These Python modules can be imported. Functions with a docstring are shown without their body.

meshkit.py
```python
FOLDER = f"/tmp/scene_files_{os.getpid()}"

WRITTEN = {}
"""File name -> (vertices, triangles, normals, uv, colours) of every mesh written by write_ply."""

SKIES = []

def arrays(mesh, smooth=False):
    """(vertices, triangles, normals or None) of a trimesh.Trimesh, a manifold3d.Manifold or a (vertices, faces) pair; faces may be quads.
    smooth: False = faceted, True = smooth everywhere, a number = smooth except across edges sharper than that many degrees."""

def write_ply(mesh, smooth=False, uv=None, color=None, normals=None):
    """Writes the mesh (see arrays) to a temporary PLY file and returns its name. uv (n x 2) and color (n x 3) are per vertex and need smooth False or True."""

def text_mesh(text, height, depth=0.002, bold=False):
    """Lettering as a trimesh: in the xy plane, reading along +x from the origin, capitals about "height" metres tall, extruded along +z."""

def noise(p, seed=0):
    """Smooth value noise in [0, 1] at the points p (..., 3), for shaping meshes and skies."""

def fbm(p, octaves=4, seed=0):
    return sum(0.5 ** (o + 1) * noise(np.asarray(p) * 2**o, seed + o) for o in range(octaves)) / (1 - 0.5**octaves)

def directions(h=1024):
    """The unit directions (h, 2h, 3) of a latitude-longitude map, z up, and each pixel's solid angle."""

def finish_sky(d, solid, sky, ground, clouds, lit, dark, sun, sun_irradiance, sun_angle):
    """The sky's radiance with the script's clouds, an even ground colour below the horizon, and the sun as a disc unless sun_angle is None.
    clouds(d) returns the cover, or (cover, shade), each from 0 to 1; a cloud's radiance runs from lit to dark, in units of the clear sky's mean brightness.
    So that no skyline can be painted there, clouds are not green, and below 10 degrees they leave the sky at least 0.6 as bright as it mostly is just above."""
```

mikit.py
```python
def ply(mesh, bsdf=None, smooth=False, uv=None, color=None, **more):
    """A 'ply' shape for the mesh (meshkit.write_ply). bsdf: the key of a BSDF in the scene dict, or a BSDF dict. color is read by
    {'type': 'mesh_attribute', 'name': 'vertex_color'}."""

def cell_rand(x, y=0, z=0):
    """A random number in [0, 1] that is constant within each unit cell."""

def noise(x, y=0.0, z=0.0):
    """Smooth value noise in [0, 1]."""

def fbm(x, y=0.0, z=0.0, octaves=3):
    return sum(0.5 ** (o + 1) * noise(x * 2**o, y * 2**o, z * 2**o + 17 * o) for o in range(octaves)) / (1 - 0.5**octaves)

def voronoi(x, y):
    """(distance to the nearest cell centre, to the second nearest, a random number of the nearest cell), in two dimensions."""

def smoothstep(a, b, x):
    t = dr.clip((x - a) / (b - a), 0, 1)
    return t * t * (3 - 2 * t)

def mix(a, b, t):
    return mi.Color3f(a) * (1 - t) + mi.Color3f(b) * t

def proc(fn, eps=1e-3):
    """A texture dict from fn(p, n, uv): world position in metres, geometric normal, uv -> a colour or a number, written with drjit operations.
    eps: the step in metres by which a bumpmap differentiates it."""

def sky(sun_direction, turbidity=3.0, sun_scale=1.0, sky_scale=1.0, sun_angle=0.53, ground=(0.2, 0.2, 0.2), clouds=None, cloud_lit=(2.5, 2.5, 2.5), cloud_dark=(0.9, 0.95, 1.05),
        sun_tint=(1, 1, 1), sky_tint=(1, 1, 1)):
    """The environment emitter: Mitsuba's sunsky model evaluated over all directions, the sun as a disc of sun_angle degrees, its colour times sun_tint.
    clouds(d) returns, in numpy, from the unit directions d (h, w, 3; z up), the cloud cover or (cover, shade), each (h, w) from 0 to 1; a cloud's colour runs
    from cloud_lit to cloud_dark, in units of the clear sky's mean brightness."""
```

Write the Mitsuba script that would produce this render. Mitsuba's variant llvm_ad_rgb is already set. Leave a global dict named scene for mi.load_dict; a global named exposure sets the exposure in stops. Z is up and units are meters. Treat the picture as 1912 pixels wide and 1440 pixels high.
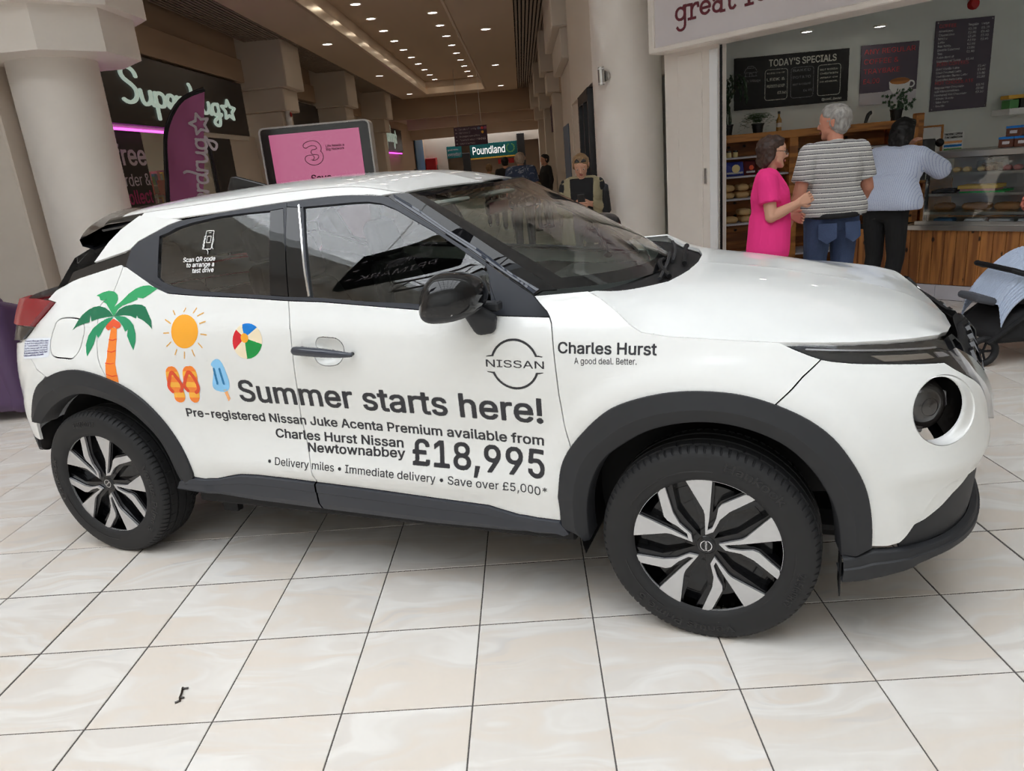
import math
import numpy as np
import shapely
from shapely.geometry import Polygon, LineString, MultiPolygon, Point, box as sbox
from shapely.ops import unary_union
import trimesh
import manifold3d as m3
import mitsuba as mi
import drjit as dr
import mikit
import meshkit

T4 = mi.ScalarTransform4f
scene, labels = {}, {}
rng = np.random.default_rng(7)

# ---------------------------------------------------------------- camera, daylight, exposure
CAM_R = (0.996300, 0.012259, -0.085066)
CAM_U = (0.077752, 0.293196, 0.952886)
CAM_F = (-0.036623, 0.955974, -0.291158)
CAM_P = (1.891727, -2.644927, 1.565240)
scene['camera'] = {'type': 'perspective', 'fov_axis': 'x', 'fov': 70.0794, 'near_clip': 0.05, 'far_clip': 200.0,
                   'to_world': T4().look_at(origin=list(CAM_P), target=[CAM_P[k] + CAM_F[k] for k in range(3)], up=list(CAM_U))}
exposure = 0.2

def overcast(d):
    return np.ones(d.shape[:2]), 0.15 + 0.25 * meshkit.fbm(d * 3.0, 3, 5)
scene['sky'] = mikit.sky((-0.3, -0.5, 0.8), turbidity=6.0, sun_scale=0.0, sky_scale=1.0, clouds=overcast,
                         cloud_lit=(26, 27, 28), cloud_dark=(21, 22, 23), ground=(0.1, 0.1, 0.1))
TILE = 0.40381

# ---------------------------------------------------------------- helpers
def has(key):
    return key in scene or key in labels or any(k.startswith(key + '__') for k in scene)

def free(key):
    if not has(key):
        return key
    n = 1
    while has(f'{key}_{n:03d}'):
        n += 1
    return f'{key}_{n:03d}'

def tag(key, label=None, cat=None, group=None, kind=None):
    d = {}
    if label: d['label'] = label
    if cat: d['category'] = cat
    if group: d['group'] = group
    if kind: d['kind'] = kind
    labels[key] = d
    return key

def thing(name, label, cat, group=None):
    return tag(free(name), label, cat, group)

def obj(name, mesh, mat, parent=None, smooth=False, at=None, label=None, cat=None, group=None, kind=None, **more):
    """one entry of the scene; mesh may be a shape dict that is used again"""
    key = free((parent + '__' if parent else '') + name)
    d = dict(mesh) if isinstance(mesh, dict) else mikit.ply(mesh, mat, smooth=smooth)
    if isinstance(mesh, dict) and mat:
        d['bsdf'] = {'type': 'ref', 'id': mat}
    if at is not None:
        d['to_world'] = at
    d.update(more)
    scene[key] = d
    if label or cat or group or kind:
        tag(key, label, cat, group, kind)
    return key

def struct(name, mesh, mat, parent=None, smooth=False, **more):
    return obj(name, mesh, mat, parent, smooth, kind=None if parent else 'structure', **more)

def rgb(c):
    return {'type': 'rgb', 'value': list(c)}

def srgb(r, g, b):
    return tuple(((x / 255 + 0.055) / 1.055) ** 2.4 if x > 10 else x / 255 / 12.92 for x in (r, g, b))

def mat(name, color, rough=0.5, metal=0.0, spec=0.5, coat=0.0, coat_gloss=0.95, **kw):
    tex = color if isinstance(color, dict) else rgb(color)
    d = {'type': 'principled', 'base_color': tex, 'roughness': rough, 'metallic': metal, 'specular': spec}
    if coat:
        d.update(clearcoat=coat, clearcoat_gloss=coat_gloss)
    d.update(kw)
    scene[name] = {'type': 'twosided', 'bsdf': d}
    return name

def flat(name, color):
    scene[name] = {'type': 'twosided', 'bsdf': {'type': 'diffuse', 'reflectance': color if isinstance(color, dict) else rgb(color)}}
    return name

def glow(color):
    return {'type': 'area', 'radiance': rgb(color)}

cat_ = trimesh.util.concatenate
def box(x0, x1, y0, y1, z0, z1, bevel=0.0):
    """a box between two corners, its edges rounded off by bevel"""
    c = [(x0 + x1) / 2, (y0 + y1) / 2, (z0 + z1) / 2]
    e = [abs(x1 - x0), abs(y1 - y0), abs(z1 - z0)]
    b = min(bevel, 0.45 * min(e))
    if b <= 0:
        m = trimesh.creation.box(e)
    else:
        pts = [[sx * (e[0] / 2 - (b if k != 0 else 0)), sy * (e[1] / 2 - (b if k != 1 else 0)), sz * (e[2] / 2 - (b if k != 2 else 0))]
               for sx in (-1, 1) for sy in (-1, 1) for sz in (-1, 1) for k in range(3)]
        m = trimesh.convex.convex_hull(np.array(pts))
    m.apply_translation(c)
    return m

def lathe(profile, n=32, center=(0, 0, 0)):
    """revolve (r, z) about z"""
    m = trimesh.creation.revolve(np.asarray(profile, float), sections=n)
    m.apply_translation(center)
    return m

def tube(pts, r, n=8, caps=True):
    """a round bar along points; r one radius or one per point"""
    p = np.asarray(pts, float)
    r = np.broadcast_to(r, len(p))
    t = np.gradient(p, axis=0)
    t /= np.maximum(np.linalg.norm(t, axis=1, keepdims=True), 1e-9)
    a = np.array([0, 0, 1.0]) if abs(t[0, 2]) < 0.9 else np.array([1.0, 0, 0])
    rings, an = [], np.arange(n) * 2 * np.pi / n
    for k in range(len(p)):
        a = a - t[k] * (a @ t[k]); a /= np.linalg.norm(a)
        b = np.cross(t[k], a)
        rings.append(p[k] + r[k] * (np.cos(an)[:, None] * a + np.sin(an)[:, None] * b))
    v = np.vstack(rings); f = []
    for k in range(len(p) - 1):
        for i in range(n):
            j = (i + 1) % n
            f += [[k * n + i, k * n + j, (k + 1) * n + j], [k * n + i, (k + 1) * n + j, (k + 1) * n + i]]
    if caps:
        v = np.vstack([v, p[0], p[-1]]); c0, c1 = len(v) - 2, len(v) - 1; o = (len(p) - 1) * n
        f += [[c0, (i + 1) % n, i] for i in range(n)] + [[c1, o + i, o + (i + 1) % n] for i in range(n)]
    return trimesh.Trimesh(v, f, process=False)

def prism(poly, depth, at=None):
    """extrude a shapely polygon along z"""
    parts = [g for g in getattr(poly, 'geoms', [poly]) if g.area > 1e-9]
    m = cat_([trimesh.creation.extrude_polygon(g, depth, engine='earcut') for g in parts])
    if at is not None:
        m.apply_transform(at)
    return m

def frame(o, x, y):
    """matrix: origin o, x axis, y axis (made square), z = x cross y"""
    x = np.asarray(x, float) / np.linalg.norm(x)
    y = np.asarray(y, float); y = y - x * (x @ y); y /= np.linalg.norm(y)
    M = np.eye(4); M[:3, 0], M[:3, 1], M[:3, 2], M[:3, 3] = x, y, np.cross(x, y), o
    return M

def words(text, h, depth=0.002, bold=False, width=None, align='l'):
    """lettering in the xy plane, scaled to a width"""
    m = meshkit.text_mesh(text, h, depth, bold)
    b = m.bounds
    if width:
        m.apply_scale([width / (b[1, 0] - b[0, 0]), 1, 1])
    b = m.bounds
    m.apply_translation([-b[0, 0] if align == 'l' else (-b[1, 0] if align == 'r' else -(b[0, 0] + b[1, 0]) / 2), 0, 0])
    return m

def stroke(lines, w, depth=0.002):
    """pen strokes: lists of points, thickened"""
    s = unary_union([LineString(l).buffer(w / 2, 6) for l in lines])
    return prism(s.simplify(w * 0.03), depth)

def smooth_line(pts, n=40):
    """a smooth curve through points"""
    p = np.asarray(pts, float)
    from scipy.interpolate import CubicSpline
    t = np.r_[0, np.cumsum(np.linalg.norm(np.diff(p, axis=0), axis=1))]
    return CubicSpline(t, p)(np.linspace(0, t[-1], n))

def resample(pts, n):
    p = np.asarray(pts, float)
    t = np.r_[0, np.cumsum(np.linalg.norm(np.diff(p, axis=0), axis=1))]
    s = np.linspace(0, t[-1], n)
    return np.stack([np.interp(s, t, p[:, k]) for k in range(p.shape[1])], 1)

def put(mesh, M):
    m = mesh.copy(); m.apply_transform(M); return m

def move(mesh, x=0, y=0, z=0, rz=0.0, s=1.0):
    m = mesh.copy()
    if s != 1.0: m.apply_scale(s)
    if rz: m.apply_transform(trimesh.transformations.rotation_matrix(math.radians(rz), [0, 0, 1]))
    m.apply_translation([x, y, z]); return m

def hull(*pts_r):
    """hull of spheres (x, y, z, r)"""
    return m3.Manifold.batch_hull([m3.Manifold.sphere(q[3], 16).translate(list(q[:3])) for q in pts_r])

def tri(man):
    m = man.to_mesh()
    return trimesh.Trimesh(m.vert_properties[:, :3], m.tri_verts, process=False)

# ---------------------------------------------------------------- the arcade: floor, walls, ceiling
mat('wall_cream', srgb(205, 194, 182), .6, spec=.25)
mat('wall_tan', srgb(172, 150, 130), .7, spec=.2)
mat('ceiling_paint', srgb(196, 178, 160), .8, spec=.15)
mat('ceiling_dark', srgb(70, 62, 58), .8, spec=.1)
mat('slat_metal', srgb(150, 138, 128), .45, metal=.4)
mat('coffer_trim', srgb(215, 196, 176), .28, metal=.55)
mat('column_paint', srgb(222, 214, 206), .38, spec=.4)
mat('atrium_white', srgb(236, 238, 236), .7, spec=.2)
mat('steel_frame', srgb(150, 155, 160), .5, metal=.3)
mat('black_frame', (.012, .013, .015), .35)
mat('grout', srgb(88, 84, 82), .8)
mat('stainless', (.55, .54, .52), .28, metal=1.0)
mat('white_board', srgb(225, 225, 224), .5)
NZ = mikit.noise
def marble(p, n, uv):
    tx, ty = dr.floor(p.x / TILE), dr.floor(p.y / TILE)
    r1, r2 = mikit.cell_rand(tx, ty, 3), mikit.cell_rand(tx, ty, 8)
    x, y = p.x + r1 * 37, p.y + r2 * 53
    w = mikit.fbm(x * 2.2, y * 5.0, 0, 3)
    a = mikit.fbm(x * 2.6 + w * 1.4, y * 13.0 + w * 5, 3.3, 4)
    b = mikit.fbm(x * 4.0 + 9, y * 20.0 + w * 8, 7.7, 3)
    c = mikit.mix(srgb(219, 213, 206), srgb(220, 210, 199), mikit.smoothstep(.42, .68, a))
    c = mikit.mix(c, srgb(200, 198, 197), .40 * mikit.smoothstep(.62, .78, b))
    c = mikit.mix(c, srgb(234, 231, 226), .6 * mikit.smoothstep(.6, .35, a) * mikit.smoothstep(.35, .6, b))
    return c * (.965 + .04 * r2)
scene['tile_marble'] = {'type': 'twosided', 'bsdf': {'type': 'roughplastic', 'diffuse_reflectance': mikit.proc(marble), 'alpha': .10, 'int_ior': 1.45}}
struct('floor', box(-9, 16, -9.5, 42, -.12, -.004), 'grout')
def tile_mesh(hw):
    a, b = hw, hw - .0012
    v = [(sx * a, sy * a, -.003) for sx, sy in ((-1, -1), (1, -1), (1, 1), (-1, 1))] + [(sx * a, sy * a, -.0012) for sx, sy in ((-1, -1), (1, -1), (1, 1), (-1, 1))] + [(sx * b, sy * b, 0) for sx, sy in ((-1, -1), (1, -1), (1, 1), (-1, 1))]
    f = [[8, 9, 10], [8, 10, 11]]
    for o in (0, 4):
        for i in range(4):
            j = (i + 1) % 4; f += [[o + i, o + j, o + 4 + j], [o + i, o + 4 + j, o + 4 + i]]
    return trimesh.Trimesh(v, f, process=False)
TILE_PLY = mikit.ply(tile_mesh(TILE / 2 - .0022), 'tile_marble')
def seen(pts):
    d = np.asarray(pts, float) - np.array(CAM_P)
    z = d @ np.array(CAM_F)
    z = np.where(z > .1, z, np.nan)
    return 956 + 1363.3 * (d @ np.array(CAM_R)) / z, 720 - 1363.3 * (d @ np.array(CAM_U)) / z
tiles = []
for i in range(-22, 38):
    for j in range(-22, 103):
        cx, cy = (i + .5) * TILE, (j + .5) * TILE
        u, v = seen([(cx, cy, 0), (cx + TILE / 2, cy, 0), (cx, cy + TILE / 2, 0)])
        hid = 70 < u[0] < 1800 and v[0] < np.interp(u[0], [70, 330, 1060, 1130, 1540, 1800], [720, 880, 960, 1000, 1000, 880]) and cy > -.2
        size = abs((u[1] - u[0]) * (v[2] - v[0])) if np.isfinite(u).all() and -80 < u[0] < 1992 and v[0] < 1540 and not hid else 0
        tiles.append((size, cx, cy, i, j))
tiles.sort(key=lambda t: -t[0])
rest = []
for k, (size, cx, cy, i, j) in enumerate(tiles):
    sx = 1 - (.010 if i % 9 in (0, 8) else 0); sy = 1 - (.010 if j % 9 in (0, 8) else 0)
    at = T4().translate([cx, cy, 0]).scale([sx, sy, 1])
    if k < 300 and size > 0:
        obj('tile', TILE_PLY, None, 'floor', at=at)
    else:
        rest.append((cx, cy, sx, sy))
bv, bf = np.array(tile_mesh(TILE / 2 - .0022).vertices), np.array(tile_mesh(TILE / 2 - .0022).faces)
cxy = np.array(rest)
V = bv[None] * np.stack([cxy[:, 2], cxy[:, 3], np.ones(len(cxy))], 1)[:, None] + np.stack([cxy[:, 0], cxy[:, 1], np.zeros(len(cxy))], 1)[:, None]
F_ = bf[None] + (np.arange(len(cxy)) * len(bv))[:, None, None]
obj('distant_tiles', trimesh.Trimesh(V.reshape(-1, 3), F_.reshape(-1, 3), process=False), 'tile_marble', 'floor', kind='stuff')

# outer walls of the atrium and skylight above the car
HALL = 5.6      # the arcade begins here
struct('wall_back', cat_([box(-9, 16, -9.7, -9.5, 0, 8)]), 'atrium_white')
struct('wall_left', cat_([box(-9.2, -9, -9.7, HALL, 0, 8), box(-9, -3.55, HALL, HALL + .2, 0, 8), box(-3.75, -3.55, 13.4, 27.0, 0, 4.6), box(-3.75, -3.55, HALL, 13.4, 3.4, 4.6)]), 'wall_cream')
struct('wall_right', cat_([box(16, 16.2, -9.7, HALL + 2.4, 0, 8), box(2.95, 3.15, 11.9, 42, 0, 4.6), box(2.95, 3.15, HALL, 11.9, 2.5, 4.6)]), 'wall_cream')
struct('wall_front', cat_([box(-4.2, 3.4, HALL - .05, HALL + .1, 4.72, 8), box(3.15, 16, HALL + 2.2, HALL + 2.4, 0, 8)]), 'wall_cream')
sx0, sx1, sy0, sy1, sz = -6.8, 5.4, -7.4, .4, 7.6
struct('ceiling', cat_([box(-9.2, sx0, -9.7, 1.2, sz, sz + .3), box(sx1, 16.2, -9.7, 1.2, sz, sz + .3), box(sx0, sx1, -9.7, sy0, sz, sz + .3), box(sx0, sx1, sy1, 1.1, sz, sz + .3), box(-9.2, 16.2, 1.1, 1.3, 4.75, sz + .3), box(-9.2, 16.2, 1.1, HALL + 2.4, 4.75, 4.95)]), 'atrium_white')
struct('window_1', box(sx0 - .1, sx1 + .1, sy0 - .1, sy0, sz, sz + .35), 'steel_frame')
for k in range(6):
    x = -.6 + (sx1 + .6) * k / 5
    obj('glazing_bar', box(x - .035, x + .035, sy0, sy1, sz + .05, sz + .2), 'steel_frame', 'window_1')
for k in range(6):
    y = sy0 + (sy1 - sy0) * k / 5
    obj('glazing_bar', box(-.6, sx1, y - .035, y + .035, sz + .06, sz + .18), 'steel_frame', 'window_1')
tr_ = []
for y in (-6.2,):
    t = [tube([(sx0, y, sz - .1), (sx1, y, sz - .1)], .05, 6), tube([(sx0, y, sz - .7), (sx1, y, sz - .7)], .05, 6)]
    for k in range(16):
        a, b = sx0 + (sx1 - sx0) * k / 16, sx0 + (sx1 - sx0) * (k + 1) / 16
        t.append(tube([(a, y, sz - (.1 if k % 2 else .7)), (b, y, sz - (.7 if k % 2 else .1))], .025, 6))
    obj('roof_truss', cat_(t), 'ceiling_dark', 'window_1')

# arcade ceiling: soffit with a long coffer, slatted strips at both sides
yb, ye = HALL, 27.0
CZ = 4.2
struct('ceiling_002', cat_([box(-2.42, -1.36, yb, ye, CZ, CZ + .5), box(.80, 1.96, yb, ye, CZ, CZ + .5), box(-1.36, .80, yb, yb + 1.2, CZ, CZ + .5), box(-1.36, .80, 25.8, ye, CZ, CZ + .5), box(-1.4, .84, yb + 1.1, 25.9, CZ + .42, CZ + .52)]), 'ceiling_paint')
obj('coffer_edge', box(-1.40, -1.33, yb + 1.2, 25.8, CZ - .02, CZ + .17, .01), 'coffer_trim', 'ceiling_002')
obj('coffer_edge', box(.77, .83, yb + 1.2, 25.8, CZ - .02, CZ + .17, .01), 'coffer_trim', 'ceiling_002')
obj('coffer_edge', box(-1.36, .80, 25.72, 25.80, CZ - .02, CZ + .20, .01), 'coffer_trim', 'ceiling_002')
struct('ceiling_003', cat_([box(-3.6, -2.3, yb, ye, CZ + .22, CZ + .4), box(1.9, 3.2, yb, ye, CZ + .22, CZ + .4)]), 'ceiling_dark')
sl = []
for x in np.arange(-3.28, -2.44, .07): sl.append(box(x, x + .045, yb, ye, CZ + .02, CZ + .10))
obj('ceiling_slats', cat_(sl), 'slat_metal', 'ceiling_003', kind='stuff')
sl = []
for x in np.arange(1.98, 2.94, .07): sl.append(box(x, x + .045, yb, ye, CZ + .02, CZ + .10))
obj('ceiling_slats', cat_(sl), 'slat_metal', 'ceiling_003', kind='stuff')
struct('trim_1', cat_([box(-3.62, -3.40, HALL, ye, 3.50, 3.92, .01), box(-3.62, -3.47, HALL, ye, 3.92, 4.5)]), 'wall_tan')
struct('trim_2', cat_([box(2.86, 3.02, 9.0, ye, 2.95, 3.95, .01)]), 'wall_tan')
struct('trim_3', cat_([box(-3.8, 3.2, ye, ye + .35, 3.47, 4.7)]), 'wall_tan')
# beyond the beam
struct('ceiling_004', cat_([box(-3.6, 3.1, ye + .3, 40.2, 3.75, 3.95), box(-3.0, 2.6, 31.5, 31.8, 3.3, 3.8), box(-3.6, 3.1, 36.0, 36.4, 3.05, 3.8)]), 'ceiling_paint')
struct('wall_left_002', box(-3.75, -3.55, ye, 42, 0, 3.9), 'wall_tan')
struct('wall_end', box(-3.75, 3.2, 42, 42.2, 0, 4), 'wall_tan')

# columns
def column(x, y, r, label, base=True, cap=.55, top=CZ + .4, z1=2.82):
    c = thing('column', label, 'column')
    obj('shaft', lathe([(0, 0), (r, 0), (r, z1 + .1), (0, z1 + .1)], 64, (x, y, 0)), 'column_paint', c, smooth=30)
    if cap:
        a = cap
        def oct_(a, z0, z1):
            q = a * .45
            p = Polygon([(-a, -q), (-q, -a), (q, -a), (a, -q), (a, q), (q, a), (-q, a), (-a, q)])
            m = prism(p, z1 - z0); m.apply_translation([x, y, z0]); return m
        obj('capital', oct_(a, z1, z1 + .36), 'column_paint', c)
        obj('capital', oct_(a + .11, z1 + .36, top), 'column_paint', c)
    return c
column(-2.43, 4.75, .385, 'large round cream column at the left beside the dark sign with glowing lettering', cap=.70, top=4.75)
column(3.05, 5.55, .355, 'large round cream column beside the café, with an up and down wall light', cap=None, z1=4.65)
def pier(x0, x1, y0, y1, top, label, z1=2.95, step=.13, s=1):
    c = thing('pillar', label, 'pillar')
    obj('shaft', box(x0, x1, y0, y1, 0, z1, .015), 'wall_cream', c)
    ex = (x0, x1 + step) if s > 0 else (x0 - step, x1)
    ex2 = (x0, x1 + 2 * step) if s > 0 else (x0 - 2 * step, x1)
    obj('capital', box(ex[0], ex[1], y0 - step, y1 + step, z1, z1 + .42, .015), 'wall_cream', c)
    obj('capital', box(ex2[0], ex2[1], y0 - 2 * step, y1 + 2 * step, z1 + .42, top, .015), 'wall_cream', c)
    return c
pier(-3.55, -2.86, 4.45, 5.3, 4.75, 'flat cream pillar behind the large round column at the far left')
pier(-3.6, -2.84, 13.0, 13.7, CZ + .2, 'square cream pillar with a stepped capital at the end of the first dark shop sign', 2.95)
pier(-3.6, -2.80, 18.2, 18.9, CZ + .2, 'square cream pillar with a stepped capital on the left behind the pink screen', 2.95)
pier(-3.6, -2.80, 24.0, 24.7, CZ + .2, 'farthest square cream pillar on the left before the cross beam', 2.95)
pier(2.72, 3.3, 9.3, 11.7, CZ + .2, 'wide cream pillar behind the woman with the phone', 2.98, .12, -1)
pier(2.70, 3.3, 14.9, 15.6, CZ + .2, 'square cream pillar on the right, the first beyond the wide one', 2.98, .12, -1)
pier(2.66, 3.3, 20.2, 20.9, CZ + .2, 'square cream pillar on the right, the second beyond the wide one', 2.98, .12, -1)
pier(2.62, 3.3, 25.8, 26.4, CZ + .2, 'slim cream pillar on the right under the cross beam', 2.98, .12, -1)

# ---------------------------------------------------------------- car skin
from scipy.interpolate import PchipInterpolator, RectBivariateSpline
from scipy.ndimage import gaussian_filter
class Skin:
    """a smooth surface P(u, v) through a net of points (len(U), len(V), 3)"""
    def __init__(self, U, V, net, nu=500, nv=200, soft=(3, 3), post=None):
        U, V, net = np.asarray(U, float), np.asarray(V, float), np.asarray(net, float)
        self.u, self.v = np.linspace(U[0], U[-1], nu), np.linspace(V[0], V[-1], nv)
        g = PchipInterpolator(U, net, axis=0)(self.u)
        g = PchipInterpolator(V, g, axis=1)(self.v)
        lin = np.stack(np.broadcast_arrays(self.u[:, None], self.v[None]), -1)
        for k in range(3):   # smooth the difference from a plane fit, so that the borders do not shrink
            A = np.c_[lin.reshape(-1, 2), np.ones(nu * nv)]
            c = np.linalg.lstsq(A, g[..., k].ravel(), rcond=None)[0]
            flat = (A @ c).reshape(nu, nv)
            g[..., k] = flat + gaussian_filter(g[..., k] - flat, soft, mode='nearest')
        if post is not None:
            g = post(self.u[:, None], self.v[None], g)
        self.g = g
        self.f = [RectBivariateSpline(self.u, self.v, g[..., k], kx=3, ky=3) for k in range(3)]
    def P(self, u, v):
        return np.stack([f.ev(u, v) for f in self.f], -1)
    def N(self, u, v):
        a = np.stack([f.ev(u, v, dx=1) for f in self.f], -1)
        b = np.stack([f.ev(u, v, dy=1) for f in self.f], -1)
        n = np.cross(a, b)
        return n / np.maximum(np.linalg.norm(n, axis=-1, keepdims=True), 1e-12)

def bump(x, a):
    return np.clip(1 - np.abs(x) / a, 0, 1) ** 2 * (3 - 2 * np.clip(1 - np.abs(x) / a, 0, 1))

def make_tub():
    zs = [.18, .30, .42, .52, .65, .80, .92, 1.02, 1.12, 1.22, 1.34]
    sx = [-1.75, -1.55, -1.318, -1.0, -.7, -.4, 0, .4, .8, 1.05, 1.318, 1.55]
    side = [[.785, .82, .83, .82, .80, .79, .79, .79, .80, .82, .84, .84],
            [.80, .86, .875, .86, .835, .83, .83, .83, .84, .865, .885, .875],
            [.82, .872, .89, .875, .855, .85, .85, .85, .855, .875, .895, .885],
            [.828, .877, .897, .88, .86, .855, .855, .855, .86, .88, .90, .89],
            [.832, .88, .90, .88, .855, .845, .842, .845, .855, .88, .90, .89],
            [.82, .872, .893, .875, .858, .85, .848, .85, .858, .875, .89, .878],
            [.805, .85, .87, .865, .855, .852, .852, .852, .855, .862, .865, .845],
            [.775, .815, .838, .843, .842, .842, .842, .842, .842, .84, .82, .79],
            [.735, .765, .785, .797, .802, .803, .802, .80, .79, .78, .76, .72],
            [.67, .70, .725, .745, .76, .765, .765, .76, .75, .73, .70, .66],
            [.585, .63, .66, .678, .69, .695, .695, .69, .68, .66, .63, .59]]
    fu = [1.72, 1.87, 2.02, 2.17, 2.32, 2.52, 2.75]
    front = [[(1.70, .80), (1.82, .75), (1.92, .68), (1.99, .57), (2.04, .44), (2.08, .25), (2.09, 0)],
             [(1.72, .85), (1.86, .81), (1.98, .73), (2.06, .62), (2.11, .48), (2.14, .27), (2.15, 0)],
             [(1.72, .865), (1.86, .825), (1.98, .75), (2.07, .64), (2.125, .5), (2.16, .28), (2.17, 0)],
             [(1.72, .868), (1.86, .828), (1.985, .755), (2.075, .645), (2.13, .505), (2.165, .285), (2.18, 0)],
             [(1.72, .87), (1.86, .83), (1.985, .76), (2.075, .65), (2.13, .51), (2.17, .29), (2.185, 0)],
             [(1.72, .855), (1.86, .81), (1.975, .735), (2.06, .63), (2.115, .5), (2.155, .28), (2.175, 0)],
             [(1.71, .815), (1.84, .76), (1.94, .69), (2.01, .6), (2.06, .48), (2.10, .27), (2.12, 0)],
             [(1.70, .755), (1.80, .70), (1.88, .64), (1.93, .55), (1.97, .44), (2.0, .25), (2.01, 0)],
             [(1.68, .69), (1.76, .64), (1.82, .58), (1.86, .5), (1.885, .4), (1.905, .23), (1.915, 0)],
             [(1.66, .63), (1.72, .58), (1.77, .53), (1.80, .45), (1.82, .36), (1.835, .21), (1.845, 0)],
             [(1.63, .56), (1.68, .51), (1.72, .46), (1.75, .39), (1.77, .31), (1.78, .18), (1.79, 0)]]
    ru = [-1.9, -2.02, -2.15, -2.35, -2.7]
    rear = [[(-1.84, .735), (-1.90, .64), (-1.935, .52), (-1.955, .31), (-1.96, 0)],
            [(-1.855, .755), (-1.925, .665), (-1.965, .54), (-1.99, .32), (-1.995, 0)],
            [(-1.855, .745), (-1.93, .655), (-1.975, .545), (-2.005, .33), (-2.01, 0)],
            [(-1.86, .755), (-1.935, .67), (-1.985, .56), (-2.01, .335), (-2.015, 0)],
            [(-1.865, .772), (-1.942, .685), (-1.983, .56), (-2.01, .34), (-2.02, 0)],
            [(-1.865, .765), (-1.94, .68), (-1.975, .555), (-2.0, .33), (-2.01, 0)],
            [(-1.855, .745), (-1.92, .66), (-1.955, .54), (-1.98, .32), (-1.99, 0)],
            [(-1.84, .71), (-1.89, .63), (-1.92, .52), (-1.94, .3), (-1.95, 0)],
            [(-1.81, .665), (-1.85, .59), (-1.87, .49), (-1.885, .28), (-1.89, 0)],
            [(-1.77, .61), (-1.80, .54), (-1.81, .45), (-1.82, .26), (-1.82, 0)],
            [(-1.70, .53), (-1.72, .47), (-1.73, .39), (-1.735, .22), (-1.735, 0)]]
    U = ru[::-1] + sx + fu
    net = np.zeros((len(U), len(zs), 3))
    for k, z in enumerate(zs):
        row = [r for r in rear[k][::-1]] + list(zip(sx, side[k])) + front[k]
        for i, (x, w) in enumerate(row):
            net[i, k] = (x, -w, z)
    return Skin(U, zs, net, 700, 240, (8, 6), tub_details)

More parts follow.
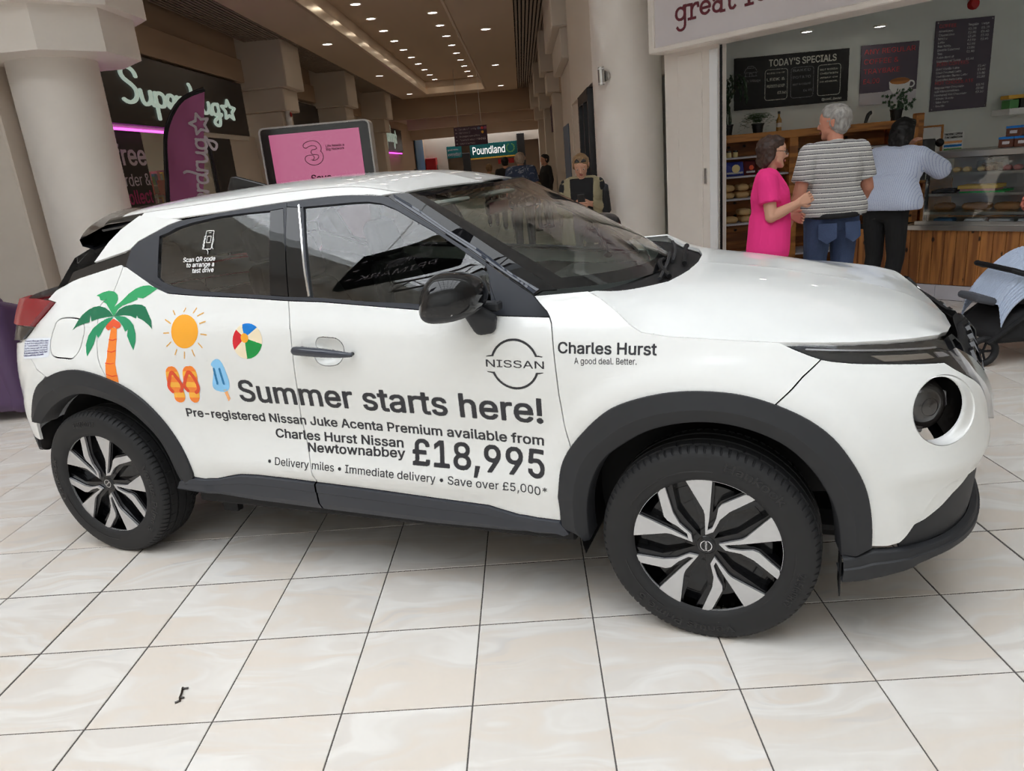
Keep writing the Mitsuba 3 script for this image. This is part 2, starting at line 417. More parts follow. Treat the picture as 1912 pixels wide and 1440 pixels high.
def tub_details(u, v, g):
    """creases and flares: shoulder line, sill kick, wheel-arch lips, bumper ledge"""
    ss = lambda a, b, x: np.clip((x - a) / (b - a), 0, 1) ** 2 * (3 - 2 * np.clip((x - a) / (b - a), 0, 1))
    n = np.stack([np.gradient(g[..., 1], axis=0), -np.gradient(g[..., 0], axis=0)], -1)
    n /= np.linalg.norm(n, axis=-1, keepdims=True) + 1e-9
    body = ss(-1.8, -1.2, u) * ss(1.45, .95, u)
    zs = 1.047 + .02 * ss(0, -1.3, u) - .012 * ss(0, .9, u)
    d = .007 * np.exp(-np.abs(v - zs) / .035) * ss(-1.85, -1.5, u) * ss(1.2, .8, u)
    d = d + body * .016 * np.exp(-((v - .468) / np.where(v > .468, .055, .022)) ** 2) * ss(-.95, -.35, u) * ss(.95, .45, u)
    d = d - body * .006 * np.exp(-((v - .66) / .12) ** 2)
    for x in (-1.318, 1.318):
        r = np.hypot(u - x, v - .34)
        d = d + .011 * ss(.63, .575, r) * ss(.2, .3, v)
    d = d + .012 * ss(1.78, 1.98, u) * np.exp(-((v - .595) / np.where(v > .595, .05, .018)) ** 2)
    g = g.copy(); g[..., :2] += n * d[..., None]
    return g

def make_cab():
    xs = [-1.95, -1.5, -1.0, -.5, 0, .4, .7, .95]
    zs = [.98, 1.1, 1.2, 1.3, 1.4, 1.5, 1.58]
    w = [[.725, .79, .828, .838, .838, .832, .795, .735],
         [.695, .76, .79, .80, .80, .795, .765, .705],
         [.66, .72, .75, .76, .762, .755, .725, .665],
         [.62, .67, .70, .712, .715, .708, .68, .62],
         [.575, .615, .645, .658, .66, .654, .625, .565],
         [.525, .555, .583, .598, .60, .594, .565, .505],
         [.49, .51, .533, .548, .55, .544, .515, .455]]
    net = np.zeros((len(xs), len(zs), 3))
    for i, x in enumerate(xs):
        for k, z in enumerate(zs):
            net[i, k] = (x, -w[k][i], z)
    return Skin(xs, zs, net, 300, 80, (16, 9))

def make_roof():
    xs = [.29, .2, .1, 0, -.15, -.35, -.6, -.85, -1.1, -1.3, -1.5]
    zc = [1.493, 1.522, 1.549, 1.565, 1.573, 1.576, 1.571, 1.559, 1.542, 1.521, 1.496]
    zd = [1.482, 1.486, 1.496, 1.501, 1.499, 1.489, 1.473, 1.460, 1.450, 1.435, 1.415]
    wd = [.606, .607, .602, .60, .60, .605, .612, .613, .607, .59, .565]
    vs = [0, .06, .16, .3, .6, 1]
    net = np.zeros((len(xs), len(vs), 3))
    for i, x in enumerate(xs):
        h = zc[i] - zd[i]
        for k, (v, fw, fz) in enumerate(zip(vs, [1, .975, .915, .80, .42, 0], [0, .24, .50, .68, .93, 1])):
            dx = -.06 * (1 - (1 - fw) ** 2) * np.clip((x + .1) / .39, 0, 1) * .9
            net[i, k] = (x + dx, -wd[i] * fw, zd[i] + h * fz)
    return Skin(xs[::-1], vs, net[::-1], 250, 80, (7, 2))

def make_hood():
    xs = [.85, 1.0, 1.2, 1.4, 1.6, 1.8, 1.92, 2.0, 2.1]
    ws = [0, .2, .35, .46, .55, .65, .72, .78, .84]
    z = [[1.15, 1.15, 1.15, 1.15, 1.15, 1.15, 1.15, 1.15, 1.13],
         [1.135, 1.135, 1.134, 1.133, 1.133, 1.133, 1.132, 1.128, 1.10],
         [1.122, 1.121, 1.117, 1.112, 1.10, 1.082, 1.063, 1.042, 1.016],
         [1.10, 1.099, 1.094, 1.086, 1.070, 1.05, 1.033, 1.018, 1.0],
         [1.068, 1.066, 1.059, 1.050, 1.036, 1.019, 1.006, .994, .975],
         [1.024, 1.022, 1.014, 1.006, .999, .991, .981, .966, .94],
         [.987, .985, .981, .978, .976, .973, .963, .945, .92],
         [.952, .951, .950, .950, .952, .945, .93, .91, .88],
         [.87, .872, .878, .882, .882, .86, .84, .82, .79]]
    net = np.array([[(x, -w, z[i][k]) for k, w in enumerate(ws)] for i, x in enumerate(xs)])
    return Skin(xs, [-w for w in ws][::-1], net[:, ::-1], 240, 120, (8, 6))

CAR = {
    'door_quarter': [(-1.0962,1.2849),(-1.1075,1.2414),(-1.1237,1.1898),(-1.1505,1.1632),(-1.1815,1.1428),(-1.192,1.1263),(-1.1796,1.0755),(-1.1765,1.0254),(-1.1783,0.9821),(-1.1722,0.9322),(-1.1487,0.8901),(-1.1287,0.852),(-1.1179,0.8407)],
    'quarter_bumper': [(-1.6868,0.9982),(-1.6631,0.9536),(-1.6276,0.907),(-1.5762,0.8751),(-1.5018,0.8432)],
    'fuel': [(-1.4459,1.0587),(-1.4282,1.0785),(-1.3953,1.0858),(-1.312,1.0847),(-1.272,1.073),(-1.257,1.0537),(-1.2598,1.0176),(-1.2745,0.9739),(-1.291,0.9454),(-1.3127,0.9285),(-1.3517,0.927),(-1.4272,0.9295),(-1.4642,0.9436),(-1.4731,0.9767),(-1.4645,1.0214)],
    'doors': [(-0.205,1.1439),(-0.1825,1.0392),(-0.1837,0.9513),(-0.1923,0.8228),(-0.2074,0.688),(-0.1898,0.5584),(-0.1742,0.4399),(-0.1783,0.4301)],
    'door_fender': [(0.7629,1.1442),(0.7862,1.1194),(0.8129,1.0952),(0.8238,1.0795),(0.8324,1.0608),(0.8382,1.0329),(0.8429,0.9612),(0.8485,0.8872),(0.8526,0.8276),(0.8624,0.7432),(0.877,0.6801),(0.8843,0.6484)],
    'fender_bumper': [(1.6432,0.9504),(1.5922,0.906),(1.5166,0.831)],
    'lamp_low': [(1.5219,0.9981),(1.5669,0.9779),(1.6054,0.9628),(1.6439,0.9498),(1.6702,0.9442),(1.7345,0.9358),(1.8165,0.9286),(1.9415,0.9172),(2.0724,0.9045),(2.1062,0.8838),(2.1582,0.8567),(2.2119,0.8301)],
    'lamp_right': [(2.1474,0.9668),(2.1425,0.9266),(2.1811,0.8978),(2.203,0.8662),(2.2048,0.837)],
    'vchrome': [(2.1592,0.9165),(2.2332,0.8777),(2.2397,0.8458),(2.2342,0.8145)],
    'hood_edge': [(0.9444,1.1542),(0.984,1.1327),(1.0386,1.0948),(1.0841,1.0567),(1.1221,1.0336),(1.2084,1.0202),(1.2874,1.0149),(1.4095,1.0058),(1.5207,0.9982),(1.6548,0.9928),(1.7433,0.9892),(1.8744,0.9837),(1.9955,0.9785),(2.1521,0.9684)],
    'bump_low': [(1.7909,0.3848),(1.8403,0.3812),(1.8798,0.3895),(1.9288,0.437),(1.9578,0.4751),(1.9983,0.5308),(2.0545,0.5513),(2.1813,0.5519)],
    'blade': [(1.9313,0.4351),(1.9579,0.4751),(1.9981,0.5305),(2.0226,0.5408),(2.0574,0.55),(2.1812,0.5518),(2.1569,0.54),(2.0791,0.5104),(2.0264,0.4763),(1.9707,0.4477)],
    'slot': [(1.9404,0.4501),(1.9661,0.4776),(2.0028,0.5295),(2.0251,0.5402),(2.0574,0.55),(2.025,0.5245),(1.9948,0.4917),(1.9607,0.4706)],
    'intake': [(1.8798,0.3894),(1.9312,0.436),(1.9791,0.4508),(2.0782,0.5146),(2.1812,0.5518),(2.1899,0.4226),(2.181,0.3551),(2.0547,0.3676),(1.9554,0.3592),(1.8898,0.3604)],
    'lip': [(1.7165,0.3526),(1.7548,0.3614),(1.7911,0.3819),(1.8403,0.3801),(1.8798,0.3886)],
    'lip_low': [(1.7161,0.2826),(1.7688,0.2847),(1.8361,0.3081),(1.9011,0.3293),(2.0052,0.3422),(2.1821,0.331)],
    'door_bottom': [(-0.7844,0.4112),(-0.7343,0.4049),(-0.6773,0.4061),(-0.6168,0.4211),(-0.5461,0.4364),(-0.467,0.44),(-0.3224,0.4366),(-0.1783,0.4301),(0.0855,0.4199),(0.357,0.4064),(0.465,0.4019),(0.5573,0.3981),(0.6042,0.3866),(0.6715,0.3719),(0.7437,0.3743),(0.8304,0.3736)],
    'sill_bottom': [(-0.8884,0.3509),(-0.82,0.3424),(-0.5128,0.3151),(-0.2074,0.3063),(0.3327,0.2939),(0.6216,0.3005),(0.8346,0.3209)],
    'archf_out': [(0.8313,0.3751),(0.8331,0.471),(0.8404,0.5274),(0.8561,0.5957),(0.8853,0.6485),(0.9467,0.7225),(1.0304,0.7953),(1.114,0.832),(1.2143,0.857),(1.328,0.8642),(1.4256,0.8548),(1.5123,0.8298),(1.6031,0.7869),(1.6732,0.7306),(1.7219,0.665),(1.7606,0.5899),(1.7794,0.5199),(1.7888,0.448),(1.7907,0.385)],
    'archf_in': [(0.9249,0.2996),(0.9235,0.3919),(0.9276,0.4445),(0.9447,0.5232),(0.9833,0.6049),(1.0602,0.6745),(1.1317,0.7214),(1.214,0.7528),(1.2916,0.7669),(1.3912,0.7631),(1.4759,0.7399),(1.5474,0.7029),(1.6073,0.6472),(1.656,0.5762),(1.6879,0.5067),(1.7041,0.4344),(1.7133,0.3428)],
    'archr_out': [(-0.79,0.4142),(-0.7913,0.4759),(-0.8236,0.5648),(-0.8647,0.6366),(-0.914,0.7056),(-0.9713,0.7643),(-1.0462,0.8124),(-1.1224,0.843),(-1.2165,0.8681),(-1.3133,0.8772),(-1.3923,0.8664),(-1.4833,0.8373),(-1.564,0.7969),(-1.6174,0.7428),(-1.6473,0.6978)],
    'archr_in': [(-0.868,0.3465),(-0.8871,0.4016),(-0.9018,0.4807),(-0.9415,0.5758),(-0.9955,0.6393),(-1.0758,0.7083),(-1.128,0.7327),(-1.2049,0.7565),(-1.29,0.7696),(-1.3602,0.7629),(-1.444,0.7367),(-1.5454,0.6871),(-1.6279,0.6309)],
    'quarter_top': [(-1.551,1.1569),(-1.5089,1.1956),(-1.4092,1.2324),(-1.3638,1.2445),(-1.1097,1.294)],
    'tail_edge': [(-1.4887,1.1467),(-1.5384,1.0951),(-1.6263,1.0241),(-1.6766,0.9903)],
    'belt_low': [(-1.0765,1.2845),(-0.9132,1.2162),(-0.8672,1.1975),(-0.8081,1.1799),(-0.7287,1.1738),(-0.6241,1.1673),(-0.3996,1.1569),(-0.2059,1.1439),(-0.0556,1.1381),(0.3351,1.1081),(0.6559,1.085),(0.8238,1.0795)],
    'handle': [(-0.1527,0.9899),(-0.1167,0.9901),(-0.052,0.9788),(0.0628,0.9739),(0.0976,0.9626),(0.0918,0.9527),(0.036,0.9441),(-0.0327,0.9491),(-0.1461,0.9517)],
    'handle_cup': [(-0.0379,0.9789),(-0.0733,0.9964),(-0.0673,1.0082),(-0.0199,1.0152),(0.021,1.0086),(0.0416,0.9874),(0.0357,0.9421),(0.0086,0.9175),(-0.0323,0.9106),(-0.0685,0.9182),(-0.0859,0.9404)],
    'c_belt_low': [(-1.0794,1.2842),(-0.9232,1.2148),(-0.8791,1.1957),(-0.8214,1.1778),(-0.7421,1.1715),(-0.637,1.1649),(-0.4106,1.1546),(-0.2152,1.1417),(-0.0638,1.136),(0.3259,1.1047),(0.6392,1.0762),(0.8026,1.0657)],
    'c_drip': [(0.1686,1.4835),(0.1104,1.4945),(0.0802,1.4974),(-0.068,1.502),(-0.1737,1.4973),(-0.4097,1.4852),(-0.6096,1.4695),(-0.7973,1.4535),(-0.8775,1.4351),(-0.9362,1.4132),(-1.0302,1.3789),(-1.0661,1.3504)],
    'c_white': [(-0.7973,1.4535),(-0.8775,1.4351),(-0.9362,1.4132),(-1.0302,1.3789),(-1.0661,1.3504),(-1.0956,1.3412),(-1.2809,1.3028),(-1.2101,1.3851),(-1.1494,1.433),(-1.0569,1.4822)],
    'c_glass_r': [(-0.9137,1.3953),(-0.8686,1.4069),(-0.8284,1.4226),(-0.745,1.4393),(-0.6058,1.4559),(-0.47,1.4622),(-0.3549,1.4642),(-0.299,1.1616),(-0.4121,1.1681),(-0.5919,1.1794),(-0.7347,1.1935),(-0.8097,1.2077),(-0.8617,1.224),(-0.8827,1.2397)],
    'c_glass_f': [(-0.1973,1.4684),(0.0278,1.4719),(0.0856,1.4703),(0.1449,1.4613),(0.2045,1.4398),(0.2833,1.4007),(0.367,1.3596),(0.4737,1.2977),(0.5772,1.2343),(0.5882,1.2054),(0.5985,1.1506),(0.6055,1.099),(0.2913,1.1262),(0.0726,1.137),(-0.1092,1.1476)],
    'c_sail': [(0.5772,1.2484),(0.7465,1.1357),(0.7686,1.1094),(0.7932,1.083),(0.8026,1.0657),(0.6392,1.0762),(0.5999,1.1709)],
    'c_bline': [(-0.291,1.4752),(-0.2483,1.3153),(-0.2122,1.1491)],
    'c_chrome': [(-0.2196,1.4777),(-0.1885,1.3882),(-0.1501,1.2559),(-0.117,1.1546)],
    'c_pillar_up': [(0.1891,1.4922),(0.3008,1.436),(0.426,1.3606),(0.5392,1.298),(0.6727,1.2083),(0.7671,1.1549)],
    'c_pillar_low': [(0.1686,1.4835),(0.2057,1.4619),(0.3626,1.3761),(0.5075,1.2932),(0.7052,1.168),(0.7465,1.1357)],
    'c_ws_edge': [(0.2506,1.491),(0.3143,1.4565),(0.4278,1.3918),(0.5346,1.329),(0.6356,1.2676),(0.7315,1.2104),(0.8233,1.1505)],
    'c_rearblack': [(-1.2809,1.3028),(-1.0956,1.3412),(-1.0661,1.3504),(-1.0794,1.2842),(-1.1121,1.2937),(-1.3646,1.2444),(-1.3435,1.2853)],
    'c_qglass': [(-1.0453,1.334),(-0.9912,1.3654),(-0.9829,1.3183),(-0.9732,1.2593),(-1.0194,1.2776),(-1.0511,1.2975)],
    'lamp_ring': [(2.1754,0.749),(2.1785,0.775),(2.1693,0.8018),(2.1511,0.8267),(2.1253,0.8475),(2.0927,0.8629),(2.0554,0.8721),(2.0166,0.8744),(1.9802,0.8699),(1.9489,0.8591),(1.9245,0.8428),(1.9085,0.8219),(1.9012,0.798),(1.9025,0.7726),(1.9111,0.7477),(1.9261,0.7252),(1.9466,0.7064),(1.9718,0.6926),(2.0008,0.6843),(2.0328,0.6819),(2.0668,0.6852),(2.1011,0.6939),(2.133,0.7076),(2.1592,0.7262)],
    'lampc': [(2.0126,0.7828)],
    'd_trunk': [(-1.0933,1.0544),(-1.0621,1.0474),(-1.0629,1.0046),(-1.0696,0.9575),(-1.0774,0.9063),(-1.0657,0.8601),(-1.0641,0.8284),(-1.1198,0.8433),(-1.1257,0.8501),(-1.1262,0.9037),(-1.1176,0.9571),(-1.1054,1.0044)],
    'd_ring': [(-1.1054,1.0036),(-1.0849,1.0002),(-1.0629,1.0064),(-1.1177,0.9564),(-1.0952,0.9522),(-1.0694,0.9594),(-1.1269,0.9085),(-1.1008,0.9046),(-1.0776,0.9105),(-1.124,0.8641),(-1.0956,0.8553),(-1.0651,0.8582)],
    'd_nut': [(-1.0883,1.0852),(-1.0461,1.0702),(-1.0388,1.0617),(-1.0442,1.051),(-1.0595,1.0463),(-1.0803,1.0562),(-1.0983,1.0437),(-1.1112,1.0401),(-1.123,1.0472),(-1.1248,1.0543),(-1.1169,1.0633)],
    'd_leaf1': [(-1.0915,1.0936),(-1.1193,1.1122),(-1.151,1.1259),(-1.1918,1.1329),(-1.2239,1.1295),(-1.2556,1.1175),(-1.2843,1.0985),(-1.3011,1.0746),(-1.3186,1.0496),(-1.3291,1.0393),(-1.3018,1.0534),(-1.2632,1.0645),(-1.2268,1.0716),(-1.2327,1.0986),(-1.2165,1.0749),(-1.1834,1.0834),(-1.1378,1.0902)],
    'd_leaf2': [(-1.0888,1.0936),(-1.0686,1.1189),(-1.0361,1.1323),(-0.9861,1.1388),(-0.9446,1.1369),(-0.9198,1.1283),(-0.8989,1.1047),(-0.8743,1.0781),(-0.8651,1.0459),(-0.8839,1.0617),(-0.9184,1.0782),(-0.9514,1.0883),(-0.9595,1.0983),(-0.9604,1.085),(-0.9939,1.095),(-1.0357,1.0978)],
    'd_leaf3': [(-1.0908,1.0919),(-1.1305,1.0852),(-1.1657,1.0684),(-1.2019,1.0468),(-1.2271,1.0179),(-1.2411,0.9816),(-1.2382,0.9527),(-1.2286,0.9347),(-1.2157,0.9563),(-1.1942,0.9856),(-1.1801,1.0218),(-1.168,1.0093),(-1.1527,1.0256),(-1.1377,1.0471),(-1.1171,1.0651),(-1.1014,1.0785)],
    'd_leaf4': [(-1.0882,1.0919),(-1.0607,1.0952),(-1.0234,1.0918),(-0.9939,1.08),(-0.9678,1.0618),(-0.9563,1.0264),(-0.9574,0.9979),(-0.9727,0.9618),(-0.9854,0.9834),(-1.0036,1.0191),(-0.9985,1.044),(-1.0136,1.0351),(-1.0288,1.0581),(-1.0468,1.0718)],
    'd_leaf5': [(-1.0966,1.1312),(-1.0674,1.1482),(-1.0287,1.1787),(-0.9921,1.1988),(-0.9526,1.2086),(-0.9165,1.2099),(-0.8672,1.1975),(-0.9035,1.1776),(-0.9405,1.1609),(-0.975,1.1646),(-0.9706,1.1578),(-1.0137,1.1444),(-1.0527,1.1344),(-1.0748,1.1209),(-1.0892,1.0939)],
    'd_leaf6': [(-1.0886,1.0922),(-1.1215,1.1177),(-1.1513,1.1417),(-1.1763,1.1504),(-1.1536,1.1562),(-1.1887,1.1539),(-1.2056,1.1696),(-1.2238,1.1732),(-1.1887,1.1851),(-1.152,1.1917),(-1.1177,1.188),(-1.0947,1.1758),(-1.0866,1.1585),(-1.0903,1.1449),(-1.0977,1.1347)],
    'd_sun': [(-0.6258,1.0367),(-0.6259,1.0494),(-0.6302,1.0613),(-0.6391,1.0718),(-0.6498,1.081),(-0.6618,1.0887),(-0.6749,1.0945),(-0.6887,1.098),(-0.7025,1.0993),(-0.7159,1.0982),(-0.7282,1.0948),(-0.7391,1.0891),(-0.7479,1.0815),(-0.7543,1.0722),(-0.7578,1.0616),(-0.7621,1.0494),(-0.7644,1.0365),(-0.764,1.0236),(-0.7612,1.0111),(-0.7559,0.9996),(-0.7485,0.9895),(-0.7392,0.9811),(-0.7281,0.975),(-0.7158,0.9712),(-0.7026,0.97),(-0.689,0.9714),(-0.6755,0.9753),(-0.6627,0.9816),(-0.6511,0.9899),(-0.6413,1.0001),(-0.6335,1.0115),(-0.6283,1.0239)],
    'd_rays': [(-0.7646,1.113),(-0.7523,1.0989),(-0.701,1.1219),(-0.7081,1.1098),(-0.6447,1.1214),(-0.6587,1.1048),(-0.607,1.1045),(-0.6346,1.0936),(-0.7989,1.0806),(-0.7683,1.0667),(-0.6182,1.0663),(-0.5918,1.0734),(-0.8046,1.0297),(-0.7778,1.0307),(-0.6122,1.0262),(-0.5844,1.0233),(-0.7938,0.9777),(-0.7693,0.9949),(-0.6294,0.9906),(-0.6128,0.9737),(-0.756,0.9443),(-0.7433,0.9648),(-0.7061,0.9549),(-0.7108,0.9303),(-0.6658,0.9633),(-0.6574,0.94)],
    'd_ball': [(-0.3168,1.0009),(-0.3163,1.0067),(-0.3164,1.0125),(-0.317,1.0181),(-0.3182,1.0237),(-0.32,1.029),(-0.3222,1.0341),(-0.325,1.039),(-0.3282,1.0435),(-0.3317,1.0478),(-0.3363,1.0516),(-0.3417,1.0548),(-0.3474,1.0577),(-0.3533,1.0602),(-0.3593,1.0622),(-0.3654,1.0639),(-0.3716,1.0651),(-0.3777,1.0658),(-0.3839,1.066),(-0.39,1.0658),(-0.3959,1.0651),(-0.4017,1.064),(-0.4072,1.0624),(-0.4125,1.0603),(-0.4174,1.0579),(-0.4219,1.055),(-0.4264,1.0517),(-0.4312,1.0478),(-0.4359,1.0435),(-0.4402,1.0388),(-0.444,1.0339),(-0.4475,1.0287),(-0.4505,1.0233),(-0.453,1.0177),(-0.455,1.0119),(-0.4566,1.006),(-0.4577,1.0001),(-0.4582,0.9941),(-0.4583,0.9882),(-0.4578,0.9824),(-0.4568,0.9767),(-0.4554,0.9712),(-0.4534,0.9658),(-0.4509,0.9608),(-0.448,0.956),(-0.4446,0.9516),(-0.4408,0.9475),(-0.4366,0.9439),(-0.432,0.9406),(-0.4271,0.9379),(-0.4218,0.9356),(-0.4163,0.9339),(-0.4105,0.9326),(-0.4045,0.9319),(-0.3984,0.9317),(-0.3921,0.9321),(-0.3858,0.933),(-0.3795,0.9344),(-0.3733,0.9363),(-0.3672,0.9387),(-0.3612,0.9416),(-0.3554,0.9449),(-0.3498,0.9486),(-0.3446,0.9527),(-0.3397,0.9572),(-0.3352,0.962),(-0.3311,0.967),(-0.3274,0.9723),(-0.3242,0.9778),(-0.3216,0.9835),(-0.3194,0.9892),(-0.3178,0.995)],
    'd_ballc': [(-0.3983,1.0123)],
    'd_sole': [(-0.7913,0.8957),(-0.7646,0.8876),(-0.7542,0.8596),(-0.7557,0.8217),(-0.7497,0.7929),(-0.7502,0.7636),(-0.7641,0.7461),(-0.7876,0.7432),(-0.8016,0.7529),(-0.8025,0.7872),(-0.8169,0.8161),(-0.8212,0.8542),(-0.8172,0.8778),(-0.8037,0.8919)],
    'd_sole2': [(-0.6996,0.8975),(-0.6728,0.8909),(-0.6639,0.8701),(-0.6667,0.8372),(-0.6717,0.7991),(-0.676,0.77),(-0.6903,0.7476),(-0.7113,0.7437),(-0.7261,0.7591),(-0.7242,0.7933),(-0.7329,0.822),(-0.736,0.8598),(-0.7285,0.8833),(-0.7176,0.8936)],
    'd_strap': [(-0.8046,0.7896),(-0.8176,0.8137),(-0.8076,0.8401),(-0.7856,0.871),(-0.7725,0.8547),(-0.7559,0.8312),(-0.7516,0.8097),(-0.7623,0.7927)],
    'd_strap2': [(-0.7263,0.7957),(-0.7371,0.8171),(-0.7237,0.8458),(-0.6997,0.8734),(-0.6844,0.8558),(-0.6736,0.8324),(-0.6701,0.8087),(-0.6862,0.7882)],
    'd_ice': [(-0.5831,0.9028),(-0.5657,0.9236),(-0.5398,0.927),(-0.5253,0.9088),(-0.5157,0.8728),(-0.5134,0.8203),(-0.5216,0.8042),(-0.5796,0.7975),(-0.5906,0.8026),(-0.5864,0.8506)],
    'd_iceslot': [(-0.5719,0.8874),(-0.5699,0.8276),(-0.5442,0.8879),(-0.5386,0.8283)],
    'd_stick': [(-0.5475,0.8004),(-0.5316,0.804),(-0.5246,0.7642),(-0.5367,0.753)],
    't_summer': [(-0.4758,0.7576),(0.7892,0.7269),(-0.439,0.842),(0.8,0.8194)],
    't_pre': [(-0.765,0.6816),(0.7847,0.6454)],
    't_ch': [(-0.3401,0.6087),(0.2338,0.6004)],
    't_new': [(-0.1915,0.5596),(0.2386,0.5619)],
    't_price': [(0.2693,0.5404),(0.7864,0.5313),(0.2901,0.6331),(0.791,0.6211)],
    't_del': [(-0.3861,0.5062),(-0.3612,0.4973),(0.7906,0.469)],
    't_nissan': [(0.6012,0.9199),(0.8068,0.9164),(0.6044,0.9439),(0.7127,1.012),(0.697,0.8422),(0.6338,0.9599),(0.7858,0.9557),(0.6262,0.9039),(0.7797,0.9002)],
    't_hurst': [(0.8568,0.97),(1.1719,0.9668),(0.8594,1.0042)],
    't_good': [(0.9105,0.9357),(1.1108,0.9374),(0.9137,0.9555)],
    't_fine': [(-1.6906,0.9093),(-1.4866,0.9314),(-1.6747,0.9874),(-1.481,0.9981)],
    't_scan': [(-0.7584,1.2927),(-0.5895,1.2946),(-0.7367,1.2726),(-0.5909,1.274),(-0.7018,1.251),(-0.5897,1.2527)],
    't_phone': [(-0.6571,1.3498),(-0.6236,1.3469),(-0.6207,1.4),(-0.6587,1.4016),(-0.6267,1.3305),(-0.6037,1.3413)],
}
# ---------------------------------------------------------------- the car: panels are outlines on smooth skins
tub, cab, roof, hood = make_tub(), make_cab(), make_roof(), make_hood()
def line_of(name): return [tuple(p) for p in CAR[name]]
YAW = -0.350319
CAR_AT = T4().translate([1.448853, 0.722613, 0]).rotate([0, 0, 1], math.degrees(YAW))

def make_windshield():
    e = smooth_line(cab.P(*np.array(CAR['c_ws_edge']).T), 30)[::-1]      # base ... header, right side
    n = len(e); ts = np.linspace(0, 1, n); vs = np.linspace(0, 1, 9)
    cx = np.interp(ts, [0, 1], [1.075, .30]) + .035 * np.sin(ts * np.pi) * .3
    cz = np.interp(ts, [0, 1], [1.108, 1.490]) + .022 * np.sin(ts * np.pi)
    net = np.zeros((n, len(vs), 3))
    for i in range(n):
        for k, v in enumerate(vs):     # v 0 right edge, 1 centre
            q = (1 - v) ** 2
            net[i, k] = (cx[i] + (e[i, 0] - cx[i]) * q, e[i, 1] * (1 - v), cz[i] + (e[i, 2] - cz[i]) * q)
    return Skin(ts, vs, net, 60, 40, (0.5, 0.5))
wind = make_windshield()

def mapped(skin, uv, off):
    uv = np.asarray(uv, float)
    p = skin.P(uv[:, 0], uv[:, 1])
    return p + skin.N(uv[:, 0], uv[:, 1]) * off if np.any(off) else p

def patch(skin, poly, h=.03, off=0.0, skirt=.012, sign=1):
    """an outline in the skin's (u, v), filled with a grid, lifted by off and turned in by skirt at its border"""
    V, F = [], []
    seen = {}
    def vid(p):
        k = (round(p[0], 6), round(p[1], 6))
        if k not in seen:
            seen[k] = len(V); V.append(k)
        return seen[k]
    for g in getattr(poly, 'geoms', [poly]):
        if g.area < 1e-7: continue
        x0, y0, x1, y1 = g.bounds
        xs, ys = np.arange(math.floor(x0 / h), math.ceil(x1 / h)) * h, np.arange(math.floor(y0 / h), math.ceil(y1 / h)) * h
        X, Y = [a.ravel() for a in np.meshgrid(xs, ys)]
        cells = shapely.box(X, Y, X + h, Y + h)
        shapely.prepare(g)
        full = shapely.contains_properly(g, cells)
        for x, y in zip(X[full], Y[full]):
            a, b, c, d = vid((x, y)), vid((x + h, y)), vid((x + h, y + h)), vid((x, y + h))
            F += [[a, b, c], [a, c, d]]
        for q in shapely.intersection(cells[~full], g):
            for r in getattr(q, 'geoms', [q]):
                if r.geom_type != 'Polygon' or r.area < 1e-10: continue
                v2, f2 = trimesh.creation.triangulate_polygon(r, engine='earcut')
                ids = [vid(p) for p in v2]
                for t in f2:
                    a, b, c = v2[t[0]], v2[t[1]], v2[t[2]]
                    s = (b[0] - a[0]) * (c[1] - a[1]) - (b[1] - a[1]) * (c[0] - a[0])
                    if abs(s) > 1e-12:
                        F.append([ids[t[0]], ids[t[1]], ids[t[2]]] if s > 0 else [ids[t[0]], ids[t[2]], ids[t[1]]])
    V, F = np.array(V), np.array(F)
    P3 = mapped(skin, V, off)
    verts, faces = [P3], [F if sign > 0 else F[:, ::-1]]
    n0 = len(P3)
    if skirt:
        for g in getattr(poly, 'geoms', [poly]):
            for ring in [g.exterior] + list(g.interiors):
                c = np.array(ring.segmentize(h).coords)
                a, N = mapped(skin, c, off), skin.N(c[:, 0], c[:, 1])
                b = a - N * skirt
                k = len(c); i = np.arange(k - 1)
                verts += [a, b]
                faces += [np.vstack([np.stack([n0 + i, n0 + k + i, n0 + i + 1], 1), np.stack([n0 + i + 1, n0 + k + i, n0 + k + i + 1], 1)])]
                n0 += 2 * k
    return trimesh.Trimesh(np.vstack(verts), np.vstack(faces), process=False)

def strip(skin, a, b, prof, n=80):
    """a moulding between two lines on a skin; prof: (t from a to b, lift)"""
    a, b = resample(a, n), resample(b, n)
    rows = []
    for t, o in prof:
        rows.append(mapped(skin, a + (b - a) * t, o))
    V = np.vstack(rows); F = []
    i = np.arange(n - 1)
    for k in range(len(prof) - 1):
        p, q = k * n, (k + 1) * n
        F += [np.stack([p + i, p + i + 1, q + i + 1], 1), np.stack([p + i, q + i + 1, q + i], 1)]
    m = trimesh.Trimesh(V, np.vstack(F), process=False)
    return m

def mirror(m):
    return trimesh.Trimesh(np.array(m.vertices) * [1, -1, 1], np.array(m.faces)[:, ::-1], process=False)

def gap(poly, d=.002):
    return poly.buffer(-d, join_style=2)

def P_(*parts):
    pts = []
    for q in parts: pts += [tuple(x) for x in q]
    p = Polygon(pts)
    if not p.is_valid:
        p = p.buffer(0)
    return max(getattr(p, 'geoms', [p]), key=lambda g: g.area)

car = thing('car', 'white compact crossover car with black wheel-arch trim and summer sale decals', 'car')
def both(name, mesh, m, parent=None, smooth=40, left=True, **k):
    key = obj(name, mesh, m, parent or car, smooth=smooth, at=CAR_AT, **k)
    if left:
        obj(name, mirror(mesh), m, parent or car, smooth=smooth, at=CAR_AT)
    return key
def one(name, mesh, m, parent=None, smooth=40, **k):
    return obj(name, mesh, m, parent or car, smooth=smooth, at=CAR_AT, **k)

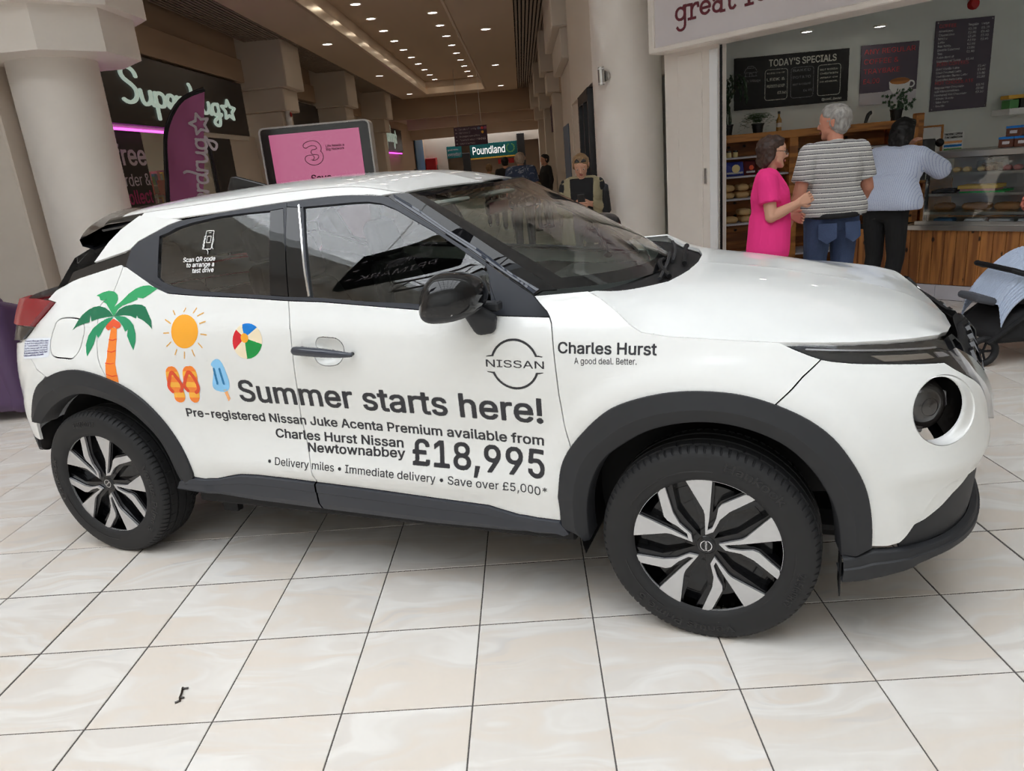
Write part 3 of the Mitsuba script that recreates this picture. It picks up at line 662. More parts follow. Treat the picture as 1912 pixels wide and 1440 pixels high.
def gloss(name, color, ior=1.5):
    scene[name] = {'type': 'twosided', 'bsdf': {'type': 'plastic', 'diffuse_reflectance': rgb(color), 'int_ior': ior, 'nonlinear': False}}
gloss('paint', (.78, .785, .77))
mat('trim', (.022, .023, .026), .55, spec=.35)
mat('trim_dark', (.008, .008, .009), .6, spec=.3)
mat('trim_blue', (.030, .033, .042), .45, spec=.45)
gloss('piano', (.006, .006, .007))
gloss('pillar_gloss', (.03, .035, .05), 1.6)
mat('rubber', (.016, .016, .017), .62, spec=.35)
mat('rubber_letter', (.012, .012, .013), .4, spec=.45)
mat('alloy', (.56, .56, .57), .38, metal=.75, spec=.5, coat=.6)
mat('chrome', (.75, .75, .77), .08, metal=1.0)
mat('steel_disc', (.25, .25, .26), .35, metal=.9)
mat('red_lens', (.22, .012, .018), .1, spec=.6, coat=1.0)
mat('smoke_lens', (.02, .017, .016), .06, spec=.7, coat=1.0)
mat('amber', (.20, .17, .14), .22, spec=.5, coat=.8)
mat('lamp_silver', (.45, .44, .46), .25, metal=.6, coat=.5)
mat('seat_cloth', (.045, .046, .05), .85)
mat('dash', (.03, .031, .033), .75)
mat('headliner', (.42, .42, .40), .9)
def tint(name, c, extra=1.0):
    scene[name] = {'type': 'thindielectric', 'int_ior': 1.52, 'specular_transmittance': rgb(c)}
tint('glass_clear', (.66, .74, .68)); tint('glass_dark', (.16, .18, .17)); tint('glass_lamp', (.85, .85, .86))

L = {k: [tuple(p) for p in v] for k, v in CAR.items()}
do, df, dq = L['doors'], L['door_fender'], L['door_quarter']
belt = L['belt_low']; db = L['door_bottom']; fo, ro = L['archf_out'], L['archr_out']
f_belt = [p for p in belt if p[0] > -.2]; r_belt = [p for p in belt if p[0] < -.21]
front_door = P_([do[0]], f_belt, df[3:], fo[4:0:-1], [p for p in db if p[0] > -.178][::-1], do[::-1][:-1])
rear_door = P_(r_belt, do, [p for p in db if p[0] < -.179][::-1], ro[:8], dq[::-1])
hl_ = [(-.146, .9705, .0165, .030), (-.10, .9695, .0175, .036), (-.02, .966, .0165, .040), (.05, .961, .0125, .036), (.088, .9575, .008, .026)]
handle = both('door_handle', tri(m3.Manifold.batch_boolean([m3.Manifold.batch_hull([m3.Manifold.sphere(q[2], 20).translate(mapped(tub, [q[:2]], q[3])[0].tolist()) for q in hl_[i:i + 2]]) for i in range(4)], m3.OpType.Add)), 'pillar_gloss', left=False)
for q in (hl_[0], hl_[-1]): both('handle_mount', tri(m3.Manifold.batch_hull([m3.Manifold.sphere(q[2] * .8, 14).translate(mapped(tub, [(q[0] * .93, q[1])], o)[0].tolist()) for o in (.004, .025)])), 'trim', handle, left=False)
def closed(name, n=60):
    q = Polygon(resample(smooth_line(L[name] + L[name][:1], 4 * n), n)).buffer(0)
    return max(getattr(q, 'geoms', [q]), key=lambda g: g.area)
CUP = closed('handle_cup')
fd = both('front_door', patch(tub, gap(front_door.difference(CUP)), .03), 'paint')
cupc = np.array(CUP.centroid.coords[0])
def cup_mesh():
    ring = np.array(CUP.exterior.coords); V, F = [], []
    for t, o in ((1, 0), (.93, -.006), (.8, -.016), (.5, -.026), (.05, -.028)):
        V.append(mapped(tub, cupc + (ring - cupc) * t, o))
    n = len(ring); i = np.arange(n - 1)
    for k in range(4):
        F += [np.stack([(k + 1) * n + i, k * n + i, k * n + i + 1], 1), np.stack([(k + 1) * n + i, k * n + i + 1, (k + 1) * n + i + 1], 1)]
    return trimesh.Trimesh(np.vstack(V), np.vstack(F)[:, ::-1], process=False)
both('handle_recess', cup_mesh(), 'paint', left=False)
both('rear_door', patch(tub, gap(rear_door), .03), 'paint')
te, qt, qb = L['tail_edge'], L['quarter_top'], L['quarter_bumper']
quarter = P_(dq, ro[8:12], qb[::-1], te[::-1], qt)
FUEL = closed('fuel')
both('rear_quarter_panel', patch(tub, gap(quarter.difference(FUEL.buffer(.0015))), .03), 'paint')
both('fuel_flap', patch(tub, FUEL.buffer(-.0015), .03, 0, .006), 'paint', left=False)
re_bumper = P_(qb, ro[12:], [(-1.672, .62), (-1.69, .52), (-2.7, .50), (-2.7, .92), (-1.9, .955), (-1.72, .975)])
both('rear_bumper', patch(tub, gap(re_bumper), .04), 'paint')
both('rear_lower_bumper', patch(tub, P_([(-1.674, .62), (-1.69, .52), (-2.7, .50), (-2.7, .36), (-1.95, .40), (-1.76, .47)]), .04, .002), 'trim')
hoodedge = L['hood_edge']; ll = L['lamp_low']; fb = L['fender_bumper']
fender = P_(df[::-1], [p for p in hoodedge if p[0] < 1.5], ll[:4], fb[1:], fo[11:3:-1])
both('front_fender', patch(tub, gap(fender), .025), 'paint')
LAMP = closed('lamp_ring')
grille_edge = [(2.26, .80), (2.33, .73), (2.40, .65), (2.5, .61), (2.75, .61)]
bump = P_(fb, fo[12:], L['bump_low'], [(2.4, .553), (2.75, .553)], grille_edge[::-1], ll[::-1][:-3])
both('front_bumper', patch(tub, gap(bump.difference(LAMP)), .02), 'paint')
# lamp pod: a white funnel, a dark reflector bowl with a three-armed star, a clear cover
ring = np.array(LAMP.exterior.coords); n = len(ring)
R0 = mapped(tub, ring, 0)
c3 = R0.mean(0)
ax = np.array([.52, -.85, .06]); ax /= np.linalg.norm(ax)
lens_c = np.array([1.9515, -.728, .780]); lr = .096
up_ = np.cross(ax, np.cross([0, 0, 1], ax)); up_ /= np.linalg.norm(up_); si_ = np.cross(ax, up_)
ang = np.arctan2((R0 - c3) @ up_, (R0 - c3) @ si_)
R2 = lens_c + lr * (np.cos(ang)[:, None] * si_ + np.sin(ang)[:, None] * up_)
def loft(rows, close=False):
    V = np.vstack(rows); n = len(rows[0]); F = []; i = np.arange(n - 1)
    for k in range(len(rows) - 1):
        F += [np.stack([k * n + i, k * n + i + 1, (k + 1) * n + i + 1], 1), np.stack([k * n + i, (k + 1) * n + i + 1, (k + 1) * n + i], 1)]
    return trimesh.Trimesh(V, np.vstack(F), process=False)
funnel = loft([R0, R0 * .97 + R2 * .03 - ax * .004, R0 * .85 + R2 * .15 - ax * .004, R0 * .3 + R2 * .7 - ax * .004, R2 - ax * .002, R2 - ax * .014])
hl = thing('lamp_tmp', 'x', 'x'); labels.pop(hl)
lamp = both('headlamp', funnel, 'paint', label='round headlamp pod')
M = frame(lens_c - ax * .055, si_, up_)
bowl = lathe([(0.001, -.03), (.04, -.028), (.07, -.01), (.094, .047)], 48)
arms = []
for a in (50, 175, 282):
    a = math.radians(a)
    arms.append(put(cat_([box(.034, .062, -.016, .016, -.006, .016, .004), box(.052, .086, -.024, .024, .004, .030, .004)]), trimesh.transformations.rotation_matrix(a, [0, 0, 1])))
both('reflector', put(bowl, M), 'smoke_lens', lamp)
for am in arms: both('star_arm', put(am, M), 'lamp_silver', lamp, smooth=False)
both('projector', put(lathe([(.001, .022), (.014, .019), (.023, .010), (.027, -.002), (.027, -.03)], 28), M), 'piano', lamp)
both('lens_ring', put(lathe([(.0945, .045), (.099, .056), (.095, .060), (.090, .055), (.0915, .045)], 56), M), 'trim_blue', lamp)
both('cover', put(lathe([(.0, .078), (.04, .074), (.07, .066), (.091, .055)], 48), M), 'glass_lamp', lamp)
# slim running lamp under the bonnet edge
hd = [p for p in hoodedge if p[0] > 1.5]
drl = P_([(p[0], p[1] - .004) for p in hd], L['lamp_right'], ll[::-1])
dr_ = both('running_lamp', patch(tub, gap(drl, .001), .02, -.012, .02), 'trim_dark')
both('chrome_strip', patch(tub, P_([(1.58, .988), (1.75, .981), (1.95, .972), (2.09, .963), (2.14, .945), (2.16, .928), (2.09, .944), (1.95, .953), (1.75, .968)]), .02, -.006, .006), 'smoke_lens', dr_)
both('bright_line', patch(tub, LineString([(1.60, .978), (1.78, .966), (1.95, .955), (2.08, .945)]).buffer(.0022), .02, -.003, .004), 'lamp_silver', dr_)
both('indicator', patch(tub, P_([(1.80, .952), (2.02, .938), (2.05, .922), (1.84, .934)]), .02, -.007, .006), 'amber', dr_)
both('side_marker', patch(tub, P_([(2.065, .936), (2.11, .93), (2.14, .915), (2.075, .921)]), .02, -.007, .006), 'lamp_silver', dr_)
both('lens', patch(tub, gap(drl, .001), .02, .0, 0), 'glass_lamp', dr_)
# nose: grille with bars, bright V moulding, lower intake, lip
gr = one('grille', cat_([patch(tub, P_([(2.1466, .967), (2.24, .945), (2.4, .918), (2.75, .895)], [(x, y + .0) for x, y in grille_edge[::-1]], [(2.2101, .8307)], L['lamp_right'][::-1][1:]), .03, -.02, .02)]), 'trim_dark')
obj('grille', mirror(patch(tub, P_([(2.1466, .967), (2.24, .945), (2.4, .918), (2.75, .895)], grille_edge[::-1], [(2.2101, .8307)], L['lamp_right'][::-1][1:]), .03, -.02, .02)), 'trim_dark', car, smooth=40, at=CAR_AT)
for s in range(2):
    for i in range(5):
        for k in range(4 - s):
            u0, v0 = 2.24 + i * .1 + (k % 2) * .05, .925 - k * .07 + .0
            if u0 > 2.74 or v0 < .99 - (u0 - 2.1) * .55 or v0 > .935 - (u0 - 2.2) * .09: continue
            hx = Polygon([(u0 - .045, v0), (u0 - .022, v0 + .03), (u0 + .022, v0 + .03), (u0 + .045, v0), (u0 + .022, v0 - .03), (u0 - .022, v0 - .03)])
            cell = patch(tub, hx.difference(hx.buffer(-.012)), .02, -.004, .016)
            obj('mesh_cell', cell if s == 0 else mirror(cell), 'piano', gr, smooth=False, at=CAR_AT)
    vm = patch(tub, P_([(2.158, .925), (2.232, .888), (2.275, .845), (2.35, .755), (2.42, .675), (2.51, .642), (2.75, .642), (2.75, .612), (2.5, .612), (2.40, .652), (2.325, .735), (2.25, .812), (2.205, .85)]), .02, .014, .03)
    obj('bright_moulding', vm if s == 0 else mirror(vm), 'chrome', gr, smooth=40, at=CAR_AT)
inta = Polygon(L['intake']).buffer(0).union(P_([(2.1784, .553), (2.75, .553), (2.75, .36), (2.17, .36), (2.186, .42)]))
both('lower_intake', patch(tub, inta, .03, -.012, .012), 'trim')
both('intake_slot', patch(tub, Polygon(L['slot']).buffer(0), .015, -.010, .0), 'trim_dark')
both('intake_blade', patch(tub, Polygon(L['blade']).buffer(0), .015, -.006, .008), 'paint')
lipt = [(1.715, .345), (1.758, .355), (1.795, .372), (1.846, .371), (1.887, .370), (1.95, .362), (2.05, .366), (2.18, .372), (2.4, .372), (2.75, .372)]
lipb = [(1.715, .270), (1.774, .275), (1.842, .292), (1.909, .308), (2.004, .326), (2.1, .333), (2.18, .335), (2.4, .335), (2.75, .335)]
both('front_lip', strip(tub, lipt, lipb, [(0, -.01), (0, .006), (.1, .012), (.38, .016), (.42, .022), (.95, .024), (1, .015), (1.03, -.05)]), 'trim')
both('mud_guard', cat_([box(1.712, 1.716, -.85, -.74, .20, .34)]), 'trim_dark', left=True, smooth=False)
# wheel-arch and sill cladding
ai, ari = L['archf_in'], L['archr_in']
PROF = [(0, -.006), (0, .006), (.02, .010), (.54, .015), (.57, .014), (.96, -.012), (1, -.018), (1, -.09)]
fo2 = [(.905, .315)] + [(.845, .345)] + fo
def round_line(pts, c, k=1.0, n=120): return [tuple(np.array(c) + (np.array(q) - c) * k) for q in resample(smooth_line(pts, 400), n)]
both('front_arch_trim', strip(tub, [(.9, .33), (.835, .350)] + round_line(fo[1:], (1.318, .34), 1.006), round_line(ai, (1.318, .34)), PROF, 160), 'trim')
both('rear_arch_trim', strip(tub, ro + [(-1.684, .64), (-1.69, .55)], ari + [(-1.668, .6), (-1.685, .53)], PROF, 120)
     if False else strip(tub, round_line((ro + [(-1.684, .64)])[::-1], (-1.318, .34), 1.006), round_line((ari + [(-1.672, .60)])[::-1], (-1.318, .34)), PROF, 160), 'trim')
sb = L['sill_bottom']
for nm, lo, hi in (('front_sill_trim', -.176, 9), ('rear_sill_trim', -9, -.184)):
    a = [p for p in db if lo < p[0] < hi]; b = [p for p in sb if lo < p[0] < hi]
    a = ([(lo, .4297)] if lo > -5 else [(-.86, .395)]) + a + ([(hi, .4297)] if hi < 5 else [(.86, .33)])
    b = ([(lo, .305)] if lo > -5 else []) + b + ([(hi, .306)] if hi < 5 else [])
    both(nm, strip(tub, a, b, [(0, -.012), (.015, .004), (.03, .012), (.30, .016), (.33, .013), (.70, .018), (.74, .016), (.97, .006), (1, .0), (1.02, -.10)], 60), 'trim_blue')
# lamps at the rear
tl = Polygon([(-1.4899, 1.1465), (-1.5432, 1.0944), (-1.60, 1.047), (-2.05, 1.05), (-2.35, 1.06), (-2.35, 1.13), (-2.0, 1.145), (-1.6, 1.155)])
rl = both('tail_lamp', patch(tub, tl, .03, .022, .05), 'red_lens')
both('clear_lamp', patch(tub, Polygon([(-1.60, 1.044), (-1.628, 1.0237), (-1.6755, .9903), (-1.9, .965), (-2.1, .97), (-2.1, 1.045)]), .03, .012, .03), 'smoke_lens', rl)
both('tailgate', patch(tub, P_(te, [(-1.9, .958), (-2.7, .925), (-2.7, 1.2), (-2.3, 1.19), (-1.8, 1.165)]), .04, -.012, 0), 'paint')
# greenhouse
cb = L['c_belt_low']
one_glass = lambda n: Polygon(L[n])
both('rear_side_window', patch(cab, one_glass('c_glass_r'), .04, -.004, 0), 'glass_dark')
both('front_side_window', patch(cab, one_glass('c_glass_f'), .04, -.004, 0), 'glass_clear')
drip = L['c_drip']
frame_out = P_(cb, [(.8034, 1.0662), (.7944, 1.0837), (.7704, 1.1104), (.7486, 1.1368)], L['c_pillar_low'][::-1], drip)
front_frame = frame_out.intersection(P_([(-.2905, 1.55), (-.247, 1.3155), (-.2109, 1.149), (-.205, 1.05), (1, 1.0), (1, 1.6)]))
rear_frame = frame_out.difference(P_([(-.2905, 1.55), (-.247, 1.3155), (-.2109, 1.149), (-.205, 1.05), (1, 1.0), (1, 1.6)]))
sail = Polygon(L['c_sail'])
bpf = P_([(-.2895, 1.4752), (-.246, 1.3155), (-.2099, 1.1494), (-.12, 1.148), (-.1486, 1.2562), (-.1875, 1.3883), (-.205, 1.468)])
bpr = P_([(-.2925, 1.47), (-.249, 1.3155), (-.2129, 1.155), (-.2976, 1.1619), (-.3543, 1.4643)])
gf, gr_ = one_glass('c_glass_f'), one_glass('c_glass_r')
both('front_window_frame', patch(cab, gap(front_frame.difference(gf).difference(bpf).difference(sail), .001), .03, .004, .02), 'trim_blue')
both('sail_panel', patch(cab, gap(sail, .001), .03, .008, .02), 'trim_blue')
both('front_pillar_cover', patch(cab, gap(bpf, .001), .03, .003, .01), 'piano')
both('rear_pillar_cover', patch(cab, gap(bpr, .001), .03, .003, .01), 'piano')
both('bright_strip', patch(cab, LineString(L['c_chrome']).buffer(.004, cap_style=2), .02, .008, .006), 'chrome')
both('rear_window_frame', patch(cab, gap(rear_frame.difference(gr_).difference(bpr), .001), .03, .004, .02), 'trim_blue')
both('belt_moulding', patch(cab, LineString(cb[1:]).buffer(.012, cap_style=2).intersection(P_(cb[1:], [(.9, 1.3), (-1.2, 1.6)])), .03, .010, .012), 'trim_blue')
both('hidden_handle_cover', patch(cab, gap(P_([(-1.0936, 1.340)], [(-1.0636, 1.3506), (-1.0278, 1.379), (-.9343, 1.4133), (-.9117, 1.3955), (-.8804, 1.24), (-.9205, 1.2152), (-1.0769, 1.2845)]), .001), .03, .002, .01), 'piano')
both('rear_handle', patch(cab, Polygon(L['c_qglass']), .02, -.004, 0), 'pillar_gloss')
both('rear_corner_cover', patch(cab, P_([(-1.2784, 1.3031), (-1.0936, 1.3410), (-1.079, 1.2855), (-1.1097, 1.285), (-1.361, 1.235), (-1.46, 1.20), (-1.42, 1.27)]), .03, -.004, .01), 'piano')
both('rear_pillar_panel', patch(cab, gap(Polygon(L['c_white']), .001), .03, .006, .02), 'paint')
pu, pl = L['c_pillar_up'], L['c_pillar_low']
both('front_pillar', patch(cab, P_([(.1692, 1.4836)], pl[1:], [(.7486, 1.1368), (.775, 1.150), (.824, 1.1509)], L['c_ws_edge'][::-1][1:], [(.1897, 1.4923)]), .02, .002, .02), 'piano')
both('front_pillar_strip', strip(cab, L['c_pillar_up'], [(.2066, 1.4645)] + [(p[0], p[1] + .003) for p in pl[2:]], [(0, .001), (.1, .006), (.45, .009), (.5, .006), (.9, .007), (1, .001)], 60), 'pillar_gloss')
# roof, spoiler, tailgate glass
uu = np.linspace(roof.u[0], roof.u[-1], 60)
rseam = .135
side_rail = Polygon([(.166, -.02), (.20, .0), (.235, .135), (-.15, rseam), (-1.02, rseam), (-1.05, 0)])
both('roof_rail_panel', patch(roof, gap(P_([(.168, 0), (.252, .13), (.10, rseam), (-.3, rseam), (-1.06, rseam), (-1.06, 0)]), .001), .03, 0, .006), 'paint')
rp = patch(roof, P_([(.258, rseam + .022), (.10, rseam + .012), (-1.2, rseam + .006), (-1.2, 1), (.29, 1)]), .03, 0, .006)
one('roof_panel', cat_([rp, mirror(rp)]), 'paint')
sp = patch(roof, P_([(-1.2, rseam + .006), (-1.06, rseam + .006), (-1.06, 0), (-1.3, 0.0), (-1.3, 1), (-1.2, 1)]), .03, -.002, .01)
one('roof_rear_edge', cat_([sp, mirror(sp)]), 'piano')
def spoiler_mesh():
    rows = []
    for y in np.linspace(-1, 1, 41):
        a = abs(y); w = .60 * y
        x1 = -1.60 + .16 * a ** 3
        zt = 1.515 - .105 * a ** 2.4
        x0 = -1.20 + .10 * a
        zt0 = 1.535 - .07 * a ** 2
        prof = [(x0, zt0), (x0 - .15, zt0 - .008), (x1 + .04, zt + .002), (x1, zt - .012), (x1 + .008, zt - .04), (x1 + .08, zt - .058), (x0 - .05, zt0 - .07), (x0, zt0 - .03), (x0, zt0)]
        rows.append(np.array([(x, w, z) for x, z in prof]))
    return loft(rows)
one('spoiler', spoiler_mesh(), 'piano')
one('shark_fin', tri(m3.Manifold.batch_hull([m3.Manifold.sphere(.014, 12).translate(q) for q in ((-.86, .0, 1.556), (-1.06, .02, 1.545), (-1.06, -.02, 1.545), (-1.045, 0, 1.602), (-1.02, 0, 1.603))])), 'piano')
tg = []
for y in np.linspace(-1, 1, 25):
    a = abs(y)
    tg.append(np.array([(-1.50 + .14 * a ** 3, .58 * y, 1.455 - .08 * a ** 2), (-1.60 + .1 * a ** 2, .60 * y, 1.35 - .03 * a ** 2), (-1.75 + .13 * a ** 2, .63 * y, 1.19 - .0 * a)]))
one('tailgate_window', loft(tg), 'piano')
# windscreen and its dark border
WS = P_([(.004, 0), (.996, 0), (.996, 1), (.004, 1)])
wsg = patch(wind, P_([(.09, .10), (.955, .085), (.955, 1), (.075, 1)]), .04, 0, 0)
wsf = patch(wind, WS.difference(P_([(.09, .10), (.955, .085), (.955, 1), (.075, 1)])), .03, 0, 0)
ws = one('windscreen', cat_([wsg, mirror(wsg)]), 'glass_clear')
one('dark_border', cat_([wsf, mirror(wsf)]), 'piano', ws)
# bonnet and scuttle
he3 = tub.P(*np.array(hoodedge).T)
rear_edge = [(1.19, 0), (1.18, .2), (1.165, .3), (1.14, .42), (1.065, .55), (1.01, .65), (.9444, .769)]
e_ = he3[-1]; lead = [(e_[0], -e_[1]), (e_[0] + .45 * (2.075 - e_[0]), -e_[1] * .74), (e_[0] + .85 * (2.075 - e_[0]), -e_[1] * .38), (2.075, 0)]
hp = P_([(x, -w) for x, w in rear_edge], [(p[0], p[1]) for p in he3[1:]], [(x, -w) for x, w in lead])
# outside the hood net's reach in u only where it is not used
hm = patch(hood, hp.buffer(-.002), .02, 0, .014)
from scipy.spatial import cKDTree
ep = resample(he3, 240); dz = ep[:, 2] - hood.P(ep[:, 0], np.clip(ep[:, 1], -.84, 0))[:, 2]
hv = np.array(hm.vertices); dd_, ii_ = cKDTree(ep[:, :2]).query(hv[:, :2], k=6)
hv[:, 2] += (dz[ii_].mean(1)) * np.exp(-(dd_[:, 0] / .11) ** 2) - .0015
hm = trimesh.Trimesh(hv, hm.faces, process=False)
one('bonnet', cat_([hm, mirror(hm)]), 'paint')
sc = patch(hood, P_([(1.20, 0), (1.19, -.2), (1.175, -.3), (1.15, -.42), (1.075, -.55), (1.02, -.65), (.955, -.76), (.87, -.74), (.93, -.60), (.99, -.42), (1.04, -.2), (1.05, 0)]), .03, -.022, 0)
one('scuttle_panel', cat_([sc, mirror(sc)]), 'trim_dark')
for k, (pts, nm) in enumerate((([(1.125, -.30, 1.115), (1.06, -.12, 1.135), (1.045, .05, 1.128)], 0), ([(1.14, -.02, 1.12), (1.125, .1, 1.14), (1.09, .42, 1.135)], 1))):
    wp = one('wiper', tube(smooth_line(pts, 12), .010, 8), 'trim_dark')
    one('wiper_blade', tube(smooth_line([(1.10 - .02 * k, -.36 + .42 * k, 1.118), (1.085 - .03 * k, -.12 + .42 * k, 1.130), (1.045 - .05 * k, .2 + .4 * k, 1.135)], 14), .007, 6), 'trim', wp)
# mirrors
def mirror_shell(lo, hi):
    th, ph = np.linspace(0, 2 * np.pi, 49), np.linspace(lo, hi, 20)
    rows = []
    for p in ph:
        s, c = np.sin(p), np.cos(p)
        x = .125 * np.sign(np.cos(th)) * np.abs(np.cos(th)) ** 1.0 * c ** .8
        y = .134 * np.sign(np.sin(th)) * np.abs(np.sin(th)) ** .85 * c ** .8
        z = (.108 if s > 0 else .066) * np.sign(s) * abs(s) ** .9
        taper = 1 - .30 * np.clip((y + .10) / .2, 0, 1) * (1 if s > 0 else .5)
        z = z * taper
        x = x * np.where(x > 0, 1.0, .55) 
        rows.append(np.stack([x + .02 * s, y, np.broadcast_to(z, x.shape)], 1))
    return loft(rows)
MC = np.array([.535, -.955, 1.165])
mr = both('door_mirror', mirror_shell(.05, np.pi / 2).apply_translation(MC), 'piano', label='gloss black door mirror')
both('lower_shell', mirror_shell(-np.pi / 2, -.35).apply_translation(MC), 'trim', mr)
both('mirror_band', mirror_shell(-.36, .055).apply_scale([1.004, 1.004, 1.0]).apply_translation(MC), 'piano', mr)
both('turn_signal', tube([MC + [.06, -.108, -.022], MC + [.086, -.06, -.022], MC + [.090, 0, -.022], MC + [.084, .05, -.022]], .005, 6), 'lamp_silver', mr)
both('mirror_foot', tri(hull((.585, -.895, 1.115, .026), (.60, -.87, 1.105, .026), (.622, -.852, 1.06, .028), (.600, -.86, 1.058, .028), (.635, -.862, 1.085, .024))), 'trim', mr)
both('mirror_arm', box(.575, .66, -.85, -.80, 1.105, 1.135, .006), 'trim', mr, smooth=False)
# wheels
def tyre_mesh():
    prof = [(.232, -.09), (.240, -.100), (.255, -.1065), (.285, -.1085), (.310, -.106), (.326, -.100), (.336, -.091), (.3415, -.080), (.343, -.072), (.334, -.070), (.334, -.063), (.344, -.061),
            (.345, -.03), (.336, -.028), (.336, -.020), (.345, -.018), (.345, .018), (.336, .020), (.336, .028), (.345, .03), (.344, .061), (.334, .063), (.334, .070), (.343, .072), (.3415, .080), (.336, .091),
            (.326, .100), (.310, .106), (.285, .1085), (.255, .1065), (.240, .100), (.232, .09)]
    prof = np.array(prof); nb = 84; per = 8; n = nb * per
    a = np.arange(n) * 2 * np.pi / n
    V = np.zeros((n, len(prof), 3))
    for k, (r, y) in enumerate(prof):
        cut = np.zeros(n)
        if .326 < r and abs(y) > .070:
            cut[(np.arange(n) % per) == 0] = .005; cut[(np.arange(n) % per) == 1] = .005
        elif abs(y) > .03 and r > .34:
            cut[(np.arange(n) % (per * 2)) == 4] = .004; cut[(np.arange(n) % (per * 2)) == 5] = .004
        V[:, k] = np.stack([(r - cut) * np.cos(a), np.full(n, y), (r - cut) * np.sin(a)], 1)
    K = len(prof); F = []
    i = np.arange(n); j = (i + 1) % n
    for k in range(K - 1):
        F += [np.stack([i * K + k, j * K + k + 1, j * K + k], 1), np.stack([i * K + k, i * K + k + 1, j * K + k + 1], 1)]
    return trimesh.Trimesh(V.reshape(-1, 3), np.vstack(F)[:, ::-1], process=False)
def polar(q): return [(r * math.cos(math.radians(a)), r * math.sin(math.radians(a))) for r, a in q]
SP = [(.236, 0), (.237, -7), (.237, -14), (.236, -20.2), (.107, -21.2), (.060, -20.0), (.071, -31), (.109, -32.5), (.145, -30.5), (.162, -32.6), (.230, -46.6), (.236, -50), (.236, -54.5), (.150, -44), (.110, -38.6), (.061, -38.1), (.043, -13.3), (.115, -13.7), (.131, -12)]
ARM = Polygon(polar(SP)).buffer(0)
def upright(poly, d, y):      # outline in the wheel's (x, z), thick along -y from y
    m = prism(poly, d)
    v = np.array(m.vertices); v = np.stack([v[:, 0], y - v[:, 2], v[:, 1]], 1)
    return trimesh.Trimesh(v, m.faces, process=False)
def turn(m, deg): return put(m, trimesh.transformations.rotation_matrix(-math.radians(deg), [0, 1, 0]))
def arc(r0, r1, a0, a1, n=12):
    t = np.linspace(a0, a1, n)
    return Polygon(polar([(r1, x) for x in t] + [(r0, x) for x in t[::-1]]))
tyre = mikit.ply(tyre_mesh(), 'rubber', smooth=28)
face = mikit.ply(cat_([upright(ARM, .010, -.083), upright(arc(.2325, .238, -20.5, -47), .008, -.084)]), 'alloy')
under = []
for k in range(1):
    hole = Polygon(polar([(.226, -22), (.226, -45), (.158, -30.5), (.12, -25)]))
    body = ARM.buffer(.007).union(Polygon(polar([(.03, 20), (.11, -4), (.235, 1), (.235, -60), (.15, -50), (.1, -50), (.03, -60)])).buffer(0).difference(hole))
    under.append(upright(body.intersection(Point(0, 0).buffer(.2365, 64)), .05, -.030))
spoke_black = mikit.ply(cat_(under), 'piano')
web = mikit.ply(cat_([upright(Polygon(polar([(.235, 1), (.235, 17.5), (.2, 16), (.12, 12), (.05, 30), (.05, -10), (.12, -4)])).buffer(0), .02, -.028)]), 'piano')
barrel = mikit.ply(lathe([(.05, .06), (.20, .05), (.225, .0), (.232, -.06), (.238, -.088), (.2415, -.094), (.243, -.090)], 72).apply_transform(trimesh.transformations.rotation_matrix(math.pi / 2, [1, 0, 0])), 'piano', smooth=40)
capm = mikit.ply(lathe([(.0, .0865), (.022, .0855), (.029, .083), (.034, .078), (.036, .06)], 32).apply_transform(trimesh.transformations.rotation_matrix(math.pi / 2, [1, 0, 0])), 'piano', smooth=35)
def emblem():
    r = Point(0, 0).buffer(.019, 24).difference(Point(0, 0).buffer(.0165, 24)).difference(sbox(-.03, -.0045, .03, .0045))
    t = words('NISSAN', .0055, .001, True, .034, 'c').apply_translation([0, -.0027, 0])
    m = cat_([prism(r, .001), t]); v = np.array(m.vertices)
    return trimesh.Trimesh(np.stack([v[:, 0], -.0862 - v[:, 2], v[:, 1]], 1), m.faces, process=False)
emb = mikit.ply(emblem(), 'chrome')
disc = mikit.ply(lathe([(.06, .01), (.15, .01), (.15, -.01), (.06, -.01), (.06, .01)], 40).apply_transform(trimesh.transformations.rotation_matrix(math.pi / 2, [1, 0, 0])), 'steel_disc')
def round_text(text, h, r, a_mid, bold=True, width=None, inward=False):
    m = words(text, h, .0012, bold, width, 'c').subdivide_to_size(.012)
    v = np.array(m.vertices)
    rr = r + v[:, 1] - h / 2; a = math.radians(a_mid) - v[:, 0] / r
    y = -.1085 - (.0 if True else 0) - v[:, 2] + np.clip(rr - .29, 0, 1) * .12
    return trimesh.Trimesh(np.stack([rr * np.cos(a), y, rr * np.sin(a)], 1), m.faces, process=False)
def side_ring(r, w, a0, a1):
    t = np.radians(np.linspace(a0, a1, 40)); pr = []
    for rr, y in ((r - w, -.1085), (r - w, -.1095), (r, -.1075 - .0005), (r, -.1065)):
        pr.append(np.stack([rr * np.cos(t), np.full(len(t), y + max(0, rr - .29) * .09), rr * np.sin(t)], 1))
    return loft(pr)
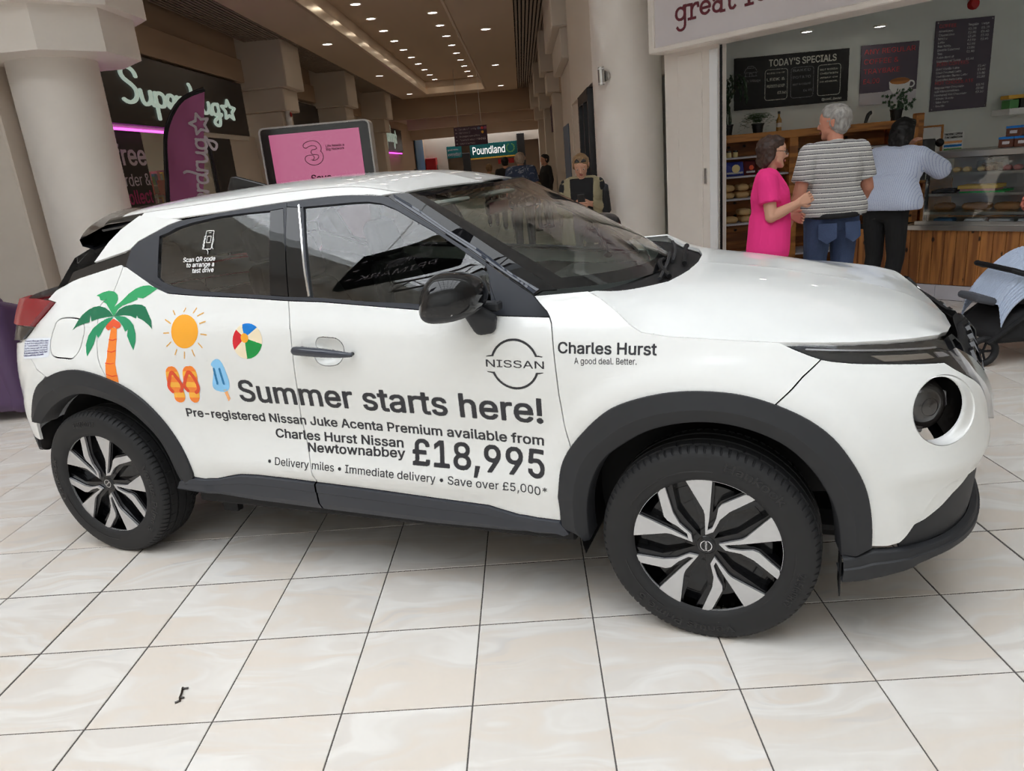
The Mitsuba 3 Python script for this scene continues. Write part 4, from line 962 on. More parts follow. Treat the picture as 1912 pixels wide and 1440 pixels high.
def make_wheel(x, y, steer, phase, side, txt):
    w = thing('w', 'x', 'x'); labels.pop(w)
    at = CAR_AT @ T4().translate([x, y, .336]).rotate([0, 0, 1], math.degrees(steer))
    if side < 0: at = at @ T4().rotate([0, 0, 1], 180)
    k = free(car + '__wheel')
    obj('wheel', tyre, None, car, at=at @ T4().scale([.985 / 1.0 if False else 1, 1, 1]), label='wheel with a five-spoke two-tone alloy rim')
    obj('rim_barrel', barrel, None, k, at=at)
    obj('brake_disc', disc, None, k, at=at)
    for i in range(5):
        a2 = at @ T4().rotate([0, 1, 0], -(phase + 72 * i))
        obj('spoke', spoke_black, None, k, at=a2)
        obj('spoke_face', face, None, k, at=a2)
        obj('spoke_web', web, None, k, at=a2)
    obj('centre_cap', capm, None, k, at=at)
    obj('emblem', emb, None, k, at=at @ T4().rotate([0, 1, 0], 90 if x > 0 else -40))
    if txt:
        for s, h, r, a, wd in txt:
            obj('sidewall_lettering', round_text(s, h, r, a, True, wd), 'rubber_letter', k, at=at)
        for a0, a1 in ((85 + txt[0][3] - 58, 152 + txt[0][3] - 58), (-165, -120), (-30, 5)):
            obj('sidewall_rib', side_ring(.272, .004, a0, a1), 'rubber_letter', k, at=at)
    return k
make_wheel(1.318, -.780, -0.0206, 105.0, 1, [('Hankook', .026, .294, 58, .21), ('Ventus Prime 3', .024, .294, -105, .34), ('215/60R17', .020, .294, -22, .13)])
make_wheel(-1.318, -.780, 0, 87.5, 1, [('Hankook', .026, .294, 178, .21), ('Ventus Prime 3', .024, .294, -10, .34), ('215/60R17', .020, .294, 95, .13)])
make_wheel(1.318, .780, -0.0206, 20, -1, None)
make_wheel(-1.318, .780, 0, 50, -1, None)
# dark inside: wheel houses, floor, inner shell
for x in (1.318, -1.318):
    for s in (-1, 1):
        a = np.radians(np.linspace(*((6, 196) if x > 0 else (-14, 172)), 40)); rr = .43 if x > 0 else .40
        rows = [np.stack([x + rr * np.cos(a), np.full(40, s * yy), .36 + rr * np.sin(a)], 1) for yy in ((.84 if x > 0 else .76), .52)]
        rows.append(np.stack([x + .02 * np.cos(a), np.full(40, s * .515), .36 + .02 * np.sin(a)], 1))
        one('wheel_house', loft(rows), 'trim_dark')
one('underbody', box(-1.80, 1.80, -.50, .50, .20, .30, .04), 'trim_dark', smooth=False)
for s in (-1, 1):
    one('floor_side', box(-.86, .86, s * .50, s * .80, .26, .33, .01), 'trim_dark', smooth=False)
one('jack_bracket', put(box(-.80, -.72, -.74, -.70, .19, .27, .004), np.eye(4)), 'trim_dark', smooth=False)
ish = P_([(-1.6, .95), (-1.5, .88), (-1.1, .83), (-.83, .6), (-.79, .36), (.82, .35), (.85, .62), (.93, .75), (1.1, .86), (1.5, .86), (1.76, .66), (1.80, .40), (2.1, .38), (2.75, .38), (2.75, .93), (2.1, .90), (1.6, .95), (1.1, .99), (.82, 1.0), (-.2, 1.08), (-.8, 1.12), (-1.1, 1.18), (-1.5, 1.10)])
ins = patch(tub, ish.difference(LAMP.buffer(.02)).difference(CUP.buffer(.01)), .06, -.035, 0)
one('inner_shell', cat_([ins, mirror(ins)]), 'trim_dark')
# cabin
one('dashboard', cat_([box(.42, 1.02, -.70, .70, .90, 1.04, .05), box(.40, .60, -.25, .25, .60, .96, .03)]), 'dash', smooth=False)
one('screen', put(box(-.005, .005, -.11, .11, -.07, .07, .004), frame([.44, 0, 1.08], [1, 0, .25], [0, 1, 0])), 'piano', smooth=False)
one('steering_wheel', put(cat_([trimesh.creation.torus(.175, .016, 32, 10), box(-.17, .17, -.02, .02, -.012, .012), box(-.02, .02, -.17, 0, -.012, .012), tri(m3.Manifold.cylinder(.03, .06, .05, 20))]), frame([.30, -.36, .98], [0, 1, 0], [-.45, 0, .9])), 'dash', smooth=30)
def seat(x, y):
    s = one('seat', tri(m3.Manifold.batch_hull([m3.Manifold.sphere(.05, 12).translate(q) for q in ((x + .25, y - .2, .52), (x + .25, y + .2, .52), (x - .22, y - .2, .48), (x - .22, y + .2, .48), (x + .25, y - .2, .44), (x + .25, y + .2, .44), (x - .22, y + .2, .4), (x - .22, y - .2, .4))])), 'seat_cloth')
    one('backrest', tri(m3.Manifold.batch_hull([m3.Manifold.sphere(.05, 12).translate(q) for q in ((x - .2, y - .2, .55), (x - .2, y + .2, .55), (x - .30, y - .21, .85), (x - .30, y + .21, .85), (x - .40, y - .13, 1.10), (x - .40, y + .13, 1.10))])), 'seat_cloth', s)
    one('headrest', tri(m3.Manifold.batch_hull([m3.Manifold.sphere(.045, 12).translate(q) for q in ((x - .42, y - .09, 1.20), (x - .42, y + .09, 1.20), (x - .45, y - .08, 1.30), (x - .45, y + .08, 1.30))])), 'seat_cloth', s)
for x, y in ((-.02, -.36), (-.02, .36), (-.80, -.36), (-.80, .36)):
    seat(x, y)
hlm = patch(roof, P_([(.20, .16), (-1.1, .16), (-1.1, 1), (.24, 1)]), .1, -.035, 0, -1)
one('headliner', cat_([hlm, mirror(hlm)]), 'headliner')
both('sun_visor', box(.10, .26, -.46, -.08, 1.425, 1.445, .008), 'headliner', smooth=False)
one('rear_view_mirror', box(.335, .355, -.12, .12, 1.36, 1.42, .008), 'piano', smooth=False)
one('boot_cover', box(-1.62, -.98, -.58, .58, .96, .99, .01), 'seat_cloth', smooth=False)
# ---- stickers on the doors
mat('vinyl_black', (.02, .021, .026), .4); mat('vinyl_white', (.80, .80, .80), .5)
for k, c in dict(green_dark=(0, 105, 70), green_mid=(30, 140, 95), green_light=(40, 155, 95), orange=(240, 130, 45), nut=(225, 85, 45), amber_sun=(240, 165, 45), ray=(215, 165, 90), yellow=(245, 175, 60), red=(205, 35, 45), blue=(0, 115, 200), green=(0, 140, 60), cream=(235, 220, 190), ice=(135, 195, 235), ice_dark=(40, 115, 165), tan=(235, 170, 110), strap=(220, 75, 40), pale=(225, 230, 240), ink=(70, 70, 110)).items():
    mat('vinyl_' + k, srgb(*c), .4)
def decal(name, poly, m, parent, off=.0012, skin=tub):
    p = poly if isinstance(poly, (Polygon, MultiPolygon)) else Polygon(poly)
    return obj(name, patch(skin, p.buffer(0), .03, off, 0), 'vinyl_' + m, parent, smooth=True, at=CAR_AT)
def curve_poly(name): return Polygon(smooth_line(L[name] + L[name][:1], 90)).buffer(0)
def lettering(text, a, b, h, parent, bold=True, m='black', skin=tub, name='lettering', off=.0008):
    a, b = np.array(a), np.array(b)
    w = words(text, h, .0004, bold, np.linalg.norm(b - a)).subdivide_to_size(.035)
    v = np.array(w.vertices); x = (b - a) / np.linalg.norm(b - a); y = np.array([-x[1], x[0]])
    uv = a + v[:, :1] * x + v[:, 1:2] * y
    return obj(name, trimesh.Trimesh(mapped(skin, uv, (off + v[:, 2])[:, None]), w.faces, process=False), 'vinyl_' + m, parent, smooth=False, at=CAR_AT)
fdk, rdk, qk, ffk = car + '__front_door', car + '__rear_door', car + '__rear_quarter_panel', car + '__front_fender'
pt = decal('palm_decal', L['d_trunk'], 'orange', rdk)
scene[pt]['bsdf']['id'] = 'vinyl_orange'
for nm, m, o in (('d_leaf3', 'green_mid', .0016), ('d_leaf4', 'green_mid', .0016), ('d_leaf1', 'green_dark', .0014), ('d_leaf2', 'green_dark', .0014), ('d_leaf5', 'green_light', .0016), ('d_leaf6', 'green_light', .0018)):
    decal('palm_leaf', L[nm], m, rdk, o)
decal('coconuts', L['d_nut'], 'nut', rdk, .002)
rg = L['d_ring']
for i in range(0, 12, 3):
    decal('trunk_ring', LineString(rg[i:i + 3]).buffer(.0018), 'strap', rdk, .002)
decal('sun_decal', L['d_sun'], 'amber_sun', rdk)
for i in range(0, len(L['d_rays']), 2):
    decal('sun_ray', LineString(L['d_rays'][i:i + 2]).buffer(.0024), 'ray', rdk)
bl, bc = L['d_ball'], L['d_ballc'][0]
def sector(a0, a1): return [bc] + [bl[k % 72] for k in range(a0, a1 + 1)]
for a0, a1, m in ((10, 22, 'blue'), (-2, 10, 'cream'), (-12, -2, 'green'), (-18, -12, 'green'), (-30, -18, 'cream'), (-44, -30, 'red'), (-50, -44, 'cream')):
    decal('ball_panel', sector(a0, a1), m, rdk)
decal('ball_cap', Point(*bc).buffer(.018), 'amber_sun', rdk, .002)
for nm, st in (('d_sole', 'd_strap'), ('d_sole2', 'd_strap2')):
    so = curve_poly(nm); decal('flip_flop', so, 'yellow', rdk)
    x0, y0, x1, y1 = so.bounds
    for k in range(0, 7, 2):
        yb = y0 + (y1 - y0) * k / 7
        decal('sole_stripe', so.intersection(sbox(x0, yb, x1, yb + (y1 - y0) / 7)), 'orange', rdk, .0018)
    decal('strap', LineString(smooth_line(L[st], 40)).buffer(.0075), 'strap', rdk, .0024)
decal('ice_lolly', curve_poly('d_ice'), 'ice', rdk); decal('lolly_stick', L['d_stick'], 'tan', rdk)
sl = L['d_iceslot']
for i in (0, 2): decal('lolly_groove', LineString(sl[i:i + 2]).buffer(.005), 'ice_dark', rdk, .002)
a, b = L['t_summer'][:2]; lettering('Summer starts here!', a, b, .086, fdk)
lettering('Pre-registered Nissan Juke Acenta Premium available from', *L['t_pre'], .0345, fdk)
lettering('Charles Hurst Nissan', *L['t_ch'], .0345, fdk); lettering('Newtownabbey', *L['t_new'], .0345, fdk)
lettering('£18,995', *L['t_price'][:2], .095, fdk)
d = L['t_del']
lettering('• Delivery miles • Immediate delivery • Save over £5,000*', (d[0][0], d[1][1] + .001), d[2], .030, fdk, False)
lettering('Charles Hurst', *L['t_hurst'][:2], .034, ffk); lettering('A good deal. Better.', *L['t_good'][:2], .0195, ffk, False)
q = L['t_nissan']
lettering('NISSAN', q[0], q[1], .0245, fdk, False, name='badge_lettering')
cx, cz = (q[0][0] + q[1][0]) / 2, (q[0][1] + q[1][1]) / 2 + .011
ringp = Point(cx, cz).buffer(.086, 48).difference(Point(cx, cz).buffer(.0785, 48)).difference(sbox(cx - .2, cz - .0265, cx + .2, cz + .0265))
for s1 in (-1, 1):
    for s2 in (-1, 1):
        ringp = ringp.union(Polygon([(cx + s1 * .0725, cz + s2 * .0295), (cx + s1 * .084, cz + s2 * .031), (cx + s1 * .100, cz + s2 * .0275), (cx + s1 * .100, cz + s2 * .0255), (cx + s1 * .0765, cz + s2 * .0265)]))
decal('badge_ring', ringp, 'black', fdk)
gk = car + '__rear_side_window'
ts = L['t_scan']
for i, s in enumerate(('Scan QR code', 'to arrange a', 'test drive')):
    lettering(s, ts[2 * i], ts[2 * i + 1], .0165, gk, True, 'white', cab, off=.001)
ph = L['t_phone']; px_, py_ = -.6405, 1.372
ol = [sbox(px_ - .017, py_ - .031, px_ + .017, py_ + .031).buffer(.003).exterior.buffer(.0013), sbox(px_ - .010, py_ - .010, px_ + .010, py_ + .014).exterior.buffer(.0012), LineString([(px_ - .006, py_ + .027), (px_ + .006, py_ + .027)]).buffer(.001)]
for k in range(4): ol.append(LineString([(px_ - .018, py_ + .016 - k * .013), (px_ - .026, py_ + .013 - k * .013), (px_ - .025, py_ + .006 - k * .013), (px_ - .018, py_ + .006 - k * .013)]).buffer(.0013))
ol += [LineString(smooth_line([(px_ + .020, py_ + .010), (px_ + .026, py_ - .006), (px_ + .023, py_ - .024), (px_ + .032, py_ - .034)], 16)).buffer(.0013), LineString([(px_ - .004, py_ - .034), (px_ + .006, py_ - .042), (px_ + .008, py_ - .052)]).buffer(.0013)]
decal('hand_and_phone_mark', unary_union(ol), 'white', gk, .001, cab)
f4 = L['t_fine']
decal('small_print_label', Polygon([f4[0], f4[1], f4[3], f4[2]]).buffer(.006), 'pale', qk)
FINE = ['Terms and conditions apply. Vehicle shown', 'for Juke in 2025 registered Nissan Juke', 'DIG-T Acenta Premium 114. List price', '£24,095. Savings made off current', 'manufacturer recommended retail price of', '£24,095 whilst stocks last. Charles Hurst', 'Limited is a credit broker not a lender.']
for i, s in enumerate(FINE):
    k0, k1 = (i + .75) / 7.2, (i + .75) / 7.2
    A0 = np.array(f4[2]) * (1 - k0) + np.array(f4[0]) * k0; A1 = np.array(f4[3]) * (1 - k0) + np.array(f4[1]) * k0
    lettering(s, A0, A0 + (A1 - A0) * (.97 if i < 6 else .85), .0068, qk, i > 4, 'ink', off=.002)

# ---------------------------------------------------------------- lamps
mat('lamp_rim', srgb(230, 225, 215), .4)
disk_ply = lathe([(0, 0), (.075, 0)], 24)
def disc_mesh(r, n=20):
    a = np.arange(n) * 2 * np.pi / n
    v = np.vstack([np.stack([r * np.cos(a), -r * np.sin(a), 0 * a], 1), [[0, 0, 0]]])
    return trimesh.Trimesh(v, [[i, (i + 1) % n, n] for i in range(n)], process=False)
ring_ply = mikit.ply(lathe([(.088, .012), (.098, 0), (.118, .0), (.12, .014)], 28), 'lamp_rim', smooth=40)
lens_ply = mikit.ply(disc_mesh(.09), 'lamp_rim')
def downlight(x, y, z, power, label, group, r=1.0):
    t = thing('ceiling_light', label, 'ceiling light', group)
    at = T4().translate([x, y, z - .013]).scale([r, r, 1])
    obj('ring', ring_ply, None, t, at=at)
    k = obj('lens', lens_ply, None, t, at=T4().translate([x, y, z - .010]).scale([r, r, 1]))
    scene[k]['emitter'] = glow([power * c for c in (1.0, .88, .70)])
ORD = ('first', 'second', 'third', 'fourth', 'fifth', 'sixth', 'seventh', 'eighth', 'ninth', 'tenth', 'eleventh', 'twelfth', 'thirteenth', 'fourteenth')
for k in range(14):
    y = 6.6 + 1.44 * k
    for x in (-.95, .32):
        if y < 25.6: downlight(x, y, CZ + .42, 26, 'round downlight in the ceiling coffer, %s in the %s row from the near end' % (ORD[k], 'left' if x < 0 else 'right'), 'downlights in the ceiling coffer')
for k in range(4):
    for x in (-1.88, 1.38): downlight(x, 7.9 + 5.75 * k if k else 8.1, CZ, 26, 'round downlight in the flat soffit %s of the coffer, %s from the near end' % ('left' if x < 0 else 'right', ORD[k]), 'downlights in the soffit beside the coffer')
for x in (-1.5, 1.0): downlight(x, 29.0, 3.75, 90, 'round downlight beyond the cross beam, ' + ('left' if x < 0 else 'right') + ' one', None)

for i, (x, y) in enumerate(((-1.6, 33.5), (1.2, 33.5), (-1.6, 38.2), (1.2, 38.2))):
    downlight(x, y, 3.75, 90, 'round downlight in front of the end shop, ' + ('near left', 'near right', 'far left', 'far right')[i] + ' one', None)

# ---------------------------------------------------------------- shops along the arcade
flat('sign_black', (.018, .017, .018)); mat('sign_face', (.022, .020, .021), .35)
mat('letter_mint', srgb(190, 215, 200), .5); mat('letter_white', srgb(225, 225, 225), .5); mat('letter_grey', srgb(190, 180, 188), .6)
mat('letter_magenta', srgb(150, 40, 95), .6); mat('flag_pink', srgb(165, 98, 138), .85, spec=.1); mat('flag_edge', (.012, .012, .014), .8)
mat('shop_white', srgb(215, 208, 198), .7); mat('shop_dark', (.02, .02, .022), .5)
mat('purple_sign', srgb(62, 34, 58), .5); mat('teal_sign', srgb(10, 95, 98), .45); mat('screen_black', (.006, .006, .007), .12, coat=.6)
mat('screen_frame', srgb(205, 205, 205), .35); mat('ink_dark', srgb(60, 22, 42), .6); mat('blue_print', srgb(70, 105, 140), .6); mat('red_plastic', srgb(165, 28, 30), .35)
mat('leatherette', srgb(72, 50, 82), .45, spec=.5); mat('blue_panel', srgb(95, 110, 130), .5)
scene['glass_shop'] = {'type': 'thindielectric', 'int_ior': 1.5, 'specular_transmittance': rgb((.86, .88, .88))}
GL = {'S': ([[(1.35, 1.95), (1.1, 2.4), (.6, 2.5), (.2, 2.15), (.3, 1.7), (.8, 1.35), (1.15, .95), (1.0, .28), (.5, 0), (.05, .15)]], 1.5),
      'u': ([[(0, 1), (.04, .4), (.25, .02), (.55, .1), (.8, .5), (.85, 1)], [(.85, 1), (.86, .3), (1.0, .02), (1.2, .15)]], 1.25),
      'p': ([[(0, 1), (0, 0), (0, -.95)], [(0, .6), (.3, 1.02), (.7, .92), (.8, .5), (.6, .06), (.25, .02), (0, .3)]], 1.05),
      'e': ([[(0, .48), (.68, .6), (.62, .95), (.3, 1.02), (0, .6), (.1, .1), (.5, 0), (.95, .3)]], 1.02),
      'r': ([[(0, 1), (.02, .5), (0, 0)], [(0, .55), (.25, .95), (.6, .98)]], .75),
      'd': ([[(.78, 2.25), (.78, 1.0), (.80, .2), (1.0, .02)], [(.76, .75), (.5, 1.0), (.1, .85), (0, .4), (.2, .02), (.55, .1), (.76, .4)]], 1.15),
      'g': ([[(.78, 1), (.78, -.4), (.42, -.95), (0, -.72), (.3, -.35), (1.05, .15)], [(.76, .75), (.5, 1.0), (.1, .85), (0, .4), (.2, .02), (.55, .1), (.76, .4)]], 1.2)}
def script_word(text, h, w, depth=.02, star=True):
    """joined handwriting as tubes of ink: h the height of small letters"""
    out, x = [], 0
    for ch in text:
        ls, adv = GL[ch]
        out.append((prism(unary_union([LineString(smooth_line(np.array(l), 30) * h + [x, 0]).buffer(w / 2, 6) for l in ls]), depth)))
        x += adv * h
    if star:
        c = np.array([x + .95 * h, .62 * h]); a = np.radians(90 + 36 * np.arange(11)); r = np.where(np.arange(11) % 2 == 0, .95, .46) * h
        out.append(prism(LineString(np.stack([c[0] + r * np.cos(a), c[1] + r * np.sin(a)], 1)).buffer(w / 2, 4), depth))
    return out
LEFT = lambda y, z, x=-3.40: frame([x, y, z], [0, 1, 0], [0, 0, 1])
def text_on(parent, text, h, M, m, bold=False, width=None, align='l', name='lettering', depth=.003):
    return obj(name, put(words(text, h, depth, bold, width, align), M), m, parent)
# the drugstore: fascia with glowing handwriting, shop window, interior
sg = thing('shop_sign', 'long black shop sign with glowing mint handwriting and a star, left of the car', 'shop sign')
obj('board', box(-3.60, -3.40, 7.0, 12.5, 2.50, 3.46, .01), 'sign_face', sg)
for m in script_word('Superdrug', .185, .050):
    m = m.copy(); m.apply_scale([1.86, 1, 1])
    k = obj('letter', put(m, LEFT(7.84, 2.80, -3.398)), 'letter_mint', sg)
    scene[k]['emitter'] = glow((.20, .25, .22))
led = thing('light_strip', 'magenta light strip under the long black sign', 'light strip')
k = obj('tube', tube([(-3.42, 7.0, 2.44), (-3.42, 10.2, 2.44)], .014, 8), 'letter_magenta', led); scene[k]['emitter'] = glow((3.2, .25, 3.0))
obj('holder', box(-3.5, -3.43, 7.0, 12.5, 2.42, 2.50), 'shop_white', led)
struct('window_2', box(-3.49, -3.475, 7.0, 10.6, .1, 2.42), 'glass_shop')
obj('frame', cat_([box(-3.52, -3.44, 7.0, 10.7, 0, .12), box(-3.52, -3.44, 10.6, 10.7, 0, 2.42)]), 'black_frame', 'window_2')
po = thing('window_poster', 'black shop window poster reading free order & collect', 'poster')
obj('sheet', box(-3.468, -3.46, 7.0, 8.24, 1.32, 2.42), 'sign_face', po)
text_on(po, 'free', .26, LEFT(7.38, 1.98, -3.459), 'letter_grey', True, .86); text_on(po, 'order &', .16, LEFT(7.38, 1.70, -3.459), 'letter_grey', False, .84)
text_on(po, 'collect', .18, LEFT(7.38, 1.46, -3.459), 'letter_magenta', True, .80)
obj('footer', box(-3.459, -3.457, 7.3, 8.24, 1.22, 1.37), 'shop_white', po); text_on(po, 'superdrug.com', .07, LEFT(7.40, 1.27, -3.456), 'sign_black', False, .78)
struct('wall_shop', cat_([box(-9.4, -9.2, HALL + .2, 13.4, 0, 3.4), box(-9.4, -3.6, 13.2, 13.4, 0, 3.4), box(-9.4, -3.6, HALL + .2, HALL + .3, 0, 3.4), box(-9.4, -3.6, HALL + .2, 13.4, 3.2, 3.4)]), 'shop_white')
for i, (x, y) in enumerate(((-4.6, 8.3), (-5.6, 9.0), (-6.6, 8.5), (-5.6, 10.6), (-7.2, 10.4), (-4.6, 10.4))):
    t = thing('strip_light', ('white strip light on the ceiling inside the drugstore, %s from the window' % ('first', 'second', 'third', 'fourth', 'fifth', 'sixth')[i]), 'ceiling light', 'strip lights inside the drugstore')
    obj('housing', box(x - .66, x + .66, y - .07, y + .07, 3.15, 3.198), 'shop_white', t)
    k = obj('diffuser', box(x - .64, x + .64, y - .055, y + .055, 3.135, 3.15), 'shop_white', t); scene[k]['emitter'] = glow((9, 8.4, 7))
PRC = ['prod%d' % i for i in range(7)]
for i, c in enumerate(((205, 60, 60), (230, 120, 150), (240, 235, 225), (60, 110, 160), (225, 175, 70), (90, 150, 90), (150, 60, 120))): mat('prod%d' % i, srgb(*c), .5)
def shelf_unit(x0, x1, y0, y1, z1, n, label, face='x'):
    s = thing('shelf_unit', label, 'shelf')
    obj('back', box(x0 - .0, x0 + .02, y0, y1, 0, z1), 'shop_white', s)
    for k in range(n):
        z = .15 + (z1 - .35) * k / (n - 1)
        obj('shelf', box(x0 + .02, x1, y0, y1, z, z + .02), 'shop_white', s)
    return s
for j, (x, y) in enumerate(((-5.2, 7.6), (-6.6, 9.0), (-5.0, 10.2))):
    s = shelf_unit(x, x + .4, y, y + 1.5, 1.9, 5, 'white drugstore shelf with coloured packs, %s behind the window' % ('nearest', 'second', 'farthest')[j])
    r = np.random.default_rng(20 + j)
    boxes = {i: [] for i in range(7)}
    for k in range(5):
        z = .17 + 1.55 * k / 4
        yy = y + .02
        while yy < y + 1.42:
            w, h = r.uniform(.05, .12), r.uniform(.12, .26)
            boxes[r.integers(7)].append(box(x + .18, x + .36, yy, yy + w - .006, z, z + h)); yy += w
    for i in range(7): obj('packs', cat_(boxes[i]), PRC[i], s, kind='stuff')
    for k in range(3): obj('sale_card', box(x + .41, x + .415, y + .1 + .45 * k, y + .38 + .45 * k, 1.55, 1.80), 'prod0', s)
dk = thing('door_panel', 'tall black door panel at the right end of the drugstore window', 'door'); obj('panel', box(-3.55, -3.45, 10.72, 11.55, 0, 2.44, .01), 'shop_dark', dk); obj('handle', tube([(-3.43, 11.4, .9), (-3.43, 11.4, 1.5)], .012), 'stainless', dk)
struct('wall_left_003', box(-3.6, -3.48, 11.56, 13.05, 0, 2.5), 'wall_cream')
# second black sign farther on, and the small drugstore sign
s2 = thing('shop_sign', 'blank black shop sign above the top edge of the pink screen', 'shop sign'); obj('board', box(-3.55, -3.42, 14.3, 18.1, 2.55, 3.42, .01), 'sign_face', s2)
struct('window_3', box(-3.5, -3.48, 14.3, 18.1, .1, 2.5), 'glass_shop')
s3 = thing('shop_sign', 'small distant black sign with pale handwriting and a star, right of the pink screen', 'shop sign'); obj('board', box(-3.55, -3.40, 27.9, 32.0, 2.45, 3.36, .01), 'sign_face', s3)
for m in script_word('perdrug', .27, .085):
    k = obj('letter', put(m, LEFT(28.1, 2.83, -3.398)), 'letter_mint', s3); scene[k]['emitter'] = glow((.12, .15, .13))
k = obj('light_tube', tube([(-3.4, 28.2, 2.36), (-3.4, 31.5, 2.36)], .03), 'letter_magenta', s3); scene[k]['emitter'] = glow((1.6, .15, 1.5))
bp = thing('wall_poster', 'tall blue patterned poster on the far left wall', 'poster'); obj('sheet', box(-3.5, -3.44, 36.6, 39.6, .4, 3.5), 'blue_print', bp)
vm = thing('vending_machine', 'red machine against the far left wall', 'vending machine'); obj('cabinet', box(-3.5, -2.9, 40.3, 41.2, 0, 2.2, .04), 'red_plastic', vm); obj('window', box(-2.9, -2.89, 40.5, 41.0, .6, 1.8), 'screen_black', vm)
al = thing('alarm_light', 'white wall tube lamp with a red alarm button on the second pillar', 'wall lamp')
obj('tube', tube([(-2.77, 13.15, 2.62), (-2.77, 13.15, 3.0)], .06, 14), 'letter_white', al, smooth=40); obj('button', lathe([(0, .03), (.04, .02), (.05, 0)], 18).apply_transform(frame([-2.71, 13.12, 2.88], [0, 1, 0], [0, 0, 1])), 'red_plastic', al)
# feather flag
fl = thing('feather_flag', 'pink feather banner flag with a black edge and white handwriting, in front of the drugstore', 'flag')
edge = smooth_line([(-2.52, .35), (-2.47, 1.0), (-2.405, 1.5), (-2.335, 1.95), (-2.26, 2.24), (-2.165, 2.43), (-2.03, 2.57), (-1.85, 2.655), (-1.70, 2.69)], 40)
right = [(-1.70, 2.69), (-1.74, 2.5), (-1.80, 2.2), (-1.88, 1.85), (-1.98, 1.42), (-2.05, 1.0), (-2.13, .5), (-2.15, .35)]
fpoly = Polygon([tuple(p) for p in edge] + right[1:])
def wavy(poly, d, y0, amp=.012):
    m = prism(poly, d).subdivide_to_size(.06); v = np.array(m.vertices)
    return trimesh.Trimesh(np.stack([v[:, 0], y0 - v[:, 2] + amp * np.sin(v[:, 0] * 14 + v[:, 1] * 5), v[:, 1]], 1), m.faces, process=False)
obj('sail', wavy(fpoly, .004, 6.40), 'flag_pink', fl, smooth=50)
obj('hem', wavy(LineString(edge).buffer(.038, cap_style=2).intersection(fpoly.buffer(.012)), .010, 6.403), 'flag_edge', fl, smooth=50)
obj('pole', tube([(x, 6.40, z) for x, z in [(-2.53, .02)] + [tuple(p) for p in edge]], .014, 8), 'shop_dark', fl)
obj('base', box(-2.78, -2.28, 6.1, 6.7, 0, .03, .01), 'shop_dark', fl)
MF = frame([-1.98, 6.372, .95], [.17, 0, .985], [-.985, 0, .17])
for m in script_word('Superdrug', .125, .030, .003):
    mm = m.copy(); mm.apply_scale([1.0, 1.0, 1]); obj('letter', put(mm, MF), 'letter_grey', fl)
# the upright screen
ki = thing('digital_screen', 'upright advertising screen with a bright pink advert and a rounded silver frame', 'screen')
def rrect(x0, x1, z0, z1, r): return sbox(x0 + r, z0 + r, x1 - r, z1 - r).buffer(r, 12)
FACE = lambda y: frame([0, y, 0], [1, 0, 0], [0, 0, 1])
kx0, kx1 = -1.44, .0
obj('frame', put(prism(rrect(kx0, kx1, .05, 2.255, .07).difference(rrect(kx0 + .02, kx1 - .02, .07, 2.235, .055)), .22), frame([0, 7.42, 0], [1, 0, 0], [0, 0, 1])), 'screen_frame', ki)
obj('glass_border', put(prism(rrect(kx0 + .02, kx1 - .02, .07, 2.235, .055), .19), frame([0, 7.405, 0], [1, 0, 0], [0, 0, 1])), 'screen_black', ki)
k = obj('picture', box(-1.315, -.145, 7.205, 7.212, .55, 2.16), 'screen_black', ki)
scene[k]['emitter'] = glow((.36, .085, .17))
three = LineString(smooth_line([(-.86, 1.995), (-.78, 2.02), (-.70, 1.985), (-.70, 1.93), (-.77, 1.91), (-.70, 1.895), (-.685, 1.83), (-.74, 1.785), (-.82, 1.79), (-.86, 1.825), (-.80, 1.845)], 70))
tb = three.buffer(.034).difference(three.buffer(.026))
obj('numeral', put(prism(tb, .002), FACE(7.2045)), 'ink_dark', ki)
text_on(ki, 'Life Needs a', .030, frame([-.60, 7.2045, 1.955], [1, 0, 0], [0, 0, 1]), 'ink_dark', True); text_on(ki, 'Big Network', .030, frame([-.60, 7.2045, 1.915], [1, 0, 0], [0, 0, 1]), 'ink_dark', True)
text_on(ki, 'Save', .085, frame([-.85, 7.2045, 1.545], [1, 0, 0], [0, 0, 1]), 'ink_dark', True)
# hanging direction sign
ds = thing('direction_sign', 'hanging purple direction sign with white lines of text far down the arcade', 'sign')
obj('board', box(-.27, .83, 23.0, 23.06, 2.23, 2.83, .008), 'purple_sign', ds)
for x in (-.1, .66): obj('wire', tube([(x, 23.03, 2.83), (x, 23.03, CZ + .42)], .006, 6), 'stainless', ds)
for i, s in enumerate(('Car park E  Long Stay', 'Car park C', 'Management office', 'Toilets & baby changing', 'Cash machine')):
    z = 2.725 - .112 * i
    text_on(ds, s, .055, frame([-.10, 22.999, z], [1, 0, 0], [0, 0, 1]), 'letter_grey')
    obj('arrow', put(prism(Polygon([(0, .025), (.035, .05), (.035, .032), (.07, .032), (.07, .018), (.035, .018), (.035, 0)]), .002), frame([-.23, 22.999, z], [1, 0, 0], [0, 0, 1])), 'letter_grey', ds)
for x, z, m in ((.56, 2.75, 'blue_print'), (.68, 2.75, 'prod0'), (.68, 2.62, 'prod4'), (.78, 2.75, 'flag_pink')):
    obj('symbol', put(prism(Point(0, 0).buffer(.045), .003), frame([x, 22.999, z], [1, 0, 0], [0, 0, 1])), m, ds)
for i in range(4): obj('symbol', put(prism(Point(0, .035).buffer(.012).union(sbox(-.012, -.03, .012, .02)), .003), frame([.56 + .065 * i, 22.999, 2.41], [1, 0, 0], [0, 0, 1])), 'letter_grey', ds)
